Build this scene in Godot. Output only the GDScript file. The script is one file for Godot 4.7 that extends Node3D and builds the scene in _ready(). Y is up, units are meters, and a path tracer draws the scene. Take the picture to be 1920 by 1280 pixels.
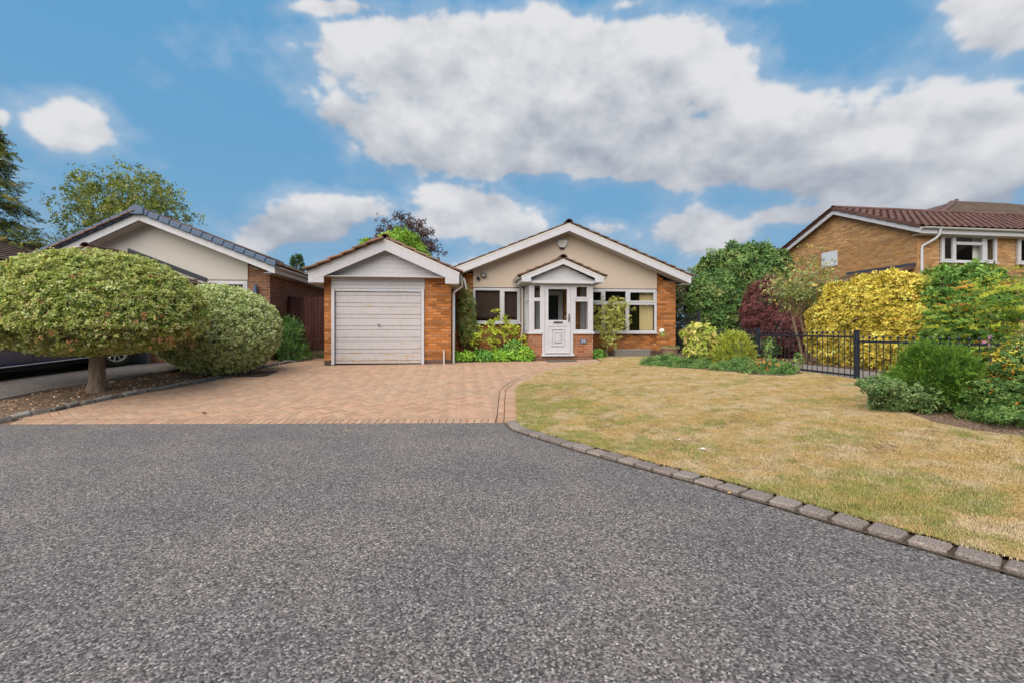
extends Node3D
# A bungalow with an attached garage at the end of a quiet road.  Metres, y up; d = distance in front of the camera (d = -z).

var rng := RandomNumberGenerator.new()
var M := {}
var used_names := {}
var box_cache := {}
var noise_a := FastNoiseLite.new()

const ROAD_EDGE := [[-40.0, 10.0], [-6.39, 7.39], [0.58, 6.78], [0.66, 6.25], [1.21, 5.12], [1.96, 3.9], [2.55, 2.84], [2.92, 2.23], [5.0, -1.0], [8.0, -8.0]]
const DRIVE_RIGHT := [[0.77, 6.31], [0.83, 7.05], [0.92, 7.99], [1.04, 9.12], [1.31, 9.91], [1.84, 10.92], [2.43, 11.71], [2.93, 12.05], [3.5, 12.36], [3.86, 12.78], [3.9, 13.7]]
const DRIVE_LEFT := [[-6.5, 7.42], [-6.19, 8.01], [-5.94, 8.75], [-5.75, 9.28], [-5.55, 9.71], [-5.32, 10.43], [-5.11, 11.38], [-5.05, 12.22], [-4.91, 13.16], [-4.32, 14.92]]
const NEXT_KERB := [[-7.95, 7.55], [-7.5, 8.67], [-7.25, 9.32], [-6.93, 9.75], [-6.81, 9.95], [-6.34, 11.09], [-6.0, 12.3], [-5.9, 14.0]]


func P(x: float, y: float, d: float) -> Vector3:
	return Vector3(x, y, -d)


func lin(r: float, g: float, b: float) -> Color:
	return Color(r, g, b).linear_to_srgb()


# ---- height of the land ----
func road_distance(x: float, d: float) -> float:
	var best := 1e9
	var side := 1.0
	for i in ROAD_EDGE.size() - 1:
		var x0: float = ROAD_EDGE[i][0]
		var d0: float = ROAD_EDGE[i][1]
		var vx: float = ROAD_EDGE[i + 1][0] - x0
		var vd: float = ROAD_EDGE[i + 1][1] - d0
		var t := clampf(((x - x0) * vx + (d - d0) * vd) / (vx * vx + vd * vd), 0.0, 1.0)
		var q := Vector2(x0 + t * vx - x, d0 + t * vd - d).length()
		if q < best:
			best = q
			side = vx * (d - d0) - vd * (x - x0)
	return best if side > 0.0 else 0.0


func gy(x: float, d: float) -> float:
	var k := smoothstep(0.0, 1.0, clampf((-4.8 - x) / 2.0, 0.0, 1.0))
	var t := minf(1.0, road_distance(x, d) / lerpf(8.0, 4.4, k))
	return 0.5 * t * (1.25 - 0.25 * t)


func on_ground(x: float, d: float, up := 0.0) -> Vector3:
	return Vector3(x, gy(x, d) + up, -d)


func ground_normal(x: float, d: float) -> Vector3:
	var e := 0.05
	return Vector3(-(gy(x + e, d) - gy(x - e, d)) / (2 * e), 1.0, (gy(x, d + e) - gy(x, d - e)) / (2 * e)).normalized()


# ---- nodes and their descriptions ----
func numbered(called: String) -> String:
	if not used_names.has(called):
		used_names[called] = 0
		return called
	used_names[called] += 1
	return "%s_%03d" % [called, used_names[called]]


func tag(o: Node, label: String, category: String, group := "") -> void:
	o.set_meta("label", label)
	o.set_meta("category", category)
	if group:
		o.set_meta("group", group)


func thing(called: String, label: String, category: String, at := Vector3.ZERO, turn := 0.0, group := "") -> Node3D:
	var o := Node3D.new()
	o.name = numbered(called)
	add_child(o)
	o.position = at
	o.rotation.y = turn
	tag(o, label, category, group)
	return o


func put(called: String, mesh: Mesh, m: Material, parent: Node = self, at := Transform3D.IDENTITY) -> MeshInstance3D:
	var o := MeshInstance3D.new()
	o.name = numbered(called) if parent == self else called
	o.mesh = mesh
	o.material_override = m
	parent.add_child(o, true)
	o.transform = at
	return o


func structure(called: String, mesh: Mesh, m: Material) -> MeshInstance3D:
	var o := put(called, mesh, m)
	o.set_meta("kind", "structure")
	return o


func scatter(called: String, mesh: Mesh, m: Material, places: Array, tints: Array, parent: Node = self) -> MultiMeshInstance3D:
	var mm := MultiMesh.new()
	mm.transform_format = MultiMesh.TRANSFORM_3D
	mm.use_colors = true
	mm.mesh = mesh
	mm.instance_count = places.size()
	for i in places.size():
		mm.set_instance_transform(i, places[i])
		mm.set_instance_color(i, tints[i])
	var o := MultiMeshInstance3D.new()
	o.name = numbered(called) if parent == self else called
	o.multimesh = mm
	o.material_override = m
	o.set_meta("kind", "stuff")
	parent.add_child(o, true)
	return o


# ---- mesh building: every face is given its outward side, so windings never matter ----
class Builder:
	var v := PackedVector3Array()
	var n := PackedVector3Array()
	var uv := PackedVector2Array()
	var c := PackedColorArray()
	var colored := false
	var tint := Color.WHITE

	func tri(a: Vector3, b: Vector3, d: Vector3, out: Vector3, ua := Vector2.ZERO, ub := Vector2.ZERO, ud := Vector2.ZERO) -> void:
		var f := (b - a).cross(d - a)
		if f.length_squared() < 1e-14:
			return
		var swap := f.dot(out) > 0.0
		var normal := f.normalized() * (1.0 if swap else -1.0)
		v.append(a)
		v.append(d if swap else b)
		v.append(b if swap else d)
		uv.append(ua)
		uv.append(ud if swap else ub)
		uv.append(ub if swap else ud)
		for i in 3:
			n.append(normal)
			c.append(tint)

	func smooth(a: Vector3, b: Vector3, d: Vector3, na: Vector3, nb: Vector3, nd: Vector3) -> void:
		var f := (b - a).cross(d - a)
		if f.length_squared() < 1e-16:
			return
		var swap := f.dot(na + nb + nd) > 0.0
		v.append(a)
		v.append(d if swap else b)
		v.append(b if swap else d)
		n.append(na)
		n.append(nd if swap else nb)
		n.append(nb if swap else nd)
		for i in 3:
			uv.append(Vector2.ZERO)
			c.append(tint)

	func quad(a: Vector3, b: Vector3, d: Vector3, e: Vector3, out: Vector3) -> void:
		tri(a, b, d, out, Vector2(0, 1), Vector2(1, 1), Vector2(1, 0))
		tri(a, d, e, out, Vector2(0, 1), Vector2(1, 0), Vector2(0, 0))

	# box with chamfered edges; t places it
	func box(t: Transform3D, s: Vector3, ch := 0.004) -> void:
		var h := s / 2.0
		ch = minf(ch, minf(h.x, minf(h.y, h.z)) * 0.6)
		for axis in 3:
			var a1 := (axis + 1) % 3
			var a2 := (axis + 2) % 3
			for sg: float in [-1.0, 1.0]:
				var out := Vector3.ZERO
				out[axis] = sg
				var k := []
				for q in [[-1, -1], [1, -1], [1, 1], [-1, 1]]:
					var p := Vector3.ZERO
					p[axis] = sg * h[axis]
					p[a1] = q[0] * (h[a1] - ch)
					p[a2] = q[1] * (h[a2] - ch)
					k.append(t * p)
				quad(k[0], k[1], k[2], k[3], t.basis * out)
				# one chamfer strip for each pair of axes
				if ch > 0.0:
					for sg2: float in [-1.0, 1.0]:
						var o2 := out
						o2[a1] = sg2
						var e := []
						for q in [-1.0, 1.0]:
							var p := Vector3.ZERO
							p[axis] = sg * h[axis]
							p[a1] = sg2 * (h[a1] - ch)
							p[a2] = q * (h[a2] - ch)
							var r := Vector3.ZERO
							r[axis] = sg * (h[axis] - ch)
							r[a1] = sg2 * h[a1]
							r[a2] = q * (h[a2] - ch)
							e.append(t * p)
							e.append(t * r)
						quad(e[0], e[2], e[3], e[1], t.basis * o2)
		if ch > 0.0:
			for i in 8:
				var g := Vector3(1 if i & 1 else -1, 1 if i & 2 else -1, 1 if i & 4 else -1)
				var k := []
				for axis in 3:
					var p := Vector3.ZERO
					for b in 3:
						p[b] = g[b] * (h[b] - (0.0 if b == axis else ch))
					k.append(t * p)
				tri(k[0], k[1], k[2], t.basis * g)

	func bar(lo: Vector3, hi: Vector3, ch := 0.003) -> void:
		box(Transform3D(Basis.IDENTITY, (lo + hi) / 2.0), (hi - lo).abs(), ch)

	# flat polygon in the local xy plane, drawn out from z0 to z1
	func prism(poly: PackedVector2Array, z0: float, z1: float, t := Transform3D.IDENTITY) -> void:
		var mid := Vector2.ZERO
		for p in poly:
			mid += p / poly.size()
		var ids := Geometry2D.triangulate_polygon(poly)
		for z: float in [z0, z1]:
			var out := Vector3(0, 0, 1.0 if z == maxf(z0, z1) else -1.0)
			for i in range(0, ids.size(), 3):
				var k := []
				for j in 3:
					k.append(t * Vector3(poly[ids[i + j]].x, poly[ids[i + j]].y, z))
				tri(k[0], k[1], k[2], t.basis * out)
		var turn := -1.0 if Geometry2D.is_polygon_clockwise(poly) else 1.0
		for i in poly.size():
			var a := poly[i]
			var b := poly[(i + 1) % poly.size()]
			var e := (b - a)
			var out := Vector3(e.y, -e.x, 0) * turn
			quad(t * Vector3(a.x, a.y, z0), t * Vector3(b.x, b.y, z0), t * Vector3(b.x, b.y, z1), t * Vector3(a.x, a.y, z1), t.basis * out)

	# round tube through points with a radius at each
	func tube(pts: Array, rad: Array, sides := 7, cap := true) -> void:
		var rings := []
		var outs := []
		var side := Vector3.ZERO
		for i in pts.size():
			var dir: Vector3 = (pts[mini(i + 1, pts.size() - 1)] - pts[maxi(i - 1, 0)]).normalized()
			if side == Vector3.ZERO:
				side = dir.cross(Vector3.UP if absf(dir.y) < 0.9 else Vector3.RIGHT).normalized()
			side = (side - dir * side.dot(dir)).normalized()
			var up := dir.cross(side)
			var ring := []
			var out := []
			for k in sides:
				var a := TAU * k / sides
				var o: Vector3 = side * cos(a) + up * sin(a)
				out.append(o)
				ring.append(pts[i] + o * rad[i])
			rings.append(ring)
			outs.append(out)
		for i in pts.size() - 1:
			for k in sides:
				var q := (k + 1) % sides
				smooth(rings[i][k], rings[i][q], rings[i + 1][q], outs[i][k], outs[i][q], outs[i + 1][q])
				smooth(rings[i][k], rings[i + 1][q], rings[i + 1][k], outs[i][k], outs[i + 1][q], outs[i + 1][k])
		if cap:
			for e in [0, pts.size() - 1]:
				var out: Vector3 = (pts[0] - pts[1]) if e == 0 else (pts[e] - pts[e - 1])
				for k in range(1, sides - 1):
					tri(rings[e][0], rings[e][k], rings[e][k + 1], out)

	# profile of (radius, height) turned round the local y axis
	func lathe(profile: Array, t := Transform3D.IDENTITY, sides := 16) -> void:
		for i in profile.size() - 1:
			var r0: float = profile[i][0]
			var y0: float = profile[i][1]
			var r1: float = profile[i + 1][0]
			var y1: float = profile[i + 1][1]
			var slope := Vector2(y1 - y0, r0 - r1).normalized()
			for k in sides:
				var a := TAU * k / sides
				var b := TAU * (k + 1) / sides
				var da := Vector3(cos(a), 0, sin(a))
				var db := Vector3(cos(b), 0, sin(b))
				var na := t.basis * (da * slope.x + Vector3.UP * slope.y)
				var nb := t.basis * (db * slope.x + Vector3.UP * slope.y)
				smooth(t * (da * r0 + Vector3.UP * y0), t * (db * r0 + Vector3.UP * y0), t * (db * r1 + Vector3.UP * y1), na, nb, nb)
				smooth(t * (da * r0 + Vector3.UP * y0), t * (db * r1 + Vector3.UP * y1), t * (da * r1 + Vector3.UP * y1), na, nb, na)

	func done() -> ArrayMesh:
		var a := []
		a.resize(Mesh.ARRAY_MAX)
		a[Mesh.ARRAY_VERTEX] = v
		a[Mesh.ARRAY_NORMAL] = n
		a[Mesh.ARRAY_TEX_UV] = uv
		if colored:
			a[Mesh.ARRAY_COLOR] = c
		var m := ArrayMesh.new()
		m.add_surface_from_arrays(Mesh.PRIMITIVE_TRIANGLES, a)
		return m


func box_mesh(s: Vector3, ch := 0.004) -> ArrayMesh:
	var key := "%.4f %.4f %.4f %.4f" % [s.x, s.y, s.z, ch]
	if not box_cache.has(key):
		var b := Builder.new()
		b.box(Transform3D.IDENTITY, s, ch)
		box_cache[key] = b.done()
	return box_cache[key]


# a box given by its two corners, x to x, y to y, d to d
func slab(called: String, x0: float, x1: float, y0: float, y1: float, d0: float, d1: float, m: Material, parent: Node = self, ch := 0.004) -> MeshInstance3D:
	return put(called, box_mesh(Vector3(absf(x1 - x0), absf(y1 - y0), absf(d1 - d0)), ch), m, parent, Transform3D(Basis.IDENTITY, P((x0 + x1) / 2, (y0 + y1) / 2, (d0 + d1) / 2)))


# a sheet laid over the land inside a polygon of (x, d)
func land_sheet(poly: PackedVector2Array, lift: float, cell := 0.3) -> ArrayMesh:
	var lo := poly[0]
	var hi := poly[0]
	for p in poly:
		lo = lo.min(p)
		hi = hi.max(p)
	var st := SurfaceTool.new()
	st.begin(Mesh.PRIMITIVE_TRIANGLES)
	var heights := {}
	for i in range(floori(lo.x / cell), ceili(hi.x / cell)):
		for j in range(floori(lo.y / cell), ceili(hi.y / cell)):
			var square := PackedVector2Array([Vector2(i, j) * cell, Vector2(i + 1, j) * cell, Vector2(i + 1, j + 1) * cell, Vector2(i, j + 1) * cell])
			for piece in Geometry2D.intersect_polygons(square, poly):
				var ids := Geometry2D.triangulate_polygon(piece)
				for k in range(0, ids.size(), 3):
					var a := piece[ids[k]]
					var b := piece[ids[k + 1]]
					var c := piece[ids[k + 2]]
					var turn := (b - a).cross(c - a) > 0.0
					for q: Vector2 in ([a, c, b] if turn else [a, b, c]):
						if not heights.has(q):
							heights[q] = [gy(q.x, q.y) + lift, ground_normal(q.x, q.y)]
						st.set_normal(heights[q][1])
						st.add_vertex(Vector3(q.x, heights[q][0], -q.y))
	return st.commit()


func pack(list: Array) -> PackedVector2Array:
	var out := PackedVector2Array()
	for p in list:
		out.append(Vector2(p[0], p[1]))
	return out


# ---- materials ----
func noise_tex(freq: float, from: Color, to: Color, size := 512, type := FastNoiseLite.TYPE_SIMPLEX_SMOOTH, octaves := 4, seed_of := 1, contrast := 0.5) -> NoiseTexture2D:
	var f := FastNoiseLite.new()
	f.noise_type = type
	f.frequency = freq
	f.fractal_octaves = octaves
	f.fractal_type = FastNoiseLite.FRACTAL_FBM
	f.seed = seed_of
	var g := Gradient.new()
	g.offsets = PackedFloat32Array([0.5 - contrast / 2.0, 0.5 + contrast / 2.0])
	g.colors = PackedColorArray([from, to])
	var t := NoiseTexture2D.new()
	t.width = size
	t.height = size
	t.seamless = true
	t.noise = f
	t.color_ramp = g
	return t


func paint(r: float, g: float, b: float, rough := 0.8, tex: Texture2D = null, scale := 1.0, relief := 0.0) -> StandardMaterial3D:
	var m := StandardMaterial3D.new()
	m.albedo_color = lin(r, g, b)
	m.roughness = rough
	m.metallic_specular = 0.4
	if tex:
		m.albedo_texture = tex
		m.uv1_triplanar = true
		m.uv1_world_triplanar = true
		m.uv1_scale = Vector3.ONE * scale
		if relief > 0.0:
			m.heightmap_enabled = true
			m.heightmap_texture = tex
			m.heightmap_scale = relief
	return m


func tones(count: int, base: Color, spread: float, hue: Color, rough: float, tex: Texture2D, scale: float, relief := 0.0) -> Array:
	var out := []
	for i in count:
		var k := 1.0 + spread * (2.0 * i / maxf(1.0, count - 1) - 1.0)
		var h := fmod(i * 0.618, 1.0)
		var col := base.lerp(hue, h * h) * k
		out.append(paint(col.r, col.g, col.b, rough, tex, scale, relief))
	return out


func make_materials() -> void:
	var grain := noise_tex(0.06, Color(0.72, 0.72, 0.72), Color(1, 1, 1), 512, FastNoiseLite.TYPE_SIMPLEX_SMOOTH, 5, 3, 0.7)
	var speck := noise_tex(0.25, Color(0.62, 0.6, 0.58), Color(1, 1, 1), 512, FastNoiseLite.TYPE_SIMPLEX, 3, 5, 0.6)
	var patch := noise_tex(0.012, Color(0.975, 0.97, 0.965), Color(1, 1, 1), 512, FastNoiseLite.TYPE_SIMPLEX_SMOOTH, 5, 9, 0.6)
	M.grain = grain
	M.speck = speck
	M.patch = patch
	M.white = paint(0.5, 0.5, 0.54, 0.38, patch, 0.7)
	M.white_wood = paint(0.46, 0.455, 0.495, 0.5, patch, 1.1)
	M.gutter = paint(0.52, 0.515, 0.51, 0.4, patch, 1.3)
	M.soffit = paint(0.5, 0.475, 0.45, 0.7, patch, 0.9)
	M.cream = paint(0.78, 0.665, 0.56, 0.9, speck, 6.0, 0.25)
	M.grey_render = paint(0.78, 0.75, 0.72, 0.9, speck, 6.0, 0.25)
	M.mortar = paint(0.29, 0.22, 0.17, 0.95, speck, 5.0, 0.3)
	M.mortar_pale = paint(0.52, 0.42, 0.33, 0.95, speck, 5.0, 0.3)
	M.mortar_right = paint(0.5, 0.36, 0.22, 0.95, speck, 5.0, 0.3)
	M.orange_brick = tones(7, Color(0.56, 0.195, 0.035), 0.3, Color(0.62, 0.28, 0.12), 0.85, speck, 4.0, 0.25)
	M.brown_brick = tones(4, Color(0.13, 0.075, 0.06), 0.2, Color(0.17, 0.1, 0.08), 0.8, speck, 4.0, 0.25)
	M.red_brick = tones(7, Color(0.47, 0.165, 0.075), 0.2, Color(0.5, 0.26, 0.15), 0.85, speck, 4.0, 0.25)
	M.left_brick = tones(7, Color(0.34, 0.15, 0.085), 0.22, Color(0.28, 0.14, 0.1), 0.85, speck, 4.0, 0.25)
	M.right_brick = tones(7, Color(0.63, 0.34, 0.14), 0.24, Color(0.64, 0.4, 0.22), 0.85, speck, 4.0, 0.25)
	M.brick_stuff = paint(1, 1, 1, 0.85, speck, 4.0, 0.25)
	M.brick_stuff.vertex_color_use_as_albedo = true
	M.roof_brown = tones(6, Color(0.2, 0.115, 0.085), 0.25, Color(0.24, 0.16, 0.1), 0.85, speck, 3.0, 0.3)
	M.roof_pale = tones(6, Color(0.33, 0.19, 0.14), 0.22, Color(0.37, 0.27, 0.19), 0.85, speck, 3.0, 0.3)
	M.roof_right = tones(6, Color(0.17, 0.085, 0.07), 0.15, Color(0.19, 0.1, 0.08), 0.6, speck, 3.0, 0.2)
	M.tile_stuff = paint(1, 1, 1, 0.8, speck, 3.0, 0.3)
	M.tile_stuff.vertex_color_use_as_albedo = true
	M.slate_blue = paint(0.075, 0.115, 0.19, 0.5, patch, 1.5)
	M.dark_metal = paint(0.018, 0.022, 0.035, 0.45)
	M.black = paint(0.02, 0.02, 0.022, 0.5)
	M.rubber = paint(0.02, 0.02, 0.02, 0.85)
	M.chrome = paint(0.6, 0.6, 0.62, 0.25)
	M.chrome.metallic = 0.9
	M.alloy = paint(0.55, 0.56, 0.58, 0.3)
	M.alloy.metallic = 0.7
	M.glass = StandardMaterial3D.new()
	M.glass.albedo_color = Color(0.1, 0.12, 0.12, 0.05)
	M.glass.transparency = BaseMaterial3D.TRANSPARENCY_ALPHA
	M.glass.roughness = 0.02
	M.glass.metallic_specular = 0.7
	M.obscure = paint(0.5, 0.55, 0.6, 0.12)
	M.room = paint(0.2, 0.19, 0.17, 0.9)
	M.carpet = paint(0.12, 0.1, 0.08, 0.95)
	M.blind = paint(0.085, 0.055, 0.045, 0.7)
	M.curtain = paint(0.72, 0.62, 0.36, 0.9)
	M.curtain.backlight_enabled = true
	M.curtain.backlight = Color(0.4, 0.38, 0.3)
	M.lace = paint(0.7, 0.73, 0.68, 0.9)
	var wood := noise_tex(0.05, Color(0.55, 0.52, 0.5), Color(1, 1, 1), 512, FastNoiseLite.TYPE_SIMPLEX, 4, 21, 0.7)
	M.fence_board = []
	for i in 5:
		var k := 0.65 + 0.22 * i
		var w := paint(0.105 * k, 0.042 * k, 0.04 * k, 0.9, wood, 1.0, 0.4)
		w.uv1_scale = Vector3(9, 0.9, 9)
		M.fence_board.append(w)
	M.gravel_board = paint(0.3, 0.25, 0.17, 0.95, wood, 3.0, 0.5)
	M.bark = paint(0.36, 0.28, 0.22, 0.95, wood, 5.0, 1.2)
	M.bark.uv1_scale = Vector3(9, 3, 9)
	M.twig = paint(0.2, 0.15, 0.1, 0.95, grain, 6.0)
	M.pale_twig = paint(0.4, 0.27, 0.17, 0.95, grain, 6.0)
	var lichen := noise_tex(0.035, Color(0.5, 0.48, 0.47), Color(1, 1, 1), 512, FastNoiseLite.TYPE_SIMPLEX, 5, 77, 0.6)
	lichen.color_ramp.offsets = PackedFloat32Array([0.2, 0.5, 0.74, 0.79])
	lichen.color_ramp.colors = PackedColorArray([Color(0.5, 0.47, 0.45), Color(0.68, 0.66, 0.65), Color(0.74, 0.71, 0.69), Color(1, 0.99, 0.96)])
	M.stone = tones(5, Color(0.5, 0.455, 0.445), 0.14, Color(0.54, 0.475, 0.45), 0.92, lichen, 3.0, 0.8)
	M.edge_stone = tones(5, Color(0.27, 0.26, 0.25), 0.22, Color(0.38, 0.37, 0.36), 0.95, speck, 5.0, 0.9)
	M.joint_soil = paint(0.15, 0.115, 0.08, 0.98, speck, 6.0, 0.4)
	M.concrete = paint(0.33, 0.3, 0.29, 0.95, speck, 3.0, 0.4)
	M.block = tones(7, Color(0.6, 0.375, 0.26), 0.13, Color(0.56, 0.4, 0.29), 0.9, speck, 4.0, 0.25)
	M.block_stuff = paint(1, 1, 1, 0.9, speck, 4.0, 0.25)
	M.block_stuff.vertex_color_use_as_albedo = true
	M.joint_sand = paint(0.24, 0.145, 0.1, 0.95, speck, 6.0, 0.3)
	M.soil = paint(0.27, 0.19, 0.135, 0.98, noise_tex(0.03, Color(0.5, 0.45, 0.42), Color(1, 1, 1), 512, FastNoiseLite.TYPE_SIMPLEX, 5, 31, 0.6), 1.3, 1.5)
	M.thatch = paint(0.36, 0.25, 0.115, 0.98, noise_tex(0.03, Color(0.6, 0.55, 0.5), Color(1, 1, 1), 512, FastNoiseLite.TYPE_SIMPLEX, 5, 33, 0.6), 1.1, 2.0)
	M.earth = paint(0.2, 0.19, 0.09, 0.98, noise_tex(0.02, Color(0.6, 0.6, 0.55), Color(1, 1, 1), 512, FastNoiseLite.TYPE_SIMPLEX, 5, 35, 0.6), 0.2)
	M.trough = paint(0.36, 0.34, 0.32, 0.95, speck, 4.0, 0.8)
	M.terracotta = paint(0.42, 0.27, 0.2, 0.9, speck, 4.0, 0.3)
	M.mat = paint(0.16, 0.15, 0.13, 0.95, speck, 12.0, 0.4)
	M.cover = paint(0.1, 0.075, 0.06, 0.8, speck, 8.0, 0.5)
	M.car_paint = paint(0.018, 0.028, 0.07, 0.3)
	M.car_paint.clearcoat_enabled = true
	M.car_paint.clearcoat = 1.0
	M.car_paint.clearcoat_roughness = 0.04
	M.car_glass = paint(0.01, 0.012, 0.014, 0.04)
	make_tarmac()
	M.leaf = paint(1, 1, 1, 0.55)
	M.leaf.vertex_color_use_as_albedo = true
	M.leaf.backlight_enabled = true
	M.leaf.backlight = Color(0.62, 0.62, 0.45)
	M.needle = paint(1, 1, 1, 0.7)
	M.needle.vertex_color_use_as_albedo = true
	M.needle.backlight_enabled = true
	M.needle.backlight = Color(0.45, 0.45, 0.35)


func make_tarmac() -> void:
	# chippings: one grey for each stone, and their rounded relief
	var f := FastNoiseLite.new()
	f.noise_type = FastNoiseLite.TYPE_CELLULAR
	f.cellular_return_type = FastNoiseLite.RETURN_CELL_VALUE
	f.frequency = 0.16
	f.fractal_type = FastNoiseLite.FRACTAL_NONE
	f.seed = 4
	var g := Gradient.new()
	g.offsets = PackedFloat32Array([0.0, 0.2, 0.45, 0.62, 0.75, 0.86, 0.95, 1.0])
	g.colors = PackedColorArray([lin(0.045, 0.043, 0.046), lin(0.083, 0.077, 0.08), lin(0.135, 0.124, 0.125), lin(0.175, 0.16, 0.158), lin(0.21, 0.18, 0.17), lin(0.24, 0.235, 0.235), lin(0.32, 0.29, 0.275), lin(0.46, 0.44, 0.42)])
	var stones := NoiseTexture2D.new()
	stones.width = 1024
	stones.height = 1024
	stones.seamless = true
	stones.seamless_blend_skirt = 0.05
	stones.noise = f
	stones.color_ramp = g
	var h := FastNoiseLite.new()
	h.noise_type = FastNoiseLite.TYPE_CELLULAR
	h.cellular_return_type = FastNoiseLite.RETURN_DISTANCE
	h.frequency = 0.16
	h.fractal_type = FastNoiseLite.FRACTAL_NONE
	h.seed = 4
	var bumps := NoiseTexture2D.new()
	bumps.width = 1024
	bumps.height = 1024
	bumps.seamless = true
	bumps.seamless_blend_skirt = 0.05
	bumps.noise = h
	var wear := noise_tex(0.01, Color(0.9, 0.9, 0.92), Color(1, 0.985, 0.965), 512, FastNoiseLite.TYPE_SIMPLEX_SMOOTH, 5, 40, 0.6)
	for kind in ["tarmac", "old_tarmac"]:
		var m := paint(1, 1, 1, 0.88, stones, 0.62)
		m.heightmap_enabled = true
		m.heightmap_texture = bumps
		m.heightmap_flip_texture = true
		m.heightmap_scale = 0.55
		m.detail_enabled = true
		m.detail_albedo = wear
		m.detail_blend_mode = BaseMaterial3D.BLEND_MODE_MUL
		m.detail_uv_layer = BaseMaterial3D.DETAIL_UV_2
		m.uv2_triplanar = true
		m.uv2_world_triplanar = true
		m.uv2_scale = Vector3.ONE * 0.13
		if kind == "old_tarmac":
			m.albedo_color = lin(0.85, 0.84, 0.82)
		M[kind] = m


# ---- camera, sky and sun ----
const HEADING := 6.0

func set_view() -> void:
	var cam := Camera3D.new()
	cam.name = "camera"
	add_child(cam)
	cam.position = Vector3(0, 1.3, 0)
	cam.rotation_degrees.y = -HEADING
	cam.projection = Camera3D.PROJECTION_FRUSTUM
	cam.near = 0.05
	cam.far = 600.0
	cam.size = 2.0 * cam.near * 640.0 / 900.0
	cam.frustum_offset = Vector2(0, -20.0 / 900.0 * cam.near)
	cam.current = true
	var sun := DirectionalLight3D.new()
	sun.name = "sun"
	add_child(sun)
	sun.look_at_from_position(Vector3.ZERO, Vector3(0.45, -0.82, -0.68))
	sun.light_energy = 0.5
	sun.light_color = Color(1.0, 0.96, 0.9)
	sun.light_angular_distance = 80.0
	sun.shadow_enabled = true
	var e := Environment.new()
	e.background_mode = Environment.BG_SKY
	e.tonemap_mode = Environment.TONE_MAPPER_LINEAR
	e.tonemap_exposure = 3.8
	e.sdfgi_enabled = true
	e.ssao_enabled = true
	e.ssil_enabled = true
	var s := PanoramaSkyMaterial.new()
	s.panorama = sky_picture(2560, 1280)
	var sky := Sky.new()
	sky.sky_material = s
	e.sky = sky
	var w := WorldEnvironment.new()
	w.name = "environment"
	w.environment = e
	add_child(w)


# clouds ahead: sideways and upward slope of the line of sight from the heading, half sizes, weight, whiteness
const CLOUDS := [
	[0.04, 0.59, 0.36, 0.075, 1.0, 0.95], [0.27, 0.575, 0.2, 0.085, 1.0, 0.9], [-0.26, 0.605, 0.13, 0.05, 1.0, 1.0], [-0.08, 0.53, 0.24, 0.08, 1.0, 0.9], [0.1, 0.46, 0.28, 0.075, 1.0, 0.75], [0.36, 0.54, 0.14, 0.07, 0.95, 1.0],
	[-0.36, 0.45, 0.06, 0.035, 0.75, 0.95], [-0.27, 0.44, 0.12, 0.05, 0.8, 0.8], [-0.12, 0.4, 0.2, 0.05, 0.9, 0.7], [0.05, 0.37, 0.28, 0.045, 0.95, 0.6], [0.21, 0.41, 0.24, 0.065, 0.95, 0.65],
	[0.58, 0.41, 0.17, 0.08, 1.0, 0.85], [0.66, 0.355, 0.28, 0.065, 1.0, 0.65], [0.88, 0.41, 0.24, 0.09, 1.0, 0.95], [1.02, 0.44, 0.14, 0.07, 1.0, 1.0], [0.38, 0.345, 0.33, 0.04, 0.95, 0.5], [0.82, 0.32, 0.28, 0.055, 0.95, 0.45], [0.9, 0.27, 0.3, 0.05, 0.75, 0.4],
	[-0.905, 0.43, 0.1, 0.06, 1.0, 1.0], [-0.44, 0.22, 0.17, 0.045, 0.95, 0.55], [-0.36, 0.25, 0.11, 0.03, 0.9, 0.8], [-0.09, 0.245, 0.12, 0.055, 1.0, 0.9], [0.0, 0.21, 0.07, 0.035, 0.9, 0.7], [-0.5, 0.19, 0.1, 0.03, 0.8, 0.5],
	[0.41, 0.2, 0.12, 0.045, 1.0, 0.75], [1.02, 0.64, 0.1, 0.065, 0.95, 0.95], [-0.38, 0.675, 0.15, 0.02, 0.75, 0.85], [0.98, 0.68, 0.12, 0.025, 0.8, 0.9], [0.25, 0.68, 0.07, 0.02, 0.7, 0.9], [0.5, 0.69, 0.07, 0.014, 0.7, 0.9],
	[-1.07, 0.44, 0.02, 0.02, 0.7, 0.8], [0.2, 0.22, 0.05, 0.02, 0.6, 0.6], [0.48, 0.635, 0.035, 0.007, 0.55, 0.9], [-0.02, 0.27, 0.03, 0.012, 0.6, 0.85], [0.62, 0.24, 0.2, 0.03, 0.75, 0.4], [0.15, 0.12, 0.5, 0.03, 0.6, 0.5],
]


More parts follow.
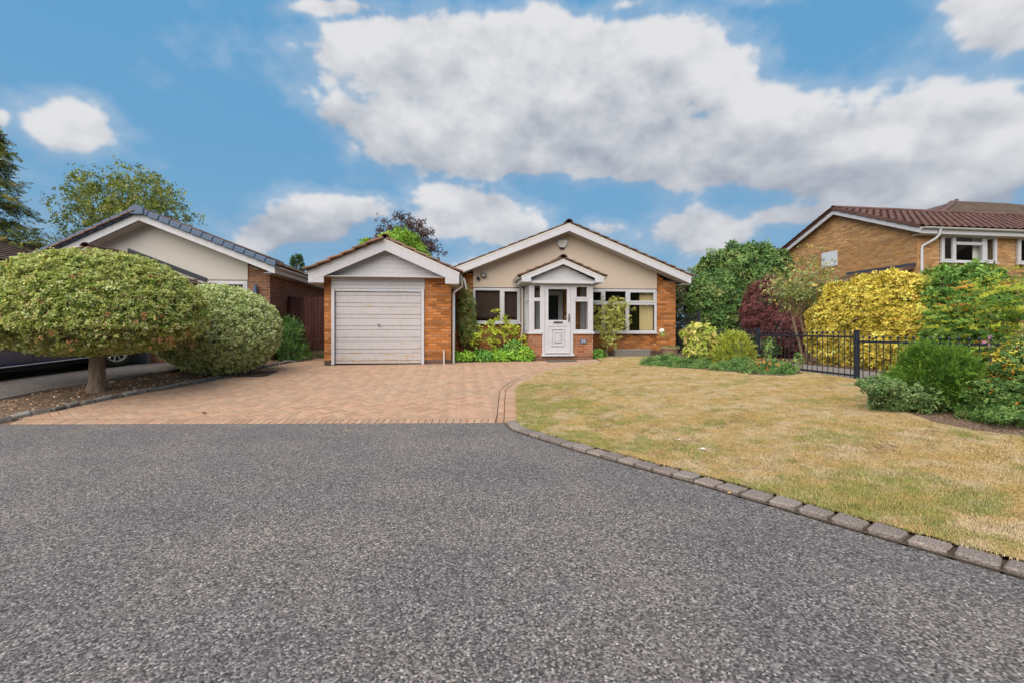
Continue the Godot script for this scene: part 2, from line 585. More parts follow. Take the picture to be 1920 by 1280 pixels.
func sky_picture(w: int, h: int) -> ImageTexture:
	var soft := FastNoiseLite.new()
	soft.noise_type = FastNoiseLite.TYPE_SIMPLEX_SMOOTH
	soft.fractal_octaves = 6
	soft.fractal_gain = 0.58
	soft.frequency = 3.2
	soft.seed = 12
	var broad := FastNoiseLite.new()
	broad.noise_type = FastNoiseLite.TYPE_SIMPLEX_SMOOTH
	broad.fractal_octaves = 3
	broad.frequency = 1.1
	broad.seed = 5
	# how much cloud stands where, and how white it is, on a coarse grid
	var step := 4
	var gw := w / step
	var gh := h / 2 / step
	var plan := Image.create(gw, gh, false, Image.FORMAT_RGF)
	for r in gh:
		var el := PI / 2 * (1.0 - (r + 0.5) / gh)
		for q in gw:
			var az := TAU * (q + 0.5) / gw
			var rel := az - deg_to_rad(HEADING)
			var dir := Vector3(sin(az) * cos(el), sin(el), -cos(az) * cos(el))
			# away from the camera's heading: scattered cloud of the same kind
			var much := 0.42 + 0.75 * broad.get_noise_3dv(dir * Vector3(1, 1.8, 1))
			var white := 0.75 + 0.4 * broad.get_noise_3dv(dir + Vector3(7, 3, 1))
			var ahead := cos(rel) * cos(el)
			if ahead > 0.25:
				var sx := sin(rel) * cos(el) / ahead
				var sy := sin(el) / ahead
				var inside := (1.0 - smoothstep(1.1, 1.4, absf(sx))) * (1.0 - smoothstep(0.72, 1.0, sy))
				if inside > 0.0:
					var sum := 0.0
					var lit := 0.0
					var weight := 1e-4
					for c in CLOUDS:
						var px: float = (sx - c[0]) / c[2]
						var py: float = (sy - c[1]) / c[3]
						var k: float = px * px + py * py
						if k < 6.0:
							var e: float = c[4] * exp(-k * 0.8)
							sum = maxf(sum, e) + 0.25 * minf(sum, e)
							lit += e * (c[5] + 0.36 * clampf(py, -1.3, 1.3))
							weight += e
					much = lerpf(much, sum, inside)
					white = lerpf(white, lit / weight, inside)
			plan.set_pixel(q, r, Color(much, white, 0))
	plan.resize(w, h / 2, Image.INTERPOLATE_CUBIC)
	var rows := PackedFloat32Array()
	rows.resize(w * h * 3)
	var gain := 1.0 / 3.8
	var at := 0
	for r in h / 2:
		var el := PI / 2 * (1.0 - (r + 0.5) / (h / 2.0))
		var ce := cos(el)
		var y := sin(el)
		var haze := exp(-y * 4.5)
		var br := lerpf(0.11, 0.3, haze) * gain
		var bg := lerpf(0.34, 0.49, haze) * gain
		var bb := lerpf(0.61, 0.66, haze) * gain
		for q in w:
			var az := TAU * (q + 0.5) / w
			var p := plan.get_pixel(q, r)
			var d := Vector3(sin(az) * ce, y * 1.5, -cos(az) * ce)
			var n := soft.get_noise_3dv(d * 1.5)
			var dens := p.r - 0.45 + n * 0.66
			var a := smoothstep(-0.08, 0.2, dens)
			# thin veils between the clouds
			a = maxf(a, 0.26 * smoothstep(-0.42, 0.05, dens))
			var above := soft.get_noise_3dv((d + Vector3(0, 0.07, 0)) * 1.5)
			var white := clampf(p.g * 0.95 - 0.08 + (n - above) * 0.65 + n * 0.18, 0.0, 1.0)
			rows[at] = lerpf(br, lerpf(0.36, 0.76, white) * gain, a)
			rows[at + 1] = lerpf(bg, lerpf(0.405, 0.765, white) * gain, a)
			rows[at + 2] = lerpf(bb, lerpf(0.485, 0.785, white) * gain, a)
			at += 3
	# below the horizon: the tone of the land
	while at < rows.size():
		rows[at] = 0.1
		rows[at + 1] = 0.095
		rows[at + 2] = 0.08
		at += 3
	return ImageTexture.create_from_image(Image.create_from_data(w, h, false, Image.FORMAT_RGBF, rows.to_byte_array()))


# ---- the land, road, drives and beds ----
func make_ground() -> void:
	# earth under everything: fine near the camera, coarse far away
	var st := SurfaceTool.new()
	st.begin(Mesh.PRIMITIVE_TRIANGLES)
	var xs := []
	var ds := []
	var x := -30.0
	while x <= 30.01:
		xs.append(x)
		x += 0.5
	x = -12.0
	while x <= 36.01:
		ds.append(x)
		x += 0.5
	xs = [-260.0, -120.0, -60.0] + xs + [60.0, 120.0, 260.0]
	ds = [-120.0, -50.0, -24.0] + ds + [60.0, 120.0, 300.0]
	for i in xs.size() - 1:
		for j in ds.size() - 1:
			for k in [[0, 0], [1, 1], [1, 0], [0, 0], [0, 1], [1, 1]]:
				var px: float = xs[i + k[0]]
				var pd: float = ds[j + k[1]]
				st.set_normal(ground_normal(px, pd))
				st.add_vertex(on_ground(px, pd, -0.06))
	structure("ground", st.commit(), M.earth)
	# road
	var road := pack(ROAD_EDGE)
	road.append(Vector2(8, -14))
	road.append(Vector2(-40, -14))
	var rb := Builder.new()
	var ids := Geometry2D.triangulate_polygon(road)
	for i in range(0, ids.size(), 3):
		rb.tri(P(road[ids[i]].x, 0, road[ids[i]].y), P(road[ids[i + 1]].x, 0, road[ids[i + 1]].y), P(road[ids[i + 2]].x, 0, road[ids[i + 2]].y), Vector3.UP)
	structure("road", rb.done(), M.tarmac)
	make_driveway()
	make_kerb()
	make_beds()


func drive_outline() -> PackedVector2Array:
	var out := PackedVector2Array()
	for p in DRIVE_LEFT:
		out.append(Vector2(p[0], p[1]))
	out.append(Vector2(-3.6, 14.92))
	out.append(Vector2(-3.6, 13.12))
	out.append(Vector2(-0.2, 13.12))
	out.append(Vector2(-0.2, 13.42))
	out.append(Vector2(1.9, 13.5))
	out.append(Vector2(3.9, 13.7))
	for i in range(DRIVE_RIGHT.size() - 2, 0, -1):
		out.append(Vector2(DRIVE_RIGHT[i][0], DRIVE_RIGHT[i][1]))
	out.append(Vector2(0.8, 6.77))
	out.append(Vector2(0.5, 6.79))
	return out


# a run along a line of points: [position, direction] every so often
func along(line: Array, gap: float, shift := 0.0) -> Array:
	var curve := Curve2D.new()
	for p in line:
		curve.add_point(Vector2(p[0], p[1]))
	var out := []
	var total := curve.get_baked_length()
	var t := gap / 2 + shift
	while t < total:
		var a := curve.sample_baked(maxf(0, t - 0.06))
		var b := curve.sample_baked(minf(total, t + 0.06))
		out.append([curve.sample_baked(t), (b - a).normalized()])
		t += gap
	return out


# a block on the land whose long side runs along dir
func on_land(at: Vector2, dir: Vector2, lift: float) -> Transform3D:
	var n := ground_normal(at.x, at.y)
	var fx := Vector3(dir.x, 0, -dir.y)
	fx = (fx - n * fx.dot(n)).normalized()
	return Transform3D(Basis(fx, n, fx.cross(n)), on_ground(at.x, at.y, lift))


func make_driveway() -> void:
	var outline := drive_outline()
	var drive := structure("driveway", land_sheet(outline, -0.014), M.joint_sand)
	rng.seed = 71
	var mesh := box_mesh(Vector3(0.194, 0.06, 0.094), 0.007)
	var places := []
	# soldier course against the lawn, a stretcher course inside it, and a header course along the road
	var right := DRIVE_RIGHT.duplicate()
	right[0] = [0.8, 6.79]
	for e in along(right, 0.1):
		var side := Vector2(-e[1].y, e[1].x)
		places.append(on_land(e[0] + side * 0.1, side, -0.028))
	for e in along(right, 0.2):
		var side := Vector2(-e[1].y, e[1].x)
		places.append(on_land(e[0] + side * 0.255, e[1], -0.028))
	var front := [[-6.3, 7.40], [0.47, 6.80]]
	for e in along(front, 0.1):
		var side := Vector2(-e[1].y, e[1].x)
		places.append(on_land(e[0] + side * 0.11, side, -0.028))
	# herringbone at 45 degrees inside the border courses
	var border := PackedVector2Array()
	for i in DRIVE_LEFT.size():
		border.append(Vector2(DRIVE_LEFT[i][0] + 0.02, DRIVE_LEFT[i][1] + (0.24 if i == 0 else 0.0)))
	border.append_array(PackedVector2Array([Vector2(-3.6, 14.92), Vector2(-3.6, 13.12), Vector2(-0.2, 13.12), Vector2(-0.2, 13.42), Vector2(1.9, 13.5), Vector2(3.55, 13.65)]))
	var inward := along(right, 0.3)
	inward.reverse()
	for e in inward:
		if e[0].y > 7.0 and e[0].y < 13.4:
			border.append(e[0] + Vector2(-e[1].y, e[1].x) * 0.315)
	border.append(Vector2(0.5, 7.01))
	var cut := Builder.new()
	var turn := deg_to_rad(45.0)
	var c := Vector2(cos(turn), sin(turn))
	var s := Vector2(-sin(turn), cos(turn))
	var u := 0.1
	for a in range(-120, 140):
		for b in range(-120, 200):
			# herringbone of 2 x 1 blocks: along each diagonal the pattern repeats every four units
			var k := posmod(a - b, 4)
			if k != 0 and k != 3:
				continue
			var lo := Vector2(a, b)
			var size := Vector2(2, 1) if k == 0 else Vector2(1, 2)
			var mid := (lo + size / 2) * u
			var at := c * mid.x + s * mid.y + Vector2(-2.0, 6.0)
			if at.x < -7 or at.x > 4.2 or at.y < 6.5 or at.y > 15.2:
				continue
			var dir := c if k == 0 else s
			var quad := PackedVector2Array()
			for q in [[-1, -1], [1, -1], [1, 1], [-1, 1]]:
				quad.append(at + dir * (q[0] * 0.0985) + Vector2(-dir.y, dir.x) * (q[1] * 0.048))
			var inside := 0
			for p in quad:
				inside += int(Geometry2D.is_point_in_polygon(p, border))
			if inside == 4:
				places.append(on_land(at, dir, -0.028 + rng.randf_range(-0.0025, 0.0025)))
			elif inside > 0:
				for piece in Geometry2D.intersect_polygons(quad, border):
					cut_block(cut, piece)
	places.sort_custom(func(p, q): return p.origin.length_squared() < q.origin.length_squared())
	var rest := []
	var tints := []
	for i in places.size():
		if i < 300:
			put("paving_block", mesh, M.block[rng.randi() % 7], drive, places[i])
		else:
			rest.append(places[i])
			var col: Color = Color(0.6, 0.375, 0.26).lerp(Color(0.56, 0.4, 0.29), rng.randf()) * rng.randf_range(0.86, 1.12)
			tints.append(col)
	scatter("paving_blocks", mesh, M.block_stuff, rest, tints, drive)
	var o := put("cut_blocks", cut.done(), M.block[3], drive)
	o.set_meta("kind", "stuff")


func cut_block(b: Builder, piece: PackedVector2Array) -> void:
	var small: Array = Geometry2D.offset_polygon(piece, -0.003)
	if small.is_empty() or small[0].size() < 3:
		return
	var poly: PackedVector2Array = small[0]
	var ids := Geometry2D.triangulate_polygon(poly)
	for i in range(0, ids.size(), 3):
		b.tri(on_ground(poly[ids[i]].x, poly[ids[i]].y), on_ground(poly[ids[i + 1]].x, poly[ids[i + 1]].y), on_ground(poly[ids[i + 2]].x, poly[ids[i + 2]].y), Vector3.UP)
	var mid := Vector2.ZERO
	for p in poly:
		mid += p / poly.size()
	for i in poly.size():
		var p := poly[i]
		var q := poly[(i + 1) % poly.size()]
		var o := (p + q) / 2 - mid
		b.quad(on_ground(p.x, p.y), on_ground(q.x, q.y), on_ground(q.x, q.y, -0.03), on_ground(p.x, p.y, -0.03), Vector3(o.x, 0, -o.y))


func rough_stone(s: Vector3, seed_of: int, rough: float) -> ArrayMesh:
	# a chamfered block whose corners are pushed about
	var b := Builder.new()
	b.box(Transform3D.IDENTITY, s, 0.012)
	var f := FastNoiseLite.new()
	f.seed = seed_of
	f.frequency = 6.0
	for i in b.v.size():
		var p := b.v[i]
		b.v[i] = p + Vector3(f.get_noise_3d(p.x, p.y, p.z), f.get_noise_3d(p.y + 9, p.z, p.x), f.get_noise_3d(p.z, p.x + 5, p.y)) * rough
	for i in range(0, b.v.size(), 3):
		var nn := -(b.v[i + 1] - b.v[i]).cross(b.v[i + 2] - b.v[i]).normalized()
		for k in 3:
			b.n[i + k] = nn
	return b.done()


func make_kerb() -> void:
	# setts between road and lawn, in a bed of mortar
	var line := [[0.69, 6.74], [0.74, 6.28], [0.92, 5.9], [1.30, 5.16], [1.67, 4.55], [2.05, 3.94], [2.40, 3.32], [2.64, 2.88], [3.01, 2.27], [3.6, 1.3], [4.4, 0.05], [5.08, -1.0]]
	var bed := Builder.new()
	for i in line.size() - 1:
		var a := Vector2(line[i][0], line[i][1])
		var b := Vector2(line[i + 1][0], line[i + 1][1])
		var s := (b - a).normalized().orthogonal() * 0.104
		var k := []
		for p: Vector2 in [a + s, b + s, b - s, a - s]:
			k.append(P(p.x, 0.011, p.y))
		bed.quad(k[0], k[1], k[2], k[3], Vector3.UP)
	var kerb := structure("kerb", bed.done(), M.joint_soil)
	rng.seed = 5
	var kinds := []
	for i in 6:
		kinds.append(rough_stone(Vector3(0.183, 0.09, 0.16), i + 3, 0.016))
	for e in along(line, 0.208):
		var t := Transform3D(Basis(Vector3(e[1].x, 0, -e[1].y), Vector3.UP, Vector3(e[1].x, 0, -e[1].y).cross(Vector3.UP)), P(e[0].x, -0.006 + rng.randf_range(-0.005, 0.005), e[0].y))
		t.basis = t.basis * Basis.from_euler(Vector3(rng.randf_range(-0.03, 0.03), rng.randf_range(-0.04, 0.04), rng.randf_range(-0.03, 0.03)))
		put("sett", kinds[rng.randi() % 6], M.stone[rng.randi() % 5], kerb, t)


func make_beds() -> void:
	# bed between the two drives
	var bed := pack(DRIVE_LEFT)
	bed.append(Vector2(-5.6, 15.2))
	for i in range(NEXT_KERB.size() - 1, -1, -1):
		bed.append(Vector2(NEXT_KERB[i][0], NEXT_KERB[i][1]))
	structure("flower_bed", land_sheet(bed, 0.0, 0.2), M.soil)
	# stones that edge it towards the drive
	rng.seed = 17
	var edging := Node3D.new()
	edging.name = "bed_edging"
	add_child(edging)
	edging.set_meta("kind", "structure")
	var kinds := []
	for i in 6:
		kinds.append(rough_stone(Vector3(0.2, 0.13, 0.11), i + 30, 0.035))
	for e in along(DRIVE_LEFT, 0.215):
		var t := on_land(e[0] + Vector2(e[1].y, -e[1].x) * -0.055, e[1], rng.randf_range(-0.025, 0.01))
		t.basis = t.basis * Basis.from_euler(Vector3(rng.randf_range(-0.1, 0.1), rng.randf_range(-0.12, 0.12), rng.randf_range(-0.1, 0.1)))
		t.basis = t.basis.scaled_local(Vector3(rng.randf_range(0.75, 1.1), rng.randf_range(0.8, 1.1), rng.randf_range(0.75, 1.05)))
		put("edging_stone", kinds[rng.randi() % 6], M.edge_stone[rng.randi() % 5], edging, t)
	# the neighbours' drive and its concrete edging
	var next := pack(NEXT_KERB)
	next.append_array(PackedVector2Array([Vector2(-9.0, 13.1), Vector2(-22, 13.1), Vector2(-22, 8.62)]))
	structure("neighbour_driveway", land_sheet(next, 0.012, 0.35), M.old_tarmac)
	var court := PackedVector2Array([Vector2(-5.95, 12.4), Vector2(-5.9, 14.2), Vector2(-14, 14.2), Vector2(-14, 13.1), Vector2(-9, 13.1)])
	structure("paved_court", land_sheet(court, 0.018, 0.35), M.concrete)
	var strip := Node3D.new()
	strip.name = "edging_kerb"
	add_child(strip)
	strip.set_meta("kind", "structure")
	for e in along(NEXT_KERB, 0.9):
		put("kerb_stone", box_mesh(Vector3(0.885, 0.1, 0.05), 0.008), M.concrete, strip, on_land(e[0], e[1], 0.0))
	# path and soil behind the railing
	var path := PackedVector2Array([Vector2(7.0, 3.0), Vector2(8.05, 3.0), Vector2(8.05, 17.0), Vector2(7.0, 17.0)])
	structure("path", land_sheet(path, 0.02, 0.4), M.concrete)
	var strip_bed := PackedVector2Array([Vector2(8.05, 2.5), Vector2(14.0, 2.5), Vector2(14.0, 18.0), Vector2(8.05, 18.0)])
	structure("hedge_bed", land_sheet(strip_bed, 0.03, 0.6), M.soil)
	# lawn, and the beds cut into it
	structure("lawn", land_sheet(lawn_outline(), 0.026, 0.25), M.thatch)
	structure("shrub_bed", land_sheet(shrub_bed(), 0.034, 0.25), M.soil)
	structure("corner_bed", land_sheet(corner_bed(), 0.034, 0.25), M.soil)
	structure("house_bed", land_sheet(PackedVector2Array([Vector2(-0.2, 13.42), Vector2(1.9, 13.5), Vector2(1.9, 14.9), Vector2(-0.2, 14.9)]), 0.02, 0.25), M.soil)
	structure("window_bed", land_sheet(PackedVector2Array([Vector2(3.9, 13.65), Vector2(4.9, 13.95), Vector2(7.0, 13.9), Vector2(7.0, 14.9), Vector2(3.9, 14.9)]), 0.034, 0.25), M.soil)


func lawn_outline() -> PackedVector2Array:
	var out := PackedVector2Array()
	for p in DRIVE_RIGHT:
		out.append(Vector2(p[0] + 0.01, p[1]))
	out[0] = Vector2(0.79, 6.7)
	out.append_array(PackedVector2Array([Vector2(3.92, 14.0), Vector2(6.97, 14.0), Vector2(6.97, 0.2), Vector2(4.62, -0.1), Vector2(4.48, 0.1)]))
	for p in [[3.68, 1.35], [3.10, 2.3], [2.72, 2.93], [2.48, 3.37], [2.13, 3.99], [1.75, 4.6], [1.38, 5.21], [1.0, 5.95], [0.83, 6.3]]:
		out.append(Vector2(p[0], p[1]))
	return out


func shrub_bed() -> PackedVector2Array:
	return PackedVector2Array([Vector2(4.75, 12.0), Vector2(4.85, 11.5), Vector2(5.08, 10.95), Vector2(5.45, 10.35), Vector2(5.8, 9.7), Vector2(5.9, 9.1), Vector2(6.25, 8.75), Vector2(6.75, 8.9), Vector2(6.95, 9.3), Vector2(6.95, 13.0), Vector2(5.6, 13.2), Vector2(4.9, 12.6)])


func corner_bed() -> PackedVector2Array:
	return PackedVector2Array([Vector2(6.95, 6.7), Vector2(6.2, 6.55), Vector2(5.75, 6.0), Vector2(5.5, 5.45), Vector2(5.32, 4.9), Vector2(5.35, 4.5), Vector2(5.6, 4.1), Vector2(6.0, 3.6), Vector2(6.95, 3.2)])


# ---- building helpers ----
# bricks in stretcher bond on a flat wall; t maps (along, up, outward) to the world. keep(x, y) says whether a brick centre belongs to the wall
func lay_bricks(list: Array, t: Transform3D, x0: float, x1: float, y0: float, y1: float, keep = null) -> void:
	var row := 0
	var y := y0 + 0.0325
	while y < y1:
		var x := x0 - (0.1125 if row % 2 else 0.0)
		while x < x1 - 0.02:
			var a := maxf(x, x0)
			var b := minf(x + 0.215, x1)
			if b - a > 0.03 and (keep == null or keep.call((a + b) / 2, y)):
				var s := (b - a) / 0.215
				var jig := Basis.from_euler(Vector3(rng.randf_range(-0.012, 0.012), rng.randf_range(-0.012, 0.012), rng.randf_range(-0.006, 0.006)))
				list.append(t * Transform3D(jig.scaled_local(Vector3(s, 1, 1)), Vector3((a + b) / 2, y, -0.018 + rng.randf_range(-0.0015, 0.0015))))
			x += 0.225
		row += 1
		y += 0.075


# the first bricks as parts, the others joined
func set_bricks(list: Array, parent: Node3D, kinds: Array, base: Color, hue: Color, most: int, called := "brick") -> void:
	var mesh := box_mesh(Vector3(0.214, 0.064, 0.05), 0.004)
	var rest := []
	var tints := []
	for i in list.size():
		var here: Transform3D = parent.transform.affine_inverse() * list[i]
		if i < most:
			put(called, mesh, kinds[rng.randi() % kinds.size()], parent, here)
		else:
			rest.append(here)
			tints.append(base.lerp(hue, pow(rng.randf(), 2.0)) * rng.randf_range(0.8, 1.2))
	if rest:
		scatter(called + "work", mesh, M.brick_stuff, rest, tints, parent)


# one roof slope laid with tiles. t: x along the eave, y up the slope, z out of the roof; origin at the eave corner
func tile_slope(parent: Node3D, t: Transform3D, width: float, length: float, tw: float, gauge: float, kinds: Array, base: Color, front_columns: int, profile: Mesh, from_end := false, edge: Mesh = null, tilt := 0.055) -> void:
	var rest := []
	var tints := []
	var rows := ceili(length / gauge)
	var cols := ceili(width / tw)
	for r in rows:
		for c in cols:
			var along_x := (c + 0.5) * tw
			if along_x > width + tw * 0.3:
				continue
			var here := t * Transform3D(Basis.from_euler(Vector3(-tilt + rng.randf_range(-0.012, 0.012), rng.randf_range(-0.01, 0.01), rng.randf_range(-0.01, 0.01))), Vector3(along_x, minf((r + 0.5) * gauge, length - gauge * 0.5 - 0.01), 0.025 + rng.randf_range(-0.003, 0.003)))
			var near := cols - 1 - c if from_end else c
			if near < front_columns:
				if edge and near == 0:
					here = here * Transform3D(Basis.from_euler(Vector3(-0.05, 0, 0)), Vector3(0, 0, 0.012))
				put("roof_tile", edge if edge and near == 0 else profile, kinds[rng.randi() % kinds.size()], parent, here)
			else:
				rest.append(here)
				tints.append(base * rng.randf_range(0.75, 1.25))
	if rest:
		scatter("roof_tiles", profile, M.tile_stuff, rest, tints, parent)


func flat_tile(tw: float, gauge: float) -> ArrayMesh:
	return box_mesh(Vector3(tw - 0.004, gauge + 0.07, 0.028), 0.006)


func pan_tile(tw: float, gauge: float) -> ArrayMesh:
	# rolled profile across the tile
	var b := Builder.new()
	var n := 8
	var pts := []
	for i in n + 1:
		var k := float(i) / n
		pts.append(Vector2((k - 0.5) * (tw + 0.01), 0.028 * cos(k * TAU) * 0.8))
	var poly := PackedVector2Array()
	for p in pts:
		poly.append(p + Vector2(0, 0.016))
	for i in range(n, -1, -1):
		poly.append(pts[i])
	var t := Transform3D(Basis(Vector3.RIGHT, Vector3(0, 0, 1), Vector3(0, -1, 0)), Vector3.ZERO)
	b.prism(poly, -(gauge + 0.07) / 2, (gauge + 0.07) / 2, t)
	return b.done()


# ridge tiles along a line
func ridge(parent: Node3D, a: Vector3, b: Vector3, kinds: Array, most := 4) -> void:
	var n := maxi(1, roundi(a.distance_to(b) / 0.45))
	var dir := (b - a).normalized()
	var basis := Basis(dir.cross(Vector3.UP).normalized(), Vector3.UP, -dir)
	for i in n:
		var half := PackedVector2Array()
		for k in 9:
			var ang := PI * (k / 8.0) * 0.86 + PI * 0.07
			half.append(Vector2(cos(ang), sin(ang)) * 0.125)
		for k in range(8, -1, -1):
			var ang := PI * (k / 8.0) * 0.86 + PI * 0.07
			half.append(Vector2(cos(ang), sin(ang)) * 0.105)
		var m := Builder.new()
		m.prism(half, -a.distance_to(b) / n * 0.5 - 0.004, a.distance_to(b) / n * 0.5 - 0.004)
		put("ridge_tile", m.done(), kinds[i % kinds.size()], parent, Transform3D(basis, a.lerp(b, (i + 0.5) / n) + Vector3(0, rng.randf_range(-0.004, 0.004), 0)))


# a gabled roof whose gable faces the camera (local frame: x across, z towards the camera)
func gable_roof(parent: Node3D, xc: float, half: float, eave: float, rise: float, d0: float, d1: float, kinds: Array, base: Color, columns := 1, gauge := 0.33, half_left := 0.0) -> Node3D:
	var wl := half_left if half_left > 0.0 else half
	# deck under the tiles is the roof part that carries them
	var deck := Builder.new()
	deck.prism(PackedVector2Array([Vector2(xc - wl, eave), Vector2(xc, eave + rise), Vector2(xc + half, eave), Vector2(xc + half, eave - 0.05), Vector2(xc, eave + rise - 0.055), Vector2(xc - wl, eave - 0.05)]), -d1 + 0.02, -d0 - 0.02)
	var roof := put("roof", deck.done(), M.soffit, parent)
	var tile := flat_tile(0.3, gauge)
	for s: float in [-1.0, 1.0]:
		var wide := wl if s < 0 else half
		var len := Vector2(wide, rise).length()
		var up := Vector3(-s * wide, rise, 0) / len
		var out := Vector3(s * rise, wide, 0) / len
		# x axis of the slope runs so that x cross y = z
		var ax := up.cross(out)
		var start := P(xc + s * wide, eave, d0 if ax.z < 0 else d1)
		tile_slope(roof, Transform3D(Basis(ax, up, out), start + out * 0.01 - up * 0.04), d1 - d0, len, 0.3, gauge, kinds, base, columns, tile, ax.z > 0, box_mesh(Vector3(0.3, gauge + 0.06, 0.046), 0.01))
	ridge(roof, P(xc, eave + rise + 0.01, d0), P(xc, eave + rise + 0.01, d1), kinds)
	return roof


# white bargeboards in the plane of the gable
func bargeboards(parent: Node3D, xc: float, half: float, eave: float, rise: float, deep: float, d: float, m: Material, thick := 0.035, half_left := 0.0) -> void:
	var right := half
	for s: float in [-1.0, 1.0]:
		half = half_left if s < 0 and half_left > 0.0 else right
		var b := Builder.new()
		var drop := Vector2(0, -deep)
		b.prism(PackedVector2Array([Vector2(xc, eave + rise), Vector2(xc + s * half, eave), Vector2(xc + s * half, eave) + drop, Vector2(xc, eave + rise) + drop]), -d, -d + thick)
		put("bargeboard", b.done(), m, parent)


func sloped_soffit(parent: Node3D, xc: float, half: float, eave: float, rise: float, drop: float, d0: float, d1: float, half_left := 0.0) -> void:
	var right := half
	for s: float in [-1.0, 1.0]:
		half = half_left if s < 0 and half_left > 0.0 else right
		var b := Builder.new()
		b.prism(PackedVector2Array([Vector2(xc, eave + rise - drop), Vector2(xc + s * half, eave - drop), Vector2(xc + s * half, eave - drop + 0.015), Vector2(xc, eave + rise - drop + 0.015)]), -d1, -d0)
		put("soffit", b.done(), M.soffit, parent)


# frame of a window in the plane d facing the camera; lights = panes as [x0, x1, y0, y1, opens]
func window(parent: Node3D, x0: float, x1: float, y0: float, y1: float, d: float, lights: Array, sill := true, glass: Material = null) -> MeshInstance3D:
	var b := Builder.new()
	var w := 0.055
	var z0 := -d - 0.035
	var z1 := -d + 0.035
	b.bar(Vector3(x0, y0, z0), Vector3(x0 + w, y1, z1))
	b.bar(Vector3(x1 - w, y0, z0), Vector3(x1, y1, z1))
	b.bar(Vector3(x0 + w, y1 - w, z0), Vector3(x1 - w, y1, z1))
	b.bar(Vector3(x0 + w, y0, z0), Vector3(x1 - w, y0 + w, z1))
	var panes := []
	for l in lights:
		var e: float = 0.05 if l[4] else 0.022
		var zz := z1 + (0.012 if l[4] else -0.004)
		var za := z0 + 0.004
		b.bar(Vector3(l[0], l[2], za), Vector3(l[0] + e, l[3], zz))
		b.bar(Vector3(l[1] - e, l[2], za), Vector3(l[1], l[3], zz))
		b.bar(Vector3(l[0] + e, l[3] - e, za), Vector3(l[1] - e, l[3], zz))
		b.bar(Vector3(l[0] + e, l[2], za), Vector3(l[1] - e, l[2] + e, zz))
		panes.append([l[0] + e, l[1] - e, l[2] + e, l[3] - e])
	# bars between the lights
	for i in lights.size():
		for j in lights.size():
			var p: Array = lights[i]
			var q: Array = lights[j]
			if q[0] - p[1] > 0.0 and q[0] - p[1] < 0.12 and minf(p[3], q[3]) - maxf(p[2], q[2]) > 0.05:
				b.bar(Vector3(p[1] - 0.001, maxf(p[2], q[2]) - 0.03, z0 + 0.002), Vector3(q[0] + 0.001, minf(p[3], q[3]) + 0.03, z1 - 0.002))
			if q[2] - p[3] > 0.0 and q[2] - p[3] < 0.12 and minf(p[1], q[1]) - maxf(p[0], q[0]) > 0.05:
				b.bar(Vector3(maxf(p[0], q[0]) - 0.03, p[3] - 0.001, z0 + 0.001), Vector3(minf(p[1], q[1]) + 0.03, q[2] + 0.001, z1 - 0.001))
	var o := put("window", b.done(), M.white, parent)
	if sill:
		slab("sill", x0 - 0.03, x1 + 0.03, y0 - 0.035, y0 - 0.001, d - 0.1, d + 0.03, M.white, o, 0.006)
	for p in panes:
		slab("pane", p[0] - 0.008, p[1] + 0.008, p[2] - 0.008, p[3] + 0.008, d - 0.004, d + 0.004, glass if glass else M.glass, o, 0.0)
	return o


# wall of given thickness with rectangular openings, as the boxes round them. t maps (along, up, outward)
func wall_core(t: Transform3D, x0: float, x1: float, y0: float, y1: float, thick: float, holes: Array) -> Builder:
	var b := Builder.new()
	var cuts := [x0, x1]
	for h in holes:
		cuts.append(h[0])
		cuts.append(h[1])
	cuts.sort()
	for i in cuts.size() - 1:
		if cuts[i + 1] - cuts[i] < 0.001:
			continue
		var mid: float = (cuts[i] + cuts[i + 1]) / 2
		var spans := [[y0, y1]]
		for h in holes:
			if mid > h[0] and mid < h[1]:
				var next := []
				for s in spans:
					if h[2] > s[0]:
						next.append([s[0], minf(s[1], h[2])])
					if h[3] < s[1]:
						next.append([maxf(s[0], h[3]), s[1]])
				spans = next
		for s in spans:
			if s[1] - s[0] > 0.001:
				b.box(t * Transform3D(Basis.IDENTITY, Vector3(mid, (s[0] + s[1]) / 2, -thick / 2)), Vector3(cuts[i + 1] - cuts[i], s[1] - s[0], thick), 0.0)
	return b


func pipe(called: String, pts: Array, r: float, m: Material, parent: Node3D, sides := 9) -> MeshInstance3D:
	var b := Builder.new()
	var rad := []
	for p in pts:
		rad.append(r)
	b.tube(pts, rad, sides)
	return put(called, b.done(), m, parent)


# half-round gutter between two points
func gutter(parent: Node3D, a: Vector3, c: Vector3, r := 0.055) -> MeshInstance3D:
	var poly := PackedVector2Array()
	for k in 9:
		var g := PI + PI * k / 8.0
		poly.append(Vector2(cos(g), sin(g)) * r)
	for k in range(8, -1, -1):
		var g := PI + PI * k / 8.0
		poly.append(Vector2(cos(g), sin(g)) * (r - 0.006))
	var dir := (c - a).normalized()
	var b := Builder.new()
	b.prism(poly, 0.0, a.distance_to(c))
	return put("gutter", b.done(), M.gutter, parent, Transform3D(Basis(Vector3.UP.cross(dir).normalized(), Vector3.UP, dir), a))


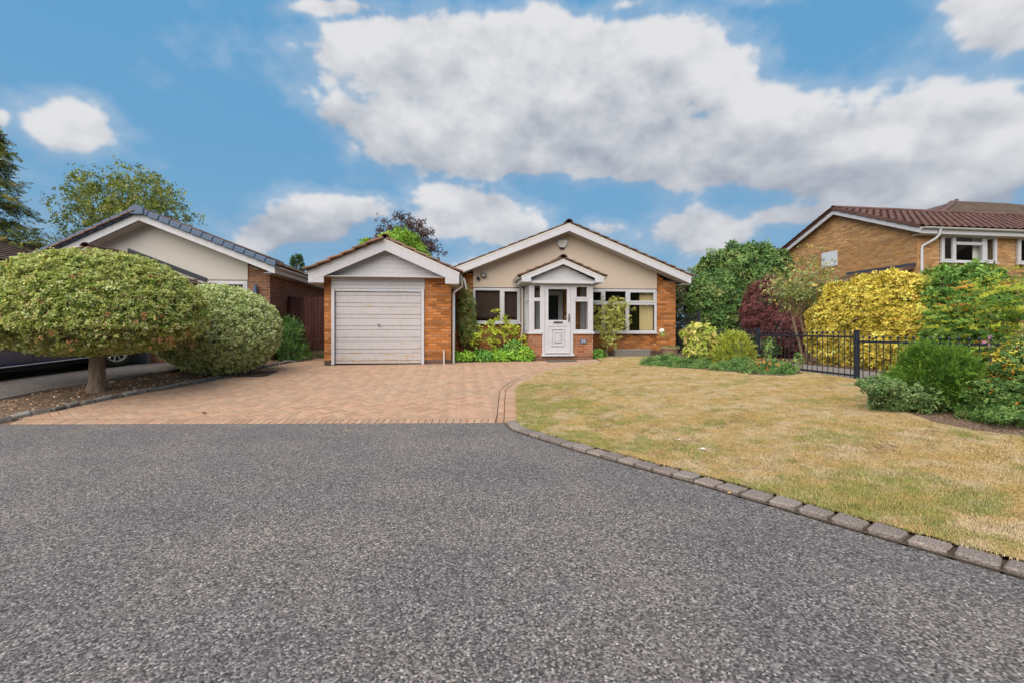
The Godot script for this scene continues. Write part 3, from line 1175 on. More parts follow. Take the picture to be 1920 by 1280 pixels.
# ---- the garage ----
func make_garage() -> void:
	rng.seed = 101
	var g := thing("garage", "small brick garage with a white up-and-over door and white boarded gable", "garage")
	var front := Transform3D(Basis.IDENTITY, P(0, 0, 13.1))
	var x0 := -3.6
	var x1 := -0.29
	var base := 0.3
	var wall := put("front_wall", wall_core(front, x0, x1, base, 2.75, 0.22, [[-3.41, -1.0, base, 2.74]]).done(), M.mortar, g)
	var list := []
	lay_bricks(list, front, -1.0, x1, 0.375 + 0.15, 2.70)
	lay_bricks(list, front, x0, -3.41, 0.375 + 0.15, 2.70)
	set_bricks(list, wall, M.orange_brick, Color(0.56, 0.21, 0.045), Color(0.62, 0.3, 0.12), 300)
	list = []
	lay_bricks(list, front, -1.0, x1, 0.375, 0.5)
	lay_bricks(list, front, x0, -3.41, 0.375, 0.5)
	set_bricks(list, wall, M.brown_brick, Color(0.13, 0.075, 0.06), Color(0.17, 0.1, 0.08), 60, "plinth_brick")
	# the other three walls
	for s in [[-1.0, x0], [1.0, x1]]:
		var t := Transform3D(Basis(Vector3(0, 0, -s[0]), Vector3.UP, Vector3(s[0], 0, 0)), Vector3(s[1], 0, -13.32 if s[0] > 0 else -18.6))
		var sw := put("side_wall", wall_core(t, 0, 5.28, base, 2.75, 0.22, []).done(), M.mortar, g)
		var side := []
		lay_bricks(side, t, -0.21 if s[0] > 0 else 0.0, 5.28 if s[0] > 0 else 5.49, 0.375, 2.7)
		set_bricks(side, sw, M.orange_brick, Color(0.56, 0.21, 0.045), Color(0.62, 0.3, 0.12), 0)
	slab("back_wall", x0, x1, base, 2.75, 18.6, 18.8, M.mortar, g)
	slab("floor", x0 + 0.2, x1 - 0.2, 0.3, 0.4, 13.2, 18.6, M.concrete, g)
	# roof
	gable_roof(g, -1.98, 1.93, 2.83, 0.86, 12.72, 18.9, M.roof_pale, Color(0.36, 0.19, 0.13), 2)
	bargeboards(g, -1.98, 1.9, 2.8, 0.845, 0.26, 12.78, M.white_wood)
	# boxed ends and the flat soffit behind them
	slab("eaves_box", -3.9, -3.52, 2.53, 2.79, 12.75, 12.785, M.white_wood, g)
	slab("eaves_box", -0.43, -0.06, 2.53, 2.79, 12.75, 12.785, M.white_wood, g)
	slab("soffit", -3.9, -3.6, 2.52, 2.54, 12.79, 18.8, M.soffit, g)
	slab("soffit", -0.29, -0.06, 2.52, 2.54, 12.79, 14.3, M.soffit, g)
	slab("fascia", -3.92, -3.9, 2.53, 2.78, 12.79, 18.8, M.white_wood, g)
	slab("soffit", -3.6, -0.29, 2.70, 2.72, 12.8, 13.12, M.soffit, g)
	gutter(g, P(-3.97, 2.83, 18.8), P(-3.97, 2.8, 12.8))
	# boarded gable: each board cut to the slope
	for i in 8:
		var y0 := 2.725 + i * 0.115
		var y1 := y0 + 0.112
		var w0 := (3.56 - y0) / 0.86 * 1.93
		var w1 := maxf(0.0, (3.56 - y1) / 0.86 * 1.93)
		if w0 <= 0.02:
			continue
		var b := Builder.new()
		b.prism(PackedVector2Array([Vector2(-1.98 - w0, y0), Vector2(-1.98 + w0, y0), Vector2(-1.98 + w1, y1), Vector2(-1.98 - w1, y1)] if w1 > 0.01 else [Vector2(-1.98 - w0, y0), Vector2(-1.98 + w0, y0), Vector2(-1.98, 3.56)]), 0.0, 0.018, Transform3D(Basis.from_euler(Vector3(-0.0, 0, 0)), P(0, 0, 13.03 + 0.002 * (i % 2))))
		put("gable_board", b.done(), M.white_wood, g)
	slab("gable_backing", -3.5, -0.4, 2.72, 2.85, 13.06, 13.1, M.white_wood, g)
	var gb := Builder.new()
	gb.prism(PackedVector2Array([Vector2(-3.7, 2.72), Vector2(-0.26, 2.72), Vector2(-1.98, 3.5)]), -13.2, -13.08)
	put("gable_wall", gb.done(), M.white_wood, g)
	for i in 3:
		slab("lintel_board", -3.42, -0.985, 2.415 + i * 0.098, 2.415 + i * 0.098 + 0.094, 13.07, 13.1, M.white_wood, g)
	# door frame and door
	slab("door_frame", -3.41, -3.335, 0.41, 2.41, 13.04, 13.14, M.white, g)
	slab("door_frame", -1.075, -1.0, 0.41, 2.41, 13.04, 13.14, M.white, g)
	slab("door_frame", -3.335, -1.075, 2.345, 2.41, 13.08, 13.14, M.white, g)
	var door := slab("garage_door", -3.33, -1.08, 0.43, 2.34, 13.15, 13.17, M.white_wood, g)
	var rust := rust_paint()
	var y := 2.335
	var k := 0
	while y > 0.5:
		var h := 0.2 if k % 2 else 0.105
		var y0 := maxf(0.435, y - h + 0.008)
		var mesh := ArrayMesh.new()
		var b := Builder.new()
		b.box(Transform3D(Basis.IDENTITY, Vector3.ZERO), Vector3(2.235, y - y0, 0.02), 0.005)
		# texture coordinates in metres over the whole door
		for i in b.v.size():
			b.uv[i] = Vector2((b.v[i].x + 1.12) / 2.24, 1.0 - (b.v[i].y + (y + y0) / 2 - 0.43) / 1.92)
		mesh = b.done()
		put("door_panel", mesh, rust, door, Transform3D(Basis.IDENTITY, P(-2.205, (y + y0) / 2, 13.132 if k % 2 else 13.138) - door.position))
		y -= h
		k += 1
	var hb := Builder.new()
	hb.lathe([[0.0, 0.012], [0.035, 0.012], [0.038, 0.0]], Transform3D(Basis.from_euler(Vector3(PI / 2, 0, 0)), Vector3.ZERO))
	hb.bar(Vector3(-0.045, -0.012, 0.012), Vector3(0.045, 0.012, 0.035), 0.008)
	put("handle", hb.done(), M.chrome, door, Transform3D(Basis.from_euler(Vector3(0, 0, -0.7)), P(-2.2, 1.45, 13.115) - door.position))
	# rainwater pipe at the corner, cable and stub pipe
	pipe("downpipe", [P(-0.03, 2.8, 12.98), P(0.0, 2.62, 13.02), P(0.02, 2.5, 13.1), P(-0.19, 2.36, 13.22), P(-0.22, 2.3, 13.24), P(-0.22, 0.4, 13.24)], 0.035, M.gutter, g)
	pipe("downpipe", [P(0.05, 2.84, 14.2), P(0.1, 2.7, 14.2), P(0.14, 2.5, 14.2)], 0.035, M.gutter, g)
	pipe("cable", [P(-0.3, 2.72, 13.05), P(-0.33, 2.6, 13.06), P(-0.42, 2.56, 13.06), P(-0.6, 2.56, 13.06), P(-0.7, 2.57, 13.06)], 0.009, M.black, g, 6)
	pipe("vent_pipe", [P(-0.47, 0.38, 13.02), P(-0.47, 0.78, 13.02)], 0.022, M.gutter, g)


func rust_paint() -> StandardMaterial3D:
	# white paint worn to rust in flecks and short runs, most of them on the lower panels, as seen
	var w := 512
	var h := 512
	var im := Image.create(w, h, false, Image.FORMAT_RGB8)
	var f := FastNoiseLite.new()
	f.frequency = 0.045
	f.fractal_octaves = 5
	f.seed = 8
	var spots := [[0.02, 0.62, 0.03, 0.012], [0.035, 0.68, 0.03, 0.02], [0.1, 0.79, 0.06, 0.012], [0.88, 0.73, 0.06, 0.012], [0.77, 0.72, 0.03, 0.015], [0.95, 0.83, 0.05, 0.012], [0.72, 0.33, 0.1, 0.006], [0.85, 0.335, 0.06, 0.006], [0.97, 0.78, 0.02, 0.02], [0.2, 0.86, 0.1, 0.02], [0.6, 0.87, 0.14, 0.02], [0.85, 0.9, 0.16, 0.03], [0.08, 0.93, 0.1, 0.03], [0.3, 0.96, 0.3, 0.03], [0.7, 0.96, 0.3, 0.03], [0.95, 0.2, 0.03, 0.01], [0.05, 0.38, 0.02, 0.02], [0.4, 0.2, 0.05, 0.02]]
	for y in h:
		for x in w:
			var u := float(x) / w
			var v := float(y) / h
			var k := 0.0
			for s in spots:
				var px: float = (u - s[0]) / s[2]
				var py: float = (v - s[1]) / s[3]
				k = maxf(k, 1.0 - (px * px + py * py) * 0.5)
			var n := f.get_noise_2d(x, y * 1.6) + 0.5 * f.get_noise_2d(x * 3.1 + 70, y * 4.0)
			var r := smoothstep(0.42, 0.6, n * 0.8 + k * 0.5)
			var dirt := smoothstep(0.0, 0.6, f.get_noise_2d(x * 0.5 + 300, y * 0.25))
			var base := lin(0.43, 0.405, 0.425).lerp(lin(0.38, 0.345, 0.33), dirt * 0.6)
			im.set_pixel(x, y, base.lerp(lin(0.42, 0.25, 0.11), r * 0.8))
	var m := StandardMaterial3D.new()
	m.albedo_texture = ImageTexture.create_from_image(im)
	m.roughness = 0.55
	return m


# ---- the bungalow ----
func make_bungalow() -> void:
	rng.seed = 202
	var h := thing("bungalow", "brick bungalow with a wide cream gable above two white windows", "house")
	var front := Transform3D(Basis.IDENTITY, P(0, 0, 14.85))
	var x0 := -0.2
	var x1 := 6.87
	var left := [0.35, 1.82, 1.53, 2.62]
	var right := [3.98, 6.22, 1.23, 2.62]
	var doorway := [2.28, 3.2, 0.5, 2.55]
	var wall := put("front_wall", wall_core(front, x0, x1, 0.35, 2.9, 0.26, [left, right, doorway]).done(), M.mortar, h)
	var roof_y := func(x: float) -> float: return 4.6 - 0.404 * absf(x - 3.27) - 0.34
	var list := []
	lay_bricks(list, front, 6.235, x1, 0.675, 3.4, func(x, y): return y < roof_y.call(x))
	lay_bricks(list, front, 4.1, 6.235, 0.675, 1.21)
	lay_bricks(list, front, x0, 0.35, 0.675, 3.4, func(x, y): return y < roof_y.call(x))
	lay_bricks(list, front, 0.35, 1.95, 0.675, 1.5)
	lay_bricks(list, front, 1.83, 2.28, 1.5, 2.6)
	lay_bricks(list, front, 3.2, 3.98, 0.675, 2.6)
	set_bricks(list, wall, M.orange_brick, Color(0.53, 0.2, 0.05), Color(0.58, 0.27, 0.1), 300)
	list = []
	lay_bricks(list, front, x0, 2.28, 0.375, 0.66)
	lay_bricks(list, front, 3.2, x1, 0.375, 0.66)
	set_bricks(list, wall, M.brown_brick, Color(0.13, 0.075, 0.06), Color(0.17, 0.1, 0.08), 90, "plinth_brick")
	# corner piers above the wall core, and the rendered gable panel between them
	for s in [[x0, 0.35], [6.235, x1]]:
		var b := Builder.new()
		b.prism(PackedVector2Array([Vector2(s[0], 2.89), Vector2(s[1], 2.89), Vector2(s[1], roof_y.call(s[1])), Vector2(s[0], roof_y.call(s[0]))]), -15.1, -14.853)
		put("pier", b.done(), M.mortar, h)
	var gb := Builder.new()
	gb.prism(PackedVector2Array([Vector2(0.355, 2.635), Vector2(6.23, 2.635), Vector2(6.23, roof_y.call(6.23) + 0.1), Vector2(3.27, roof_y.call(3.27) + 0.1), Vector2(0.355, roof_y.call(0.355) + 0.1)]), -15.0, -14.82)
	put("gable_panel", gb.done(), M.cream, h)
	slab("panel_edge", 6.19, 6.233, 2.64, 3.1, 14.805, 14.83, M.cream, h)
	slab("window_head", 0.33, 6.25, 2.612, 2.634, 14.81, 14.9, M.dark_metal, h)
	# side and back walls, floor, ceiling
	for s in [[-1.0, x0], [1.0, x1]]:
		var t := Transform3D(Basis(Vector3(0, 0, -s[0]), Vector3.UP, Vector3(s[0], 0, 0)), Vector3(s[1], 0, -15.11 if s[0] > 0 else -24.0))
		var sw := put("side_wall", wall_core(t, 0, 8.89, 0.35, 2.9, 0.26, []).done(), M.mortar, h)
		var side := []
		if s[0] > 0:
			lay_bricks(side, t, -0.25, 8.89, 0.375, 2.9)
			set_bricks(side, sw, M.orange_brick, Color(0.53, 0.2, 0.05), Color(0.58, 0.27, 0.1), 0)
	slab("back_wall", x0, x1, 0.35, 2.9, 24.0, 24.25, M.mortar, h)
	slab("floor", x0 + 0.25, x1 - 0.25, 0.45, 0.55, 15.1, 24.0, M.carpet, h)
	slab("ceiling", x0 + 0.25, x1 - 0.25, 2.75, 2.85, 15.12, 24.0, M.room, h)
	slab("room_wall", x0 + 0.27, x1 - 0.27, 0.55, 2.75, 19.0, 19.1, M.room, h)
	slab("room_wall", 2.0, 2.1, 0.55, 2.75, 15.12, 19.0, M.room, h)
	slab("room_wall", 3.5, 3.6, 0.55, 2.75, 15.12, 19.0, M.room, h)
	# roof, bargeboards, soffit
	gable_roof(h, 3.27, 3.92, 3.0, 1.584, 14.36, 24.3, M.roof_brown, Color(0.2, 0.115, 0.085), 2)
	bargeboards(h, 3.27, 3.9, 2.97, 1.576, 0.2, 14.42, M.white)
	sloped_soffit(h, 3.27, 3.88, 2.97, 1.57, 0.2, 14.4, 14.86)
	slab("fascia", 7.13, 7.15, 2.76, 2.95, 14.42, 24.2, M.white, h)
	slab("soffit", 6.87, 7.14, 2.75, 2.765, 14.43, 24.2, M.soffit, h)
	gutter(h, P(7.21, 2.95, 24.2), P(7.21, 2.92, 14.45))
	# windows
	window(h, left[0], left[1], left[2], left[3] - 0.01, 14.83, [[0.4, 1.2, 1.58, 2.56, false], [1.27, 1.77, 1.58, 2.56, true]])
	window(h, right[0], right[1], right[2], right[3] - 0.01, 14.83, [[4.03, 4.44, 2.2, 2.56, true], [4.51, 5.22, 2.2, 2.56, false], [5.29, 6.17, 2.2, 2.56, true], [4.03, 4.44, 1.28, 2.14, false], [4.51, 5.22, 1.28, 2.14, false], [5.29, 6.17, 1.28, 2.14, false]])
	# inner door inside the porch
	var inner := slab("inner_door", 2.3, 3.18, 0.5, 2.54, 14.9, 14.94, M.white, h)
	slab("pane", 2.45, 3.03, 0.9, 2.4, 14.885, 14.905, M.car_glass, inner).position -= inner.position
	# things fixed to the wall
	var alarm := Builder.new()
	var ap := PackedVector2Array([Vector2(-0.16, 0.1), Vector2(0.16, 0.1), Vector2(0.15, -0.02), Vector2(0.07, -0.13), Vector2(-0.07, -0.13), Vector2(-0.15, -0.02)])
	alarm.prism(ap, 0.0, 0.09)
	var ab := thing("alarm_box", "white bell-shaped alarm box with dark base high on the cream gable", "alarm box", P(3.13, 4.03, 14.818))
	put("casing", alarm.done(), M.white, ab)
	put("base", box_mesh(Vector3(0.13, 0.05, 0.07), 0.01), M.black, ab, Transform3D(Basis.IDENTITY, Vector3(0, -0.155, 0.04)))
	var ap2 := PackedVector2Array()
	for p in ap:
		ap2.append(p * 0.72 + Vector2(0, 0.01))
	var af := Builder.new()
	af.prism(ap2, 0.0, 0.008)
	put("face", af.done(), M.soffit, ab, Transform3D(Basis.IDENTITY, Vector3(0, 0, 0.09)))
	var fl := thing("floodlight", "small square black floodlight high on the gable beside the garage", "floodlight", P(0.67, 2.995, 14.818))
	put("housing", box_mesh(Vector3(0.17, 0.12, 0.06), 0.008), M.black, fl, Transform3D(Basis.from_euler(Vector3(0.15, 0, 0)), Vector3(0, 0, 0.07)))
	put("lens", box_mesh(Vector3(0.13, 0.085, 0.01), 0.003), M.chrome, fl, Transform3D(Basis.from_euler(Vector3(0.15, 0, 0)), Vector3(0, -0.003, 0.101)))
	put("bracket", box_mesh(Vector3(0.03, 0.05, 0.06), 0.004), M.black, fl, Transform3D(Basis.IDENTITY, Vector3(0, -0.02, 0.03)))
	var sn := thing("motion_sensor", "small black round motion sensor just below the square floodlight", "sensor", P(0.5, 2.9, 14.818))
	var sb := Builder.new()
	sb.lathe([[0.0, 0.075], [0.035, 0.07], [0.05, 0.045], [0.05, 0.0], [0.0, -0.01]], Transform3D(Basis.from_euler(Vector3(1.9, 0.3, 0)), Vector3(0, 0, 0.05)), 14)
	put("eye", sb.done(), M.black, sn)
	put("mount", box_mesh(Vector3(0.05, 0.06, 0.04), 0.006), M.black, sn, Transform3D(Basis.IDENTITY, Vector3(0, 0.02, 0.02)))
	pipe("cable", [P(0.5, 2.96, 14.81), P(0.56, 3.06, 14.81), P(0.95, 3.17, 14.81), P(1.35, 3.33, 14.81)], 0.008, M.soffit, h, 5)
	# blinds and curtains behind the glass
	for s in [[0.41, 1.2, "dark slatted blind behind the wide pane of the window beside the garage"], [1.27, 1.77, "dark slatted blind behind the narrow pane beside the porch"]]:
		var bl := thing("window_blind", s[2], "blind", P((s[0] + s[1]) / 2, 2.55, 14.9), 0, "dark blinds in the bungalow")
		var sm := box_mesh(Vector3(s[1] - s[0], 0.003, 0.036), 0.0)
		for i in 24:
			put("slat", sm, M.blind, bl, Transform3D(Basis.from_euler(Vector3(0.85, 0, 0)), Vector3(0, -0.04 - i * 0.034, 0)))
		put("bottom_rail", box_mesh(Vector3(s[1] - s[0], 0.02, 0.03), 0.004), M.fence_board[4], bl, Transform3D(Basis.IDENTITY, Vector3(0, -0.87, 0)))
		put("head_rail", box_mesh(Vector3(s[1] - s[0], 0.03, 0.03), 0.004), M.blind, bl)
	curtain(5.72, 6.16, 1.28, 2.6, 14.98, 0.09, "long cream curtain drawn aside behind the window next to the brick corner")
	curtain(4.0, 4.2, 1.28, 2.6, 14.98, 0.09, "narrow cream curtain behind the wide window next to the porch")


func curtain(x0: float, x1: float, y0: float, y1: float, d: float, fold: float, label: String) -> void:
	var b := Builder.new()
	var n := 40
	for i in n:
		var xa := lerpf(x0, x1, float(i) / n)
		var xb := lerpf(x0, x1, float(i + 1) / n)
		var za := -d + 0.035 * sin(xa / fold * TAU)
		var zb := -d + 0.035 * sin(xb / fold * TAU)
		b.quad(Vector3(xa, y0, za), Vector3(xb, y0, zb), Vector3(xb, y1, zb), Vector3(xa, y1, za), Vector3(0, 0, 1))
	var o := put("curtain", b.done(), M.curtain)
	tag(o, label, "curtain", "cream curtains of the bungalow")


# ---- the porch ----
func make_porch() -> void:
	rng.seed = 303
	var p := thing("entrance_porch", "white glazed entrance porch on a low brick wall with a little tiled gable", "porch")
	var x0 := 1.92
	var x1 := 3.79
	var front := Transform3D(Basis.IDENTITY, P(0, 0, 13.6))
	var wall := put("dwarf_wall", wall_core(front, x0, x1, 0.3, 1.2, 0.12, [[2.31, 3.2, 0.585, 1.3]]).done(), M.mortar_pale, p)
	var list := []
	lay_bricks(list, front, x0, 2.3, 0.6, 1.19)
	lay_bricks(list, front, 3.21, x1, 0.6, 1.19)
	var base := []
	lay_bricks(base, front, x0, x1, 0.45, 0.59)
	set_bricks(list, wall, M.red_brick, Color(0.47, 0.165, 0.075), Color(0.5, 0.26, 0.15), 300)
	set_bricks(base, wall, [M.left_brick[0], M.left_brick[1], M.left_brick[2]], Color(0.3, 0.12, 0.08), Color(0.3, 0.12, 0.08), 60, "plinth_brick")
	for s in [[-1.0, x0], [1.0, x1]]:
		var t := Transform3D(Basis(Vector3(0, 0, -s[0]), Vector3.UP, Vector3(s[0], 0, 0)), Vector3(s[1], 0, -13.72 if s[0] > 0 else -14.84))
		var sw := put("side_wall", wall_core(t, 0, 1.12, 0.3, 1.2, 0.12, []).done(), M.mortar_pale, p)
		var side := []
		lay_bricks(side, t, -0.11 if s[0] > 0 else 0.0, 1.115 if s[0] > 0 else 1.23, 0.45, 1.19)
		set_bricks(side, sw, M.red_brick, Color(0.47, 0.165, 0.075), Color(0.5, 0.26, 0.15), 80)
	slab("floor", x0 + 0.1, x1 - 0.1, 0.45, 0.56, 13.7, 14.84, M.concrete, p)
	slab("ceiling", x0, x1, 2.66, 2.7, 13.56, 14.83, M.white, p)
	# white frames: corner posts, sill rail, head
	var d := 13.6
	for xx in [[x0, x0 + 0.085], [x1 - 0.085, x1]]:
		slab("post", xx[0], xx[1], 1.262, 2.665, d - 0.03, d + 0.06, M.white, p)
	slab("sill", x0 - 0.04, 2.3, 1.2, 1.262, d - 0.06, d + 0.1, M.white, p, 0.008)
	slab("sill", 3.2, x1 + 0.04, 1.2, 1.262, d - 0.06, d + 0.1, M.white, p, 0.008)
	slab("sill", x0 - 0.045, x0 + 0.1, 1.201, 1.261, d + 0.1, 14.84, M.white, p, 0.008)
	slab("sill", x1 - 0.1, x1 + 0.045, 1.201, 1.261, d + 0.1, 14.84, M.white, p, 0.008)
	window(p, x0 + 0.085, 2.3, 1.262, 2.665, d + 0.01, [[2.05, 2.26, 1.31, 2.16, false], [2.05, 2.26, 2.22, 2.61, false]], false)
	window(p, 3.2, x1 - 0.085, 1.262, 2.665, d + 0.01, [[3.25, 3.66, 1.31, 2.16, false], [3.25, 3.66, 2.22, 2.61, true]], false)
	# glazed flanks
	for s in [[x0 + 0.035, -1.0], [x1 - 0.035, 1.0]]:
		var b := Builder.new()
		for q in [[13.66, 13.72], [14.14, 14.2], [14.5, 14.55], [14.78, 14.84]]:
			b.bar(P(s[0] - 0.03, 1.262, q[0]), P(s[0] + 0.03, 2.665, q[1]))
		for q in [[1.262, 1.31], [2.15, 2.22], [2.61, 2.664]]:
			b.bar(P(s[0] - 0.028, q[0], 13.72), P(s[0] + 0.028, q[1], 14.78))
		var o := put("flank_window", b.done(), M.white, p)
		for q in [[13.72, 14.14], [14.2, 14.5], [14.55, 14.78]]:
			slab("pane", s[0] - 0.004, s[0] + 0.004, 1.31, 2.15, q[0], q[1], M.glass, o, 0.0)
			slab("pane", s[0] - 0.004, s[0] + 0.004, 2.22, 2.61, q[0], q[1], M.glass, o, 0.0)
	# door: frame, leaf with a tall pane above and a moulded panel below
	var fr := Builder.new()
	fr.bar(P(2.3, 0.6, d + 0.05), P(2.37, 2.665, d - 0.03))
	fr.bar(P(3.13, 0.6, d + 0.05), P(3.2, 2.665, d - 0.03))
	fr.bar(P(2.37, 2.6, d + 0.05), P(3.13, 2.665, d - 0.03))
	fr.bar(P(2.27, 0.575, d + 0.05), P(3.23, 0.635, d - 0.09), 0.008)
	put("door_frame", fr.done(), M.white, p)
	var dl := Builder.new()
	var zf := d - 0.015
	dl.bar(P(2.375, 0.65, d + 0.03), P(2.48, 2.595, zf))
	dl.bar(P(3.02, 0.65, d + 0.03), P(3.125, 2.595, zf))
	dl.bar(P(2.48, 2.49, d + 0.03), P(3.02, 2.595, zf))
	dl.bar(P(2.48, 0.65, d + 0.03), P(3.02, 0.78, zf))
	dl.bar(P(2.48, 1.42, d + 0.03), P(3.02, 1.6, zf))
	dl.bar(P(2.48, 0.78, d + 0.03), P(3.02, 1.42, zf + 0.012), 0.0)
	var leaf := put("front_door", dl.done(), M.white, p)
	# raised mouldings of the lower panel
	for q in [[2.56, 2.94, 0.86, 1.36, 0.012], [2.64, 2.86, 0.96, 1.27, 0.02]]:
		var mo := Builder.new()
		mo.bar(P(q[0], q[2], zf + 0.012), P(q[0] + 0.03, q[3], zf - q[4]), 0.008)
		mo.bar(P(q[1] - 0.03, q[2], zf + 0.012), P(q[1], q[3], zf - q[4]), 0.008)
		mo.bar(P(q[0] + 0.03, q[3] - 0.03, zf + 0.012), P(q[1] - 0.03, q[3], zf - q[4]), 0.008)
		mo.bar(P(q[0] + 0.03, q[2], zf + 0.012), P(q[1] - 0.03, q[2] + 0.03, zf - q[4]), 0.008)
		put("moulding", mo.done(), M.white, leaf)
	slab("panel", 2.675, 2.825, 0.995, 1.235, zf - 0.012, zf + 0.012, M.white, leaf, 0.008)
	slab("pane", 2.475, 3.025, 1.595, 2.495, d - 0.002, d + 0.008, M.glass, leaf, 0.0)
	slab("letter_plate", 2.62, 2.9, 1.505, 1.565, zf - 0.016, zf + 0.001, M.chrome, leaf, 0.006)
	slab("letter_flap", 2.645, 2.875, 1.518, 1.55, zf - 0.021, zf - 0.0165, M.dark_metal, leaf, 0.004)
	slab("handle_plate", 3.065, 3.1, 1.54, 1.78, zf - 0.012, zf + 0.001, M.black, leaf, 0.006)
	pipe("handle", [P(3.082, 1.68, zf - 0.01), P(3.082, 1.68, zf - 0.05), P(3.06, 1.68, zf - 0.055), P(2.97, 1.675, zf - 0.055)], 0.01, M.chrome, leaf, 7)
	slab("weather_bar", 2.42, 3.08, 0.66, 0.69, zf - 0.04, zf - 0.001, M.gutter, leaf, 0.006)
	# gable and roof
	var xc := 2.86
	var gb := Builder.new()
	for i in 5:
		var y0 := 2.7 + i * 0.118
		var w0 := (3.2 - y0) / 0.46 * 0.98
		var w1 := (3.2 - y0 - 0.105) / 0.46 * 0.98
		if w0 < 0.05:
			continue
		var cb := Builder.new()
		cb.prism(PackedVector2Array([Vector2(xc - w0, y0), Vector2(xc + w0, y0), Vector2(xc + maxf(w1, 0.005), minf(y0 + 0.105, 3.2)), Vector2(xc - maxf(w1, 0.005), minf(y0 + 0.105, 3.2))]), 0.0, 0.02, Transform3D(Basis.from_euler(Vector3(-0.03, 0, 0)), P(0, 0, 13.46)))
		put("gable_board", cb.done(), M.white, p)
	gb.prism(PackedVector2Array([Vector2(xc - 1.05, 2.67), Vector2(xc + 1.05, 2.67), Vector2(xc, 3.16)]), -13.62, -13.52)
	put("gable_wall", gb.done(), M.white, p)
	slab("head_rail", x0 - 0.1, x1 + 0.1, 2.64, 2.72, 13.42, 13.6, M.white, p)
	gable_roof(p, xc, 1.2, 2.83, 0.5, 13.3, 14.8, M.roof_brown, Color(0.25, 0.14, 0.1), 2, 0.26)
	bargeboards(p, xc, 1.18, 2.80, 0.5, 0.12, 13.36, M.white)
	slab("eaves_box", xc - 1.17, xc - 0.92, 2.665, 2.80, 13.32, 13.36, M.white, p)
	slab("eaves_box", xc + 0.92, xc + 1.17, 2.665, 2.80, 13.32, 13.36, M.white, p)
	for s: float in [-1.0, 1.0]:
		slab("soffit", xc + s * 0.9, xc + s * 1.16, 2.66, 2.675, 13.37, 14.8, M.white, p)
		slab("fascia", xc + s * 1.16, xc + s * 1.18, 2.67, 2.8, 13.37, 14.8, M.white, p)
		gutter(p, P(xc + s * 1.235, 2.84, 14.8), P(xc + s * 1.235, 2.82, 13.34), 0.05)
	pipe("downpipe", [P(xc - 1.235, 2.79, 14.6), P(xc - 1.235, 2.72, 14.6), P(1.86, 2.6, 14.65), P(1.86, 1.3, 14.65), P(1.82, 1.2, 14.5), P(1.82, 0.5, 14.5)], 0.03, M.gutter, p)
	# number on the wall beside the door
	var np := thing("number_plate", "small dark plate with the number 19 on the porch wall", "house number", P(3.5, 0.995, 13.575))
	put("plate", box_mesh(Vector3(0.17, 0.13, 0.015), 0.004), M.slate_blue, np, Transform3D(Basis.IDENTITY, Vector3(0, 0, -0.002)))
	var tm := TextMesh.new()
	tm.text = "19"
	tm.font_size = 32
	tm.pixel_size = 0.0034
	tm.depth = 0.004
	var font := SystemFont.new()
	font.font_names = PackedStringArray(["Droid Serif"])
	font.font_weight = 700
	tm.font = font
	put("number", tm, M.white, np, Transform3D(Basis.IDENTITY, Vector3(0, 0, 0.009)))
	var mat_o := put("doormat", box_mesh(Vector3(0.86, 0.02, 0.34), 0.008), M.mat, self, on_land(Vector2(2.8, 13.3), Vector2(1, 0), 0.012))
	tag(mat_o, "thin grey-brown doormat on the paving below the front door", "doormat")


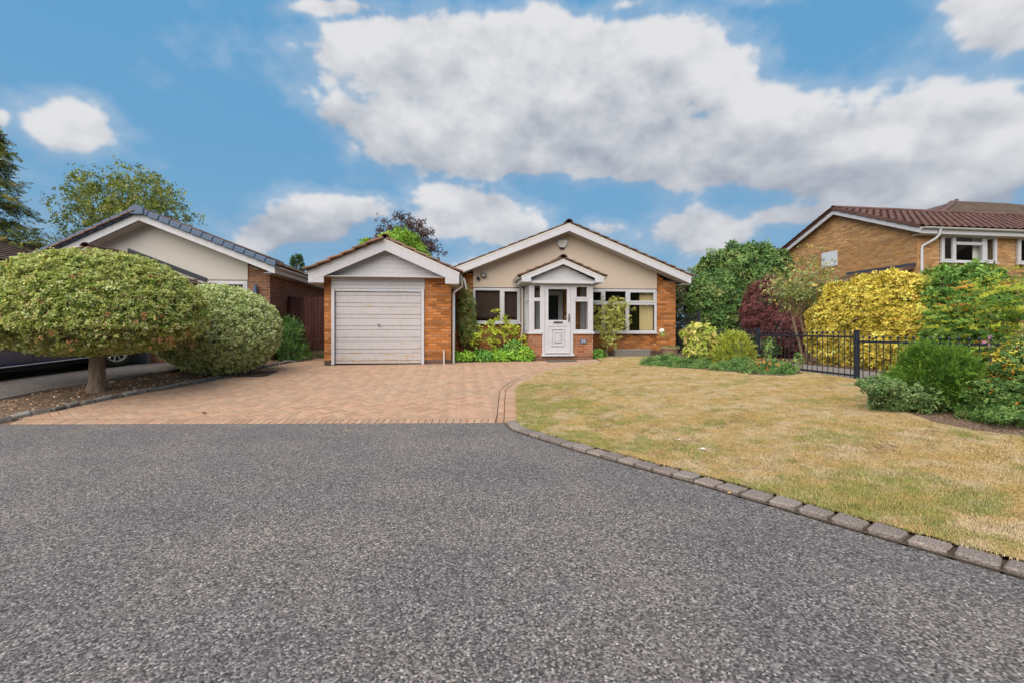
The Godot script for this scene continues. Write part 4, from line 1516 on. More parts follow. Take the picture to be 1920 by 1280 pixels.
# ---- the houses on either side ----
func make_left_house() -> void:
	rng.seed = 404
	var h := thing("neighbouring_house", "neighbouring bungalow with grey rendered gable and blue-grey verge tiles", "house")
	var d := 14.0
	var x0 := -10.85
	var x1 := -5.32
	var front := Transform3D(Basis.IDENTITY, P(0, 0, d))
	var win := [-9.2, -5.9, 1.5, 2.67]
	var wall := put("front_wall", wall_core(front, x0, x1, 0.35, 2.9, 0.26, [win]).done(), M.mortar_pale, h)
	var roof_y := func(x: float) -> float: return 4.42 - (0.394 if x > -8.43 else 0.507) * absf(x + 8.43) - 0.3
	var list := []
	lay_bricks(list, front, -5.885, x1, 0.375, 3.2, func(x, y): return y < roof_y.call(x))
	lay_bricks(list, front, -9.2, -5.885, 0.375, 1.48)
	set_bricks(list, wall, M.left_brick, Color(0.34, 0.15, 0.085), Color(0.28, 0.14, 0.1), 300)
	var pb := Builder.new()
	pb.prism(PackedVector2Array([Vector2(-5.885, 2.89), Vector2(x1, 2.89), Vector2(x1, roof_y.call(x1)), Vector2(-5.885, roof_y.call(-5.885))]), -14.25, -14.003)
	put("pier", pb.done(), M.mortar_pale, h)
	var t := Transform3D(Basis(Vector3(0, 0, -1), Vector3.UP, Vector3(1, 0, 0)), Vector3(x1, 0, -14.26))
	var sw := put("side_wall", wall_core(t, 0, 9.0, 0.35, 2.9, 0.26, []).done(), M.mortar_pale, h)
	var side := []
	lay_bricks(side, t, -0.25, 9.0, 0.9, 2.9)
	side.sort_custom(func(p, q): return p.origin.z > q.origin.z)
	set_bricks(side, sw, M.left_brick, Color(0.34, 0.15, 0.085), Color(0.28, 0.14, 0.1), 260)
	slab("side_wall", x0, x0 + 0.26, 0.35, 2.9, 14.26, 23.2, M.mortar_pale, h)
	slab("back_wall", x0, x1, 0.35, 2.9, 23.2, 23.4, M.mortar_pale, h)
	slab("ceiling", x0 + 0.27, x1 - 0.27, 2.78, 2.88, 14.27, 23.2, M.room, h)
	slab("room_wall", x0 + 0.27, x1 - 0.27, 0.4, 2.78, 17.6, 17.7, M.room, h)
	var gb := Builder.new()
	gb.prism(PackedVector2Array([Vector2(x0, 2.7), Vector2(-5.89, 2.7), Vector2(-5.89, roof_y.call(-5.89) + 0.1), Vector2(-8.43, roof_y.call(-8.43) + 0.1), Vector2(x0, roof_y.call(x0) + 0.1)]), -14.2, -13.97)
	put("gable_panel", gb.done(), M.grey_render, h)
	window(h, win[0], win[1], win[2], win[3], d, [[-9.14, -8.1, 1.56, 2.62, false], [-8.03, -7.72, 1.56, 2.62, true], [-7.65, -6.68, 1.56, 2.62, false], [-6.61, -5.96, 2.28, 2.62, true], [-6.61, -5.96, 1.56, 2.21, false]])
	var roof := gable_roof(h, -8.43, 3.45, 3.06, 1.36, 13.55, 23.6, M.roof_pale, Color(0.27, 0.165, 0.115), 0, 0.33, 2.68)
	bargeboards(h, -8.43, 3.41, 3.04, 1.355, 0.2, 13.58, M.white, 0.035, 2.65)
	sloped_soffit(h, -8.43, 3.39, 3.04, 1.345, 0.2, 13.6, 14.0, 2.63)
	# slate-blue dry verge caps over the bargeboards
	var n := 13
	for s: float in [-1.0, 1.0]:
		var wide := 2.68 if s < 0 else 3.45
		var slope := Vector2(wide, 1.36)
		for i in n:
			var a := Vector2(-8.43 + s * (wide + 0.02), 3.07).lerp(Vector2(-8.43, 3.07 + 1.37), (i + 0.5) / n)
			var ang := -s * slope.angle()
			put("verge_cap", box_mesh(Vector3(slope.length() / n - 0.006, 0.15, 0.09), 0.016), M.slate_blue, roof, Transform3D(Basis.from_euler(Vector3(0, 0, ang + s * 0.06)), P(a.x, a.y + (0.045 if s < 0 else 0.01), 13.5)))
	var cap := Builder.new()
	cap.prism(PackedVector2Array([Vector2(-0.17, -0.09), Vector2(0.17, -0.09), Vector2(0.17, 0.06), Vector2(0.06, 0.13), Vector2(-0.06, 0.13), Vector2(-0.17, 0.06)]), -0.05, 0.06)
	put("ridge_cap", cap.done(), M.slate_blue, roof, Transform3D(Basis.IDENTITY, P(-8.43, 4.43, 13.48)))
	slab("fascia", -5.03, -5.01, 2.85, 3.04, 13.6, 23.5, M.white, h)
	slab("soffit", x1, -5.02, 2.85, 2.865, 13.6, 23.5, M.soffit, h)
	gutter(h, P(-4.95, 3.04, 23.5), P(-4.95, 3.02, 13.6))
	var l := thing("wall_lamp", "small grey cylinder lamp on the neighbouring brick pier", "wall lamp", P(-5.66, 2.42, 13.975))
	var lb := Builder.new()
	lb.lathe([[0.0, 0.13], [0.055, 0.13], [0.055, -0.13], [0.0, -0.13]], Transform3D(Basis.IDENTITY, Vector3(0, 0, 0.08)), 18)
	put("casing", lb.done(), M.slate_blue, l)
	put("bracket", box_mesh(Vector3(0.06, 0.1, 0.04), 0.004), M.slate_blue, l, Transform3D(Basis.IDENTITY, Vector3(0, 0, 0.018)))
	# low gabled garage in front of it
	var g := thing("neighbouring_garage", "low neighbouring garage with a brown ridge mostly behind the clipped domed tree", "garage")
	slab("front_wall", -10.6, -7.3, 0.3, 2.5, 12.75, 12.95, M.mortar_pale, g)
	slab("side_wall", -7.5, -7.3, 0.3, 2.5, 12.951, 13.96, M.mortar_pale, g)
	slab("side_wall", -10.6, -10.4, 0.3, 2.5, 12.951, 13.96, M.mortar_pale, g)
	var fr := Transform3D(Basis.IDENTITY, P(0, 0, 12.75))
	list = []
	var fw: Node3D = g.get_child(0)
	lay_bricks(list, fr, -10.6, -10.25, 0.375, 2.5)
	lay_bricks(list, fr, -7.65, -7.3, 0.375, 2.5)
	set_bricks(list, fw, M.left_brick, Color(0.34, 0.15, 0.085), Color(0.28, 0.14, 0.1), 120)
	slab("garage_door", -10.2, -7.7, 0.4, 2.4, 12.7, 12.748, M.white_wood, g)
	gable_roof(g, -8.95, 2.0, 2.5, 0.78, 12.45, 13.94, M.roof_brown, Color(0.16, 0.1, 0.085), 2)
	bargeboards(g, -8.95, 1.96, 2.48, 0.77, 0.18, 12.5, M.white)
	slab("gable_board", -9.6, -8.3, 2.5, 2.85, 12.72, 12.74, M.white_wood, g)
	var fb := Builder.new()
	fb.prism(PackedVector2Array([Vector2(-8.95, 3.4), Vector2(-6.95, 2.62), Vector2(-6.95, 2.74), Vector2(-8.95, 3.52)]), -13.97, -13.93)
	put("flashing", fb.done(), M.dark_metal, g)
	# the next house further along
	var f := thing("far_house", "farther house with ribbed brown roof below the tall conifer", "house")
	slab("wall", -30.0, -15.0, 0.4, 3.45, 15.0, 27.0, M.mortar_pale, f)
	var ft := Transform3D(Basis(Vector3(0, 0, -1), Vector3.UP, Vector3(1, 0, 0)), Vector3(-14.99, 0, -15.0))
	list = []
	lay_bricks(list, ft, 0, 6.0, 0.4, 3.4)
	set_bricks(list, f, M.left_brick, Color(0.34, 0.15, 0.085), Color(0.28, 0.14, 0.1), 0)
	var deck := Builder.new()
	deck.prism(PackedVector2Array([Vector2(-14.5, 3.52), Vector2(-18.0, 4.9), Vector2(-22.0, 3.4), Vector2(-22.0, 3.3), Vector2(-18.0, 4.8), Vector2(-14.5, 3.45)]), -27.0, -14.7)
	var roof2 := put("roof", deck.done(), M.soffit, f)
	var up := Vector3(-3.5, 1.38, 0).normalized()
	var out := Vector3(1.38, 3.5, 0).normalized()
	tile_slope(roof2, Transform3D(Basis(up.cross(out), up, out), P(-14.46, 3.53, 14.7)), 12.2, 3.78, 0.33, 0.31, M.roof_brown, Color(0.15, 0.1, 0.08), 0, flat_tile(0.33, 0.31), false, null, 0.12)
	slab("fascia", -14.52, -14.46, 3.28, 3.48, 14.75, 26.9, M.white, f)
	slab("window", -14.98, -14.94, 2.0, 3.2, 16.6, 18.4, M.white, f)
	slab("window_pane", -14.945, -14.93, 2.1, 3.1, 16.7, 17.45, M.car_glass, f)
	slab("window_pane", -14.945, -14.93, 2.1, 3.1, 17.55, 18.3, M.car_glass, f)


func make_right_house() -> void:
	rng.seed = 505
	# turned a little from the street; local frame at the near corner: x along its front, z out towards the road
	var u := ray_right_house()
	var at: Vector3 = u[0]
	var h := thing("two_storey_house", "two-storey tan brick house with brown tiled roof beyond the hedges", "house", at, deg_to_rad(u[1]))
	var ev: float = u[2]
	var half: float = u[3]
	var rise: float = u[4]
	var front := Transform3D.IDENTITY
	var x1 := 11.0
	var wins := [[0.84, 3.05, ev - 1.19, ev - 0.28], [3.92, 5.1, ev - 1.19, ev - 0.28], [1.0, 3.0, 0.6, 1.7]]
	var wall := put("front_wall", wall_core(front, 0, x1, -0.2, ev, 0.27, wins).done(), M.mortar_right, h)
	var list := []
	var solid := func(x: float, y: float) -> bool:
		for w in wins:
			if x > w[0] - 0.05 and x < w[1] + 0.05 and y > w[2] - 0.05 and y < w[3] + 0.02:
				return false
		return true
	lay_bricks(list, front, 0, 5.8, 0.0, ev - 0.05, solid)
	list.reverse()
	set_bricks(list, wall, M.right_brick, Color(0.46, 0.26, 0.12), Color(0.5, 0.32, 0.19), 300)
	var side := Transform3D(Basis(Vector3(0, 0, 1), Vector3.UP, Vector3(-1, 0, 0)), Vector3(0, 0, -2 * half))
	var gw := put("gable_wall", wall_core(side, 0, 2 * half - 0.28, -0.2, ev, 0.27, []).done(), M.mortar_right, h)
	var tri := Builder.new()
	tri.prism(PackedVector2Array([Vector2(0, ev), Vector2(2 * half, ev), Vector2(half, ev + rise)]), -0.268, 0.0, side)
	put("gable_top", tri.done(), M.mortar_right, h)
	list = []
	lay_bricks(list, side, 0, 2 * half, 1.2, ev + rise, func(x, y): return y < ev + rise - absf(x - half) * rise / half - 0.06)
	list.reverse()
	set_bricks(list, gw, M.right_brick, Color(0.52, 0.27, 0.1), Color(0.56, 0.34, 0.18), 300)
	slab_local("back_wall", Vector3(0, -0.2, -2 * half), Vector3(x1, ev, -2 * half + 0.2), M.mortar_right, h)
	slab_local("side_wall", Vector3(x1 - 0.2, -0.2, -2 * half + 0.2), Vector3(x1, ev, -0.28), M.mortar_right, h)
	slab_local("ceiling", Vector3(0.28, ev - 0.2, -2 * half + 0.2), Vector3(x1 - 0.2, ev - 0.1, -0.28), M.room, h)
	slab_local("room_wall", Vector3(0.28, 0, -2.6), Vector3(x1 - 0.2, ev - 0.2, -2.5), M.room, h)
	# roof slopes: front one with rolled tiles
	var len := Vector2(half + 0.35, rise * (half + 0.35) / half).length()
	var ang := atan2(rise, half)
	var up := Vector3(0, sin(ang), -cos(ang))
	var out := Vector3(0, cos(ang), sin(ang))
	var deck := Builder.new()
	var zf := 0.35
	var yf := ev + 0.03 - 0.35 * rise / half
	deck.prism(PackedVector2Array([Vector2(-zf, yf), Vector2(half, ev + rise + 0.03), Vector2(2 * half + 0.35, yf), Vector2(2 * half + 0.35, yf - 0.06), Vector2(half, ev + rise - 0.03), Vector2(-zf, yf - 0.06)]), -0.25, x1, Transform3D(Basis(Vector3(0, 0, -1), Vector3.UP, Vector3(1, 0, 0)), Vector3.ZERO))
	var roof := put("roof", deck.done(), M.soffit, h)
	tile_slope(roof, Transform3D(Basis(Vector3.RIGHT, up, out), Vector3(-0.3, yf + 0.02, zf + 0.03)), x1 + 0.3, len, 0.3, 0.32, M.roof_right, Color(0.17, 0.085, 0.07), 24, pan_tile(0.3, 0.32), false, null, 0.12)
	var upb := Vector3(0, sin(ang), cos(ang))
	var outb := Vector3(0, cos(ang), -sin(ang))
	tile_slope(roof, Transform3D(Basis(Vector3.LEFT, upb, outb), Vector3(x1, yf + 0.02, -2 * half - 0.38)), x1 + 0.3, len, 0.3, 0.32, M.roof_right, Color(0.17, 0.085, 0.07), 2, flat_tile(0.3, 0.32), true)
	ridge(roof, Vector3(-0.3, ev + rise + 0.06, -half), Vector3(x1, ev + rise + 0.06, -half), M.roof_right)
	# bargeboards and undercloak on the gable
	for s: float in [-1.0, 1.0]:
		var b := Builder.new()
		var e0 := half + s * (half + 0.33)
		var ye := ev + rise - (half + 0.33) * rise / half
		b.prism(PackedVector2Array([Vector2(half, ev + rise + 0.03), Vector2(e0, ye + 0.03), Vector2(e0, ye - 0.17), Vector2(half, ev + rise - 0.17)]), -0.27, -0.24, Transform3D(Basis(Vector3(0, 0, -1), Vector3.UP, Vector3(1, 0, 0)), Vector3.ZERO))
		put("bargeboard", b.done(), M.white, h)
		for i in 9:
			var k := (i + 0.5) / 9.0
			var zc := lerpf(half + s * (half + 0.33), half, k)
			var yc := lerpf(ye, ev + rise, k)
			put("verge_tile", box_mesh(Vector3(0.07, 0.11, len / 9.0 + 0.02), 0.008), M.roof_right[i % 6], roof, Transform3D(Basis.from_euler(Vector3(-s * (ang - 0.05), 0, 0)), Vector3(-0.29, yc + 0.06, -zc)))
	slab_local("fascia", Vector3(-0.2, yf - 0.2, 0.3), Vector3(x1, yf - 0.01, 0.325), M.white, h)
	slab_local("soffit", Vector3(-0.2, yf - 0.21, 0.0), Vector3(x1, yf - 0.2, 0.3), M.soffit, h)
	gutter(h, Vector3(-0.25, yf - 0.0, 0.39), Vector3(x1, yf - 0.0, 0.39), 0.06)
	pipe("downpipe", [Vector3(0.42, yf - 0.04, 0.39), Vector3(0.42, yf - 0.22, 0.36), Vector3(0.38, yf - 0.34, 0.28), Vector3(0.12, yf - 0.56, 0.06), Vector3(0.1, yf - 0.66, 0.05), Vector3(0.1, 0.0, 0.05)], 0.04, M.white, h)
	# windows of the upper floor
	var w0: Array = wins[0]
	window(h, w0[0], w0[1], w0[2], w0[3], -0.05, [[w0[0] + 0.05, w0[0] + 0.48, w0[2] + 0.05, w0[3] - 0.05, true], [w0[0] + 0.55, w0[0] + 1.66, w0[2] + 0.05, w0[3] - 0.3, false], [w0[0] + 0.55, w0[0] + 1.66, w0[3] - 0.24, w0[3] - 0.05, false], [w0[0] + 1.73, w0[1] - 0.05, w0[2] + 0.05, w0[3] - 0.05, true]])
	w0 = wins[1]
	window(h, w0[0], w0[1], w0[2], w0[3], -0.05, [[w0[0] + 0.05, w0[1] - 0.05, w0[2] + 0.05, w0[3] - 0.05, true]])
	w0 = wins[2]
	window(h, w0[0], w0[1], w0[2], w0[3], -0.05, [[w0[0] + 0.05, w0[0] + 0.97, w0[2] + 0.05, w0[3] - 0.05, true], [w0[0] + 1.03, w0[1] - 0.05, w0[2] + 0.05, w0[3] - 0.05, true]])
	for q in [[2.35, 2.98]]:
		var cb := Builder.new()
		for i in 20:
			var xa: float = lerpf(q[0], q[1], i / 20.0)
			var xb: float = lerpf(q[0], q[1], (i + 1) / 20.0)
			cb.quad(Vector3(xa, ev - 1.15, -0.16 + 0.03 * sin(xa * 60)), Vector3(xb, ev - 1.15, -0.16 + 0.03 * sin(xb * 60)), Vector3(xb, ev - 0.3, -0.16 + 0.03 * sin(xb * 60)), Vector3(xa, ev - 0.3, -0.16 + 0.03 * sin(xa * 60)), Vector3(0, 0, 1))
		put("net_curtain", cb.done(), M.lace, h)
	# obscured gable window and lean-to
	var gz := u[5] as float
	var frame := Builder.new()
	frame.bar(Vector3(-0.04, ev - 0.88, -gz - 0.8), Vector3(0.05, ev - 0.27, -gz))
	var gwn := put("gable_window", frame.done(), M.white, h)
	slab_local("pane", Vector3(-0.046, ev - 0.83, -gz - 0.75), Vector3(-0.04, ev - 0.32, -gz - 0.05), M.obscure, gwn)
	var ly := ev - 1.3
	slab_local("lean_to_wall", Vector3(-1.0, -0.2, -2.6), Vector3(-0.03, ly - 0.3, -0.25), M.mortar_right, h)
	var lt := Builder.new()
	lt.prism(PackedVector2Array([Vector2(-1.15, ly - 0.42), Vector2(-0.01, ly), Vector2(-0.01, ly - 0.1), Vector2(-1.15, ly - 0.5)]), -2.75, -0.1)
	put("lean_to_roof", lt.done(), M.roof_right[0], h)
	var fl := Builder.new()
	fl.bar(Vector3(-0.06, ly - 0.02, -2.8), Vector3(-0.008, ly + 0.08, -0.05))
	put("flashing", fl.done(), paint(0.045, 0.05, 0.065, 0.6), h)
	var lamp := thing("security_light", "black security light on the tan brick wall above the hedge", "security light")
	lamp.transform = h.transform * Transform3D(Basis.IDENTITY, Vector3(3.1, ev - 1.7, 0.01))
	put("housing", box_mesh(Vector3(0.3, 0.14, 0.08), 0.01), M.black, lamp, Transform3D(Basis.from_euler(Vector3(0.5, 0, 0)), Vector3(0, 0, 0.14)))
	put("lens", box_mesh(Vector3(0.24, 0.09, 0.01), 0.002), M.chrome, lamp, Transform3D(Basis.from_euler(Vector3(0.5, 0, 0)), Vector3(0, -0.025, 0.182)))
	put("bracket", box_mesh(Vector3(0.05, 0.06, 0.12), 0.004), M.black, lamp, Transform3D(Basis.IDENTITY, Vector3(0, 0.0, 0.06)))
	# roof of the wing behind, rising above the ridge
	put("wing_wall", box_mesh(Vector3(10.0, 5.3, 6.0)), M.mortar_right, h, Transform3D(Basis.IDENTITY, Vector3(16.0, 2.65, -10.5)))
	var corner := [Vector3(5.1, 5.75, -3.6), Vector3(22.0, 5.75, -3.6), Vector3(22.0, 5.75, -16.4), Vector3(5.1, 5.75, -16.4)]
	var rl := Vector3(14.0, 8.45, -10.0)
	var rr := Vector3(17.0, 8.45, -10.0)
	var wr := Builder.new()
	wr.quad(corner[0], corner[1], rr, rl, Vector3(0, 1, 1))
	wr.quad(corner[2], corner[3], rl, rr, Vector3(0, 1, -1))
	wr.tri(corner[0], corner[3], rl, Vector3(-1, 1, 0))
	wr.tri(corner[1], corner[2], rr, Vector3(1, 1, 0))
	wr.quad(corner[0], corner[1], corner[2], corner[3], Vector3.DOWN)
	var wroof := put("wing_roof", wr.done(), M.roof_right[0], h)
	# tiles on its front slope, between the hips
	var wup := (Vector3(14, 8.45, -10) - Vector3(14, 5.75, -3.6)).normalized()
	var wout := Vector3.RIGHT.cross(wup)
	var slope_len := Vector3(0, 2.7, -6.4).length()
	var places := []
	var tints := []
	for r in int(slope_len / 0.32):
		var y := (r + 0.5) * 0.32
		var k := y / slope_len
		var xa := lerpf(5.1, 14.0, k)
		var xb := lerpf(22.0, 17.0, k)
		var x := xa
		while x < xb:
			places.append(Transform3D(Basis(Vector3.RIGHT, wup, wout), Vector3(x, 5.75, -3.6) + wup * y + wout * 0.02) * Transform3D(Basis.from_euler(Vector3(-0.06, 0, 0)), Vector3.ZERO))
			tints.append(Color(0.17, 0.12, 0.085) * rng.randf_range(0.75, 1.3))
			x += 0.3
	scatter("roof_tiles", flat_tile(0.3, 0.32), M.tile_stuff, places, tints, wroof)
	ridge(wroof, corner[0] + Vector3(0, 0.03, 0), rl, M.roof_right)


# near corner, turn, eave height above the base, half depth of the gable, rise, near edge of the gable window
func ray_right_house() -> Array:
	return [P(15.14, 0.4, 14.5), 2.5, 4.39, 3.2, 1.31, 3.25]


func slab_local(called: String, lo: Vector3, hi: Vector3, m: Material, parent: Node3D) -> MeshInstance3D:
	return put(called, box_mesh((hi - lo).abs(), 0.0), m, parent, Transform3D(Basis.IDENTITY, (lo + hi) / 2))


func make_far_gable() -> void:
	var h := thing("distant_house", "distant house showing only a small roof peak above the bungalow eave", "house")
	slab("wall", 9.9, 12.4, 0.4, 4.0, 27.0, 32.0, M.mortar_pale, h)
	gable_roof(h, 11.15, 1.6, 4.0, 1.15, 26.7, 32.3, M.roof_brown, Color(0.16, 0.1, 0.085), 1)
	bargeboards(h, 11.15, 1.58, 3.98, 1.14, 0.2, 26.75, M.white)
	var b := Builder.new()
	b.prism(PackedVector2Array([Vector2(9.9, 4.0), Vector2(12.4, 4.0), Vector2(11.15, 4.9)]), -27.2, -27.0)
	put("gable_wall", b.done(), M.mortar_right, h)


# a two-storey house off to the side of the road, seen only as a reflection in the upstairs windows
func make_opposite_house() -> void:
	var h := thing("opposite_house", "brown-roofed house across the road mirrored in the upstairs windows", "house", P(31.0, 0.2, -6.0))
	slab_local("wall", Vector3(-3.6, -0.2, -12.0), Vector3(4.0, 4.9, 4.0), M.mortar_right, h)
	var deck := Builder.new()
	deck.prism(PackedVector2Array([Vector2(-4.1, 4.8), Vector2(0, 7.1), Vector2(4.4, 4.8)]), -12.4, 4.4)
	var roof := put("roof", deck.done(), M.roof_brown[2], h)
	slab_local("fascia", Vector3(-4.14, 4.55, -12.4), Vector3(-4.1, 4.8, 4.4), M.white, h)
	gutter(h, Vector3(-4.2, 4.8, -12.4), Vector3(-4.2, 4.8, 4.4), 0.07)
	for i in 3:
		slab_local("window", Vector3(-3.64, 2.9, -10.0 + i * 4.5), Vector3(-3.6, 4.1, -8.2 + i * 4.5), M.white, h)
		slab_local("window_pane", Vector3(-3.66, 3.0, -9.9 + i * 4.5), Vector3(-3.64, 4.0, -8.3 + i * 4.5), M.car_glass, h)
	var up := Vector3(4.1, 2.3, 0).normalized()
	var out := Vector3(-2.3, 4.1, 0).normalized()
	tile_slope(roof, Transform3D(Basis(up.cross(out), up, out), Vector3(-4.12, 4.82, -12.4)), 16.8, 4.7, 0.3, 0.32, M.roof_brown, Color(0.14, 0.09, 0.075), 0, flat_tile(0.3, 0.32))


# ---- fences, gate, car and small things ----
func make_board_fence() -> void:
	rng.seed = 606
	var f := thing("board_fence", "dark red-brown upright board fence between the garage and the neighbouring wall", "fence")
	var x := -5.3
	while x < -3.62:
		var w := 0.086 + rng.randf_range(-0.004, 0.004)
		var hgt := 2.33 + rng.randf_range(-0.012, 0.008)
		put("board", box_mesh(Vector3(snappedf(w, 0.004), 1.62, 0.018), 0.003), M.fence_board[rng.randi() % 5], f, Transform3D(Basis.from_euler(Vector3(0, rng.randf_range(0.06, 0.2), rng.randf_range(-0.006, 0.006))), P(x + 0.05, hgt - 0.81, 15.3)))
		x += 0.1
	for y in [0.95, 1.5, 2.1]:
		slab("rail", -5.3, -3.62, y - 0.035, y + 0.035, 15.33, 15.38, M.fence_board[1], f)
	slab("gravel_board", -5.3, -3.62, 0.56, 0.72, 15.31, 15.335, M.gravel_board, f)
	slab("post", -3.72, -3.63, 0.3, 2.36, 15.39, 15.48, M.fence_board[0], f)
	slab("post", -5.3, -5.21, 0.3, 2.36, 15.39, 15.48, M.fence_board[0], f)


func make_railing() -> void:
	rng.seed = 707
	var x := 7.04
	# [near d, far d, height of the ball tops, label]
	var bays := [
		[5.0 - 2.87, 5.03, 1.2, "black ball-topped railing bay passing behind the berried shrub"],
		[5.03, 7.9, 1.21, "black ball-topped railing bay behind the feathery green bush"],
		[7.9, 10.77, 1.29, "black ball-topped railing bay in front of the purple maple"],
		[10.77, 13.64, 1.345, "black ball-topped railing bay below the dark glossy tree"],
	]
	var bar := Builder.new()
	bar.tube([Vector3(0, 0, 0), Vector3(0, 0.8, 0)], [0.0075, 0.0075], 7)
	var ball := Builder.new()
	ball.lathe([[0.0, 0.022], [0.012, 0.019], [0.02, 0.01], [0.0225, 0.0], [0.02, -0.01], [0.012, -0.019], [0.0075, -0.022]], Transform3D(Basis.IDENTITY, Vector3(0, 0.82, 0)), 10)
	var bar_mesh := bar.done()
	var ball_mesh := ball.done()
	for b in bays:
		var r := thing("railing", b[3], "railing", Vector3.ZERO, 0.0, "black metal railing bays along the path")
		var n := 20
		var top: float = b[2]
		for i in n:
			var d: float = lerpf(b[0], b[1], (i + 1.0) / (n + 1.0))
			var at := P(x, top - 0.842, d)
			var o := put("bar", bar_mesh, M.dark_metal, r, Transform3D(Basis.IDENTITY, at))
			put("ball", ball_mesh, M.dark_metal, o)
		for y in [top - 0.1, top - 0.79]:
			slab("rail", x - 0.006, x + 0.006, y - 0.018, y + 0.018, b[0] + 0.02, b[1] - 0.02, M.dark_metal, r, 0.002)
	var posts := [[5.03, 1.3, "black square railing post behind the feathery green bush"], [7.9, 1.3, "thick black square railing post standing clear on the lawn edge"], [10.77, 1.36, "black square railing post beside the purple maple"], [13.64, 1.87, "tall black post of the side gate near the bungalow corner"]]
	for p in posts:
		var base := gy(x, p[0]) - 0.1
		var po := thing("railing_post", p[2], "post", P(x, base, p[0]), 0.0, "black railing posts")
		put("shaft", box_mesh(Vector3(0.07, p[1] - base, 0.07), 0.004), M.dark_metal, po, Transform3D(Basis.IDENTITY, Vector3(0, (p[1] - base) / 2, 0)))
		put("cap", box_mesh(Vector3(0.078, 0.012, 0.078), 0.004), M.dark_metal, po, Transform3D(Basis.IDENTITY, Vector3(0, p[1] - base + 0.006, 0)))
	# tall gate of bars between the bungalow corner and the tall post
	var g := thing("side_gate", "tall black bar gate in the gap beside the bungalow corner", "gate")
	var gb := Builder.new()
	gb.tube([Vector3(0, 0, 0), Vector3(0, 1.28, 0)], [0.008, 0.008], 7)
	var gm := gb.done()
	for i in 18:
		put("bar", gm, M.dark_metal, g, Transform3D(Basis.IDENTITY, P(7.04, 0.56, 13.75 + i * 0.115)))
	for y in [0.62, 1.7]:
		slab("rail", 7.03, 7.05, y - 0.02, y + 0.02, 13.7, 15.8, M.dark_metal, g, 0.002)


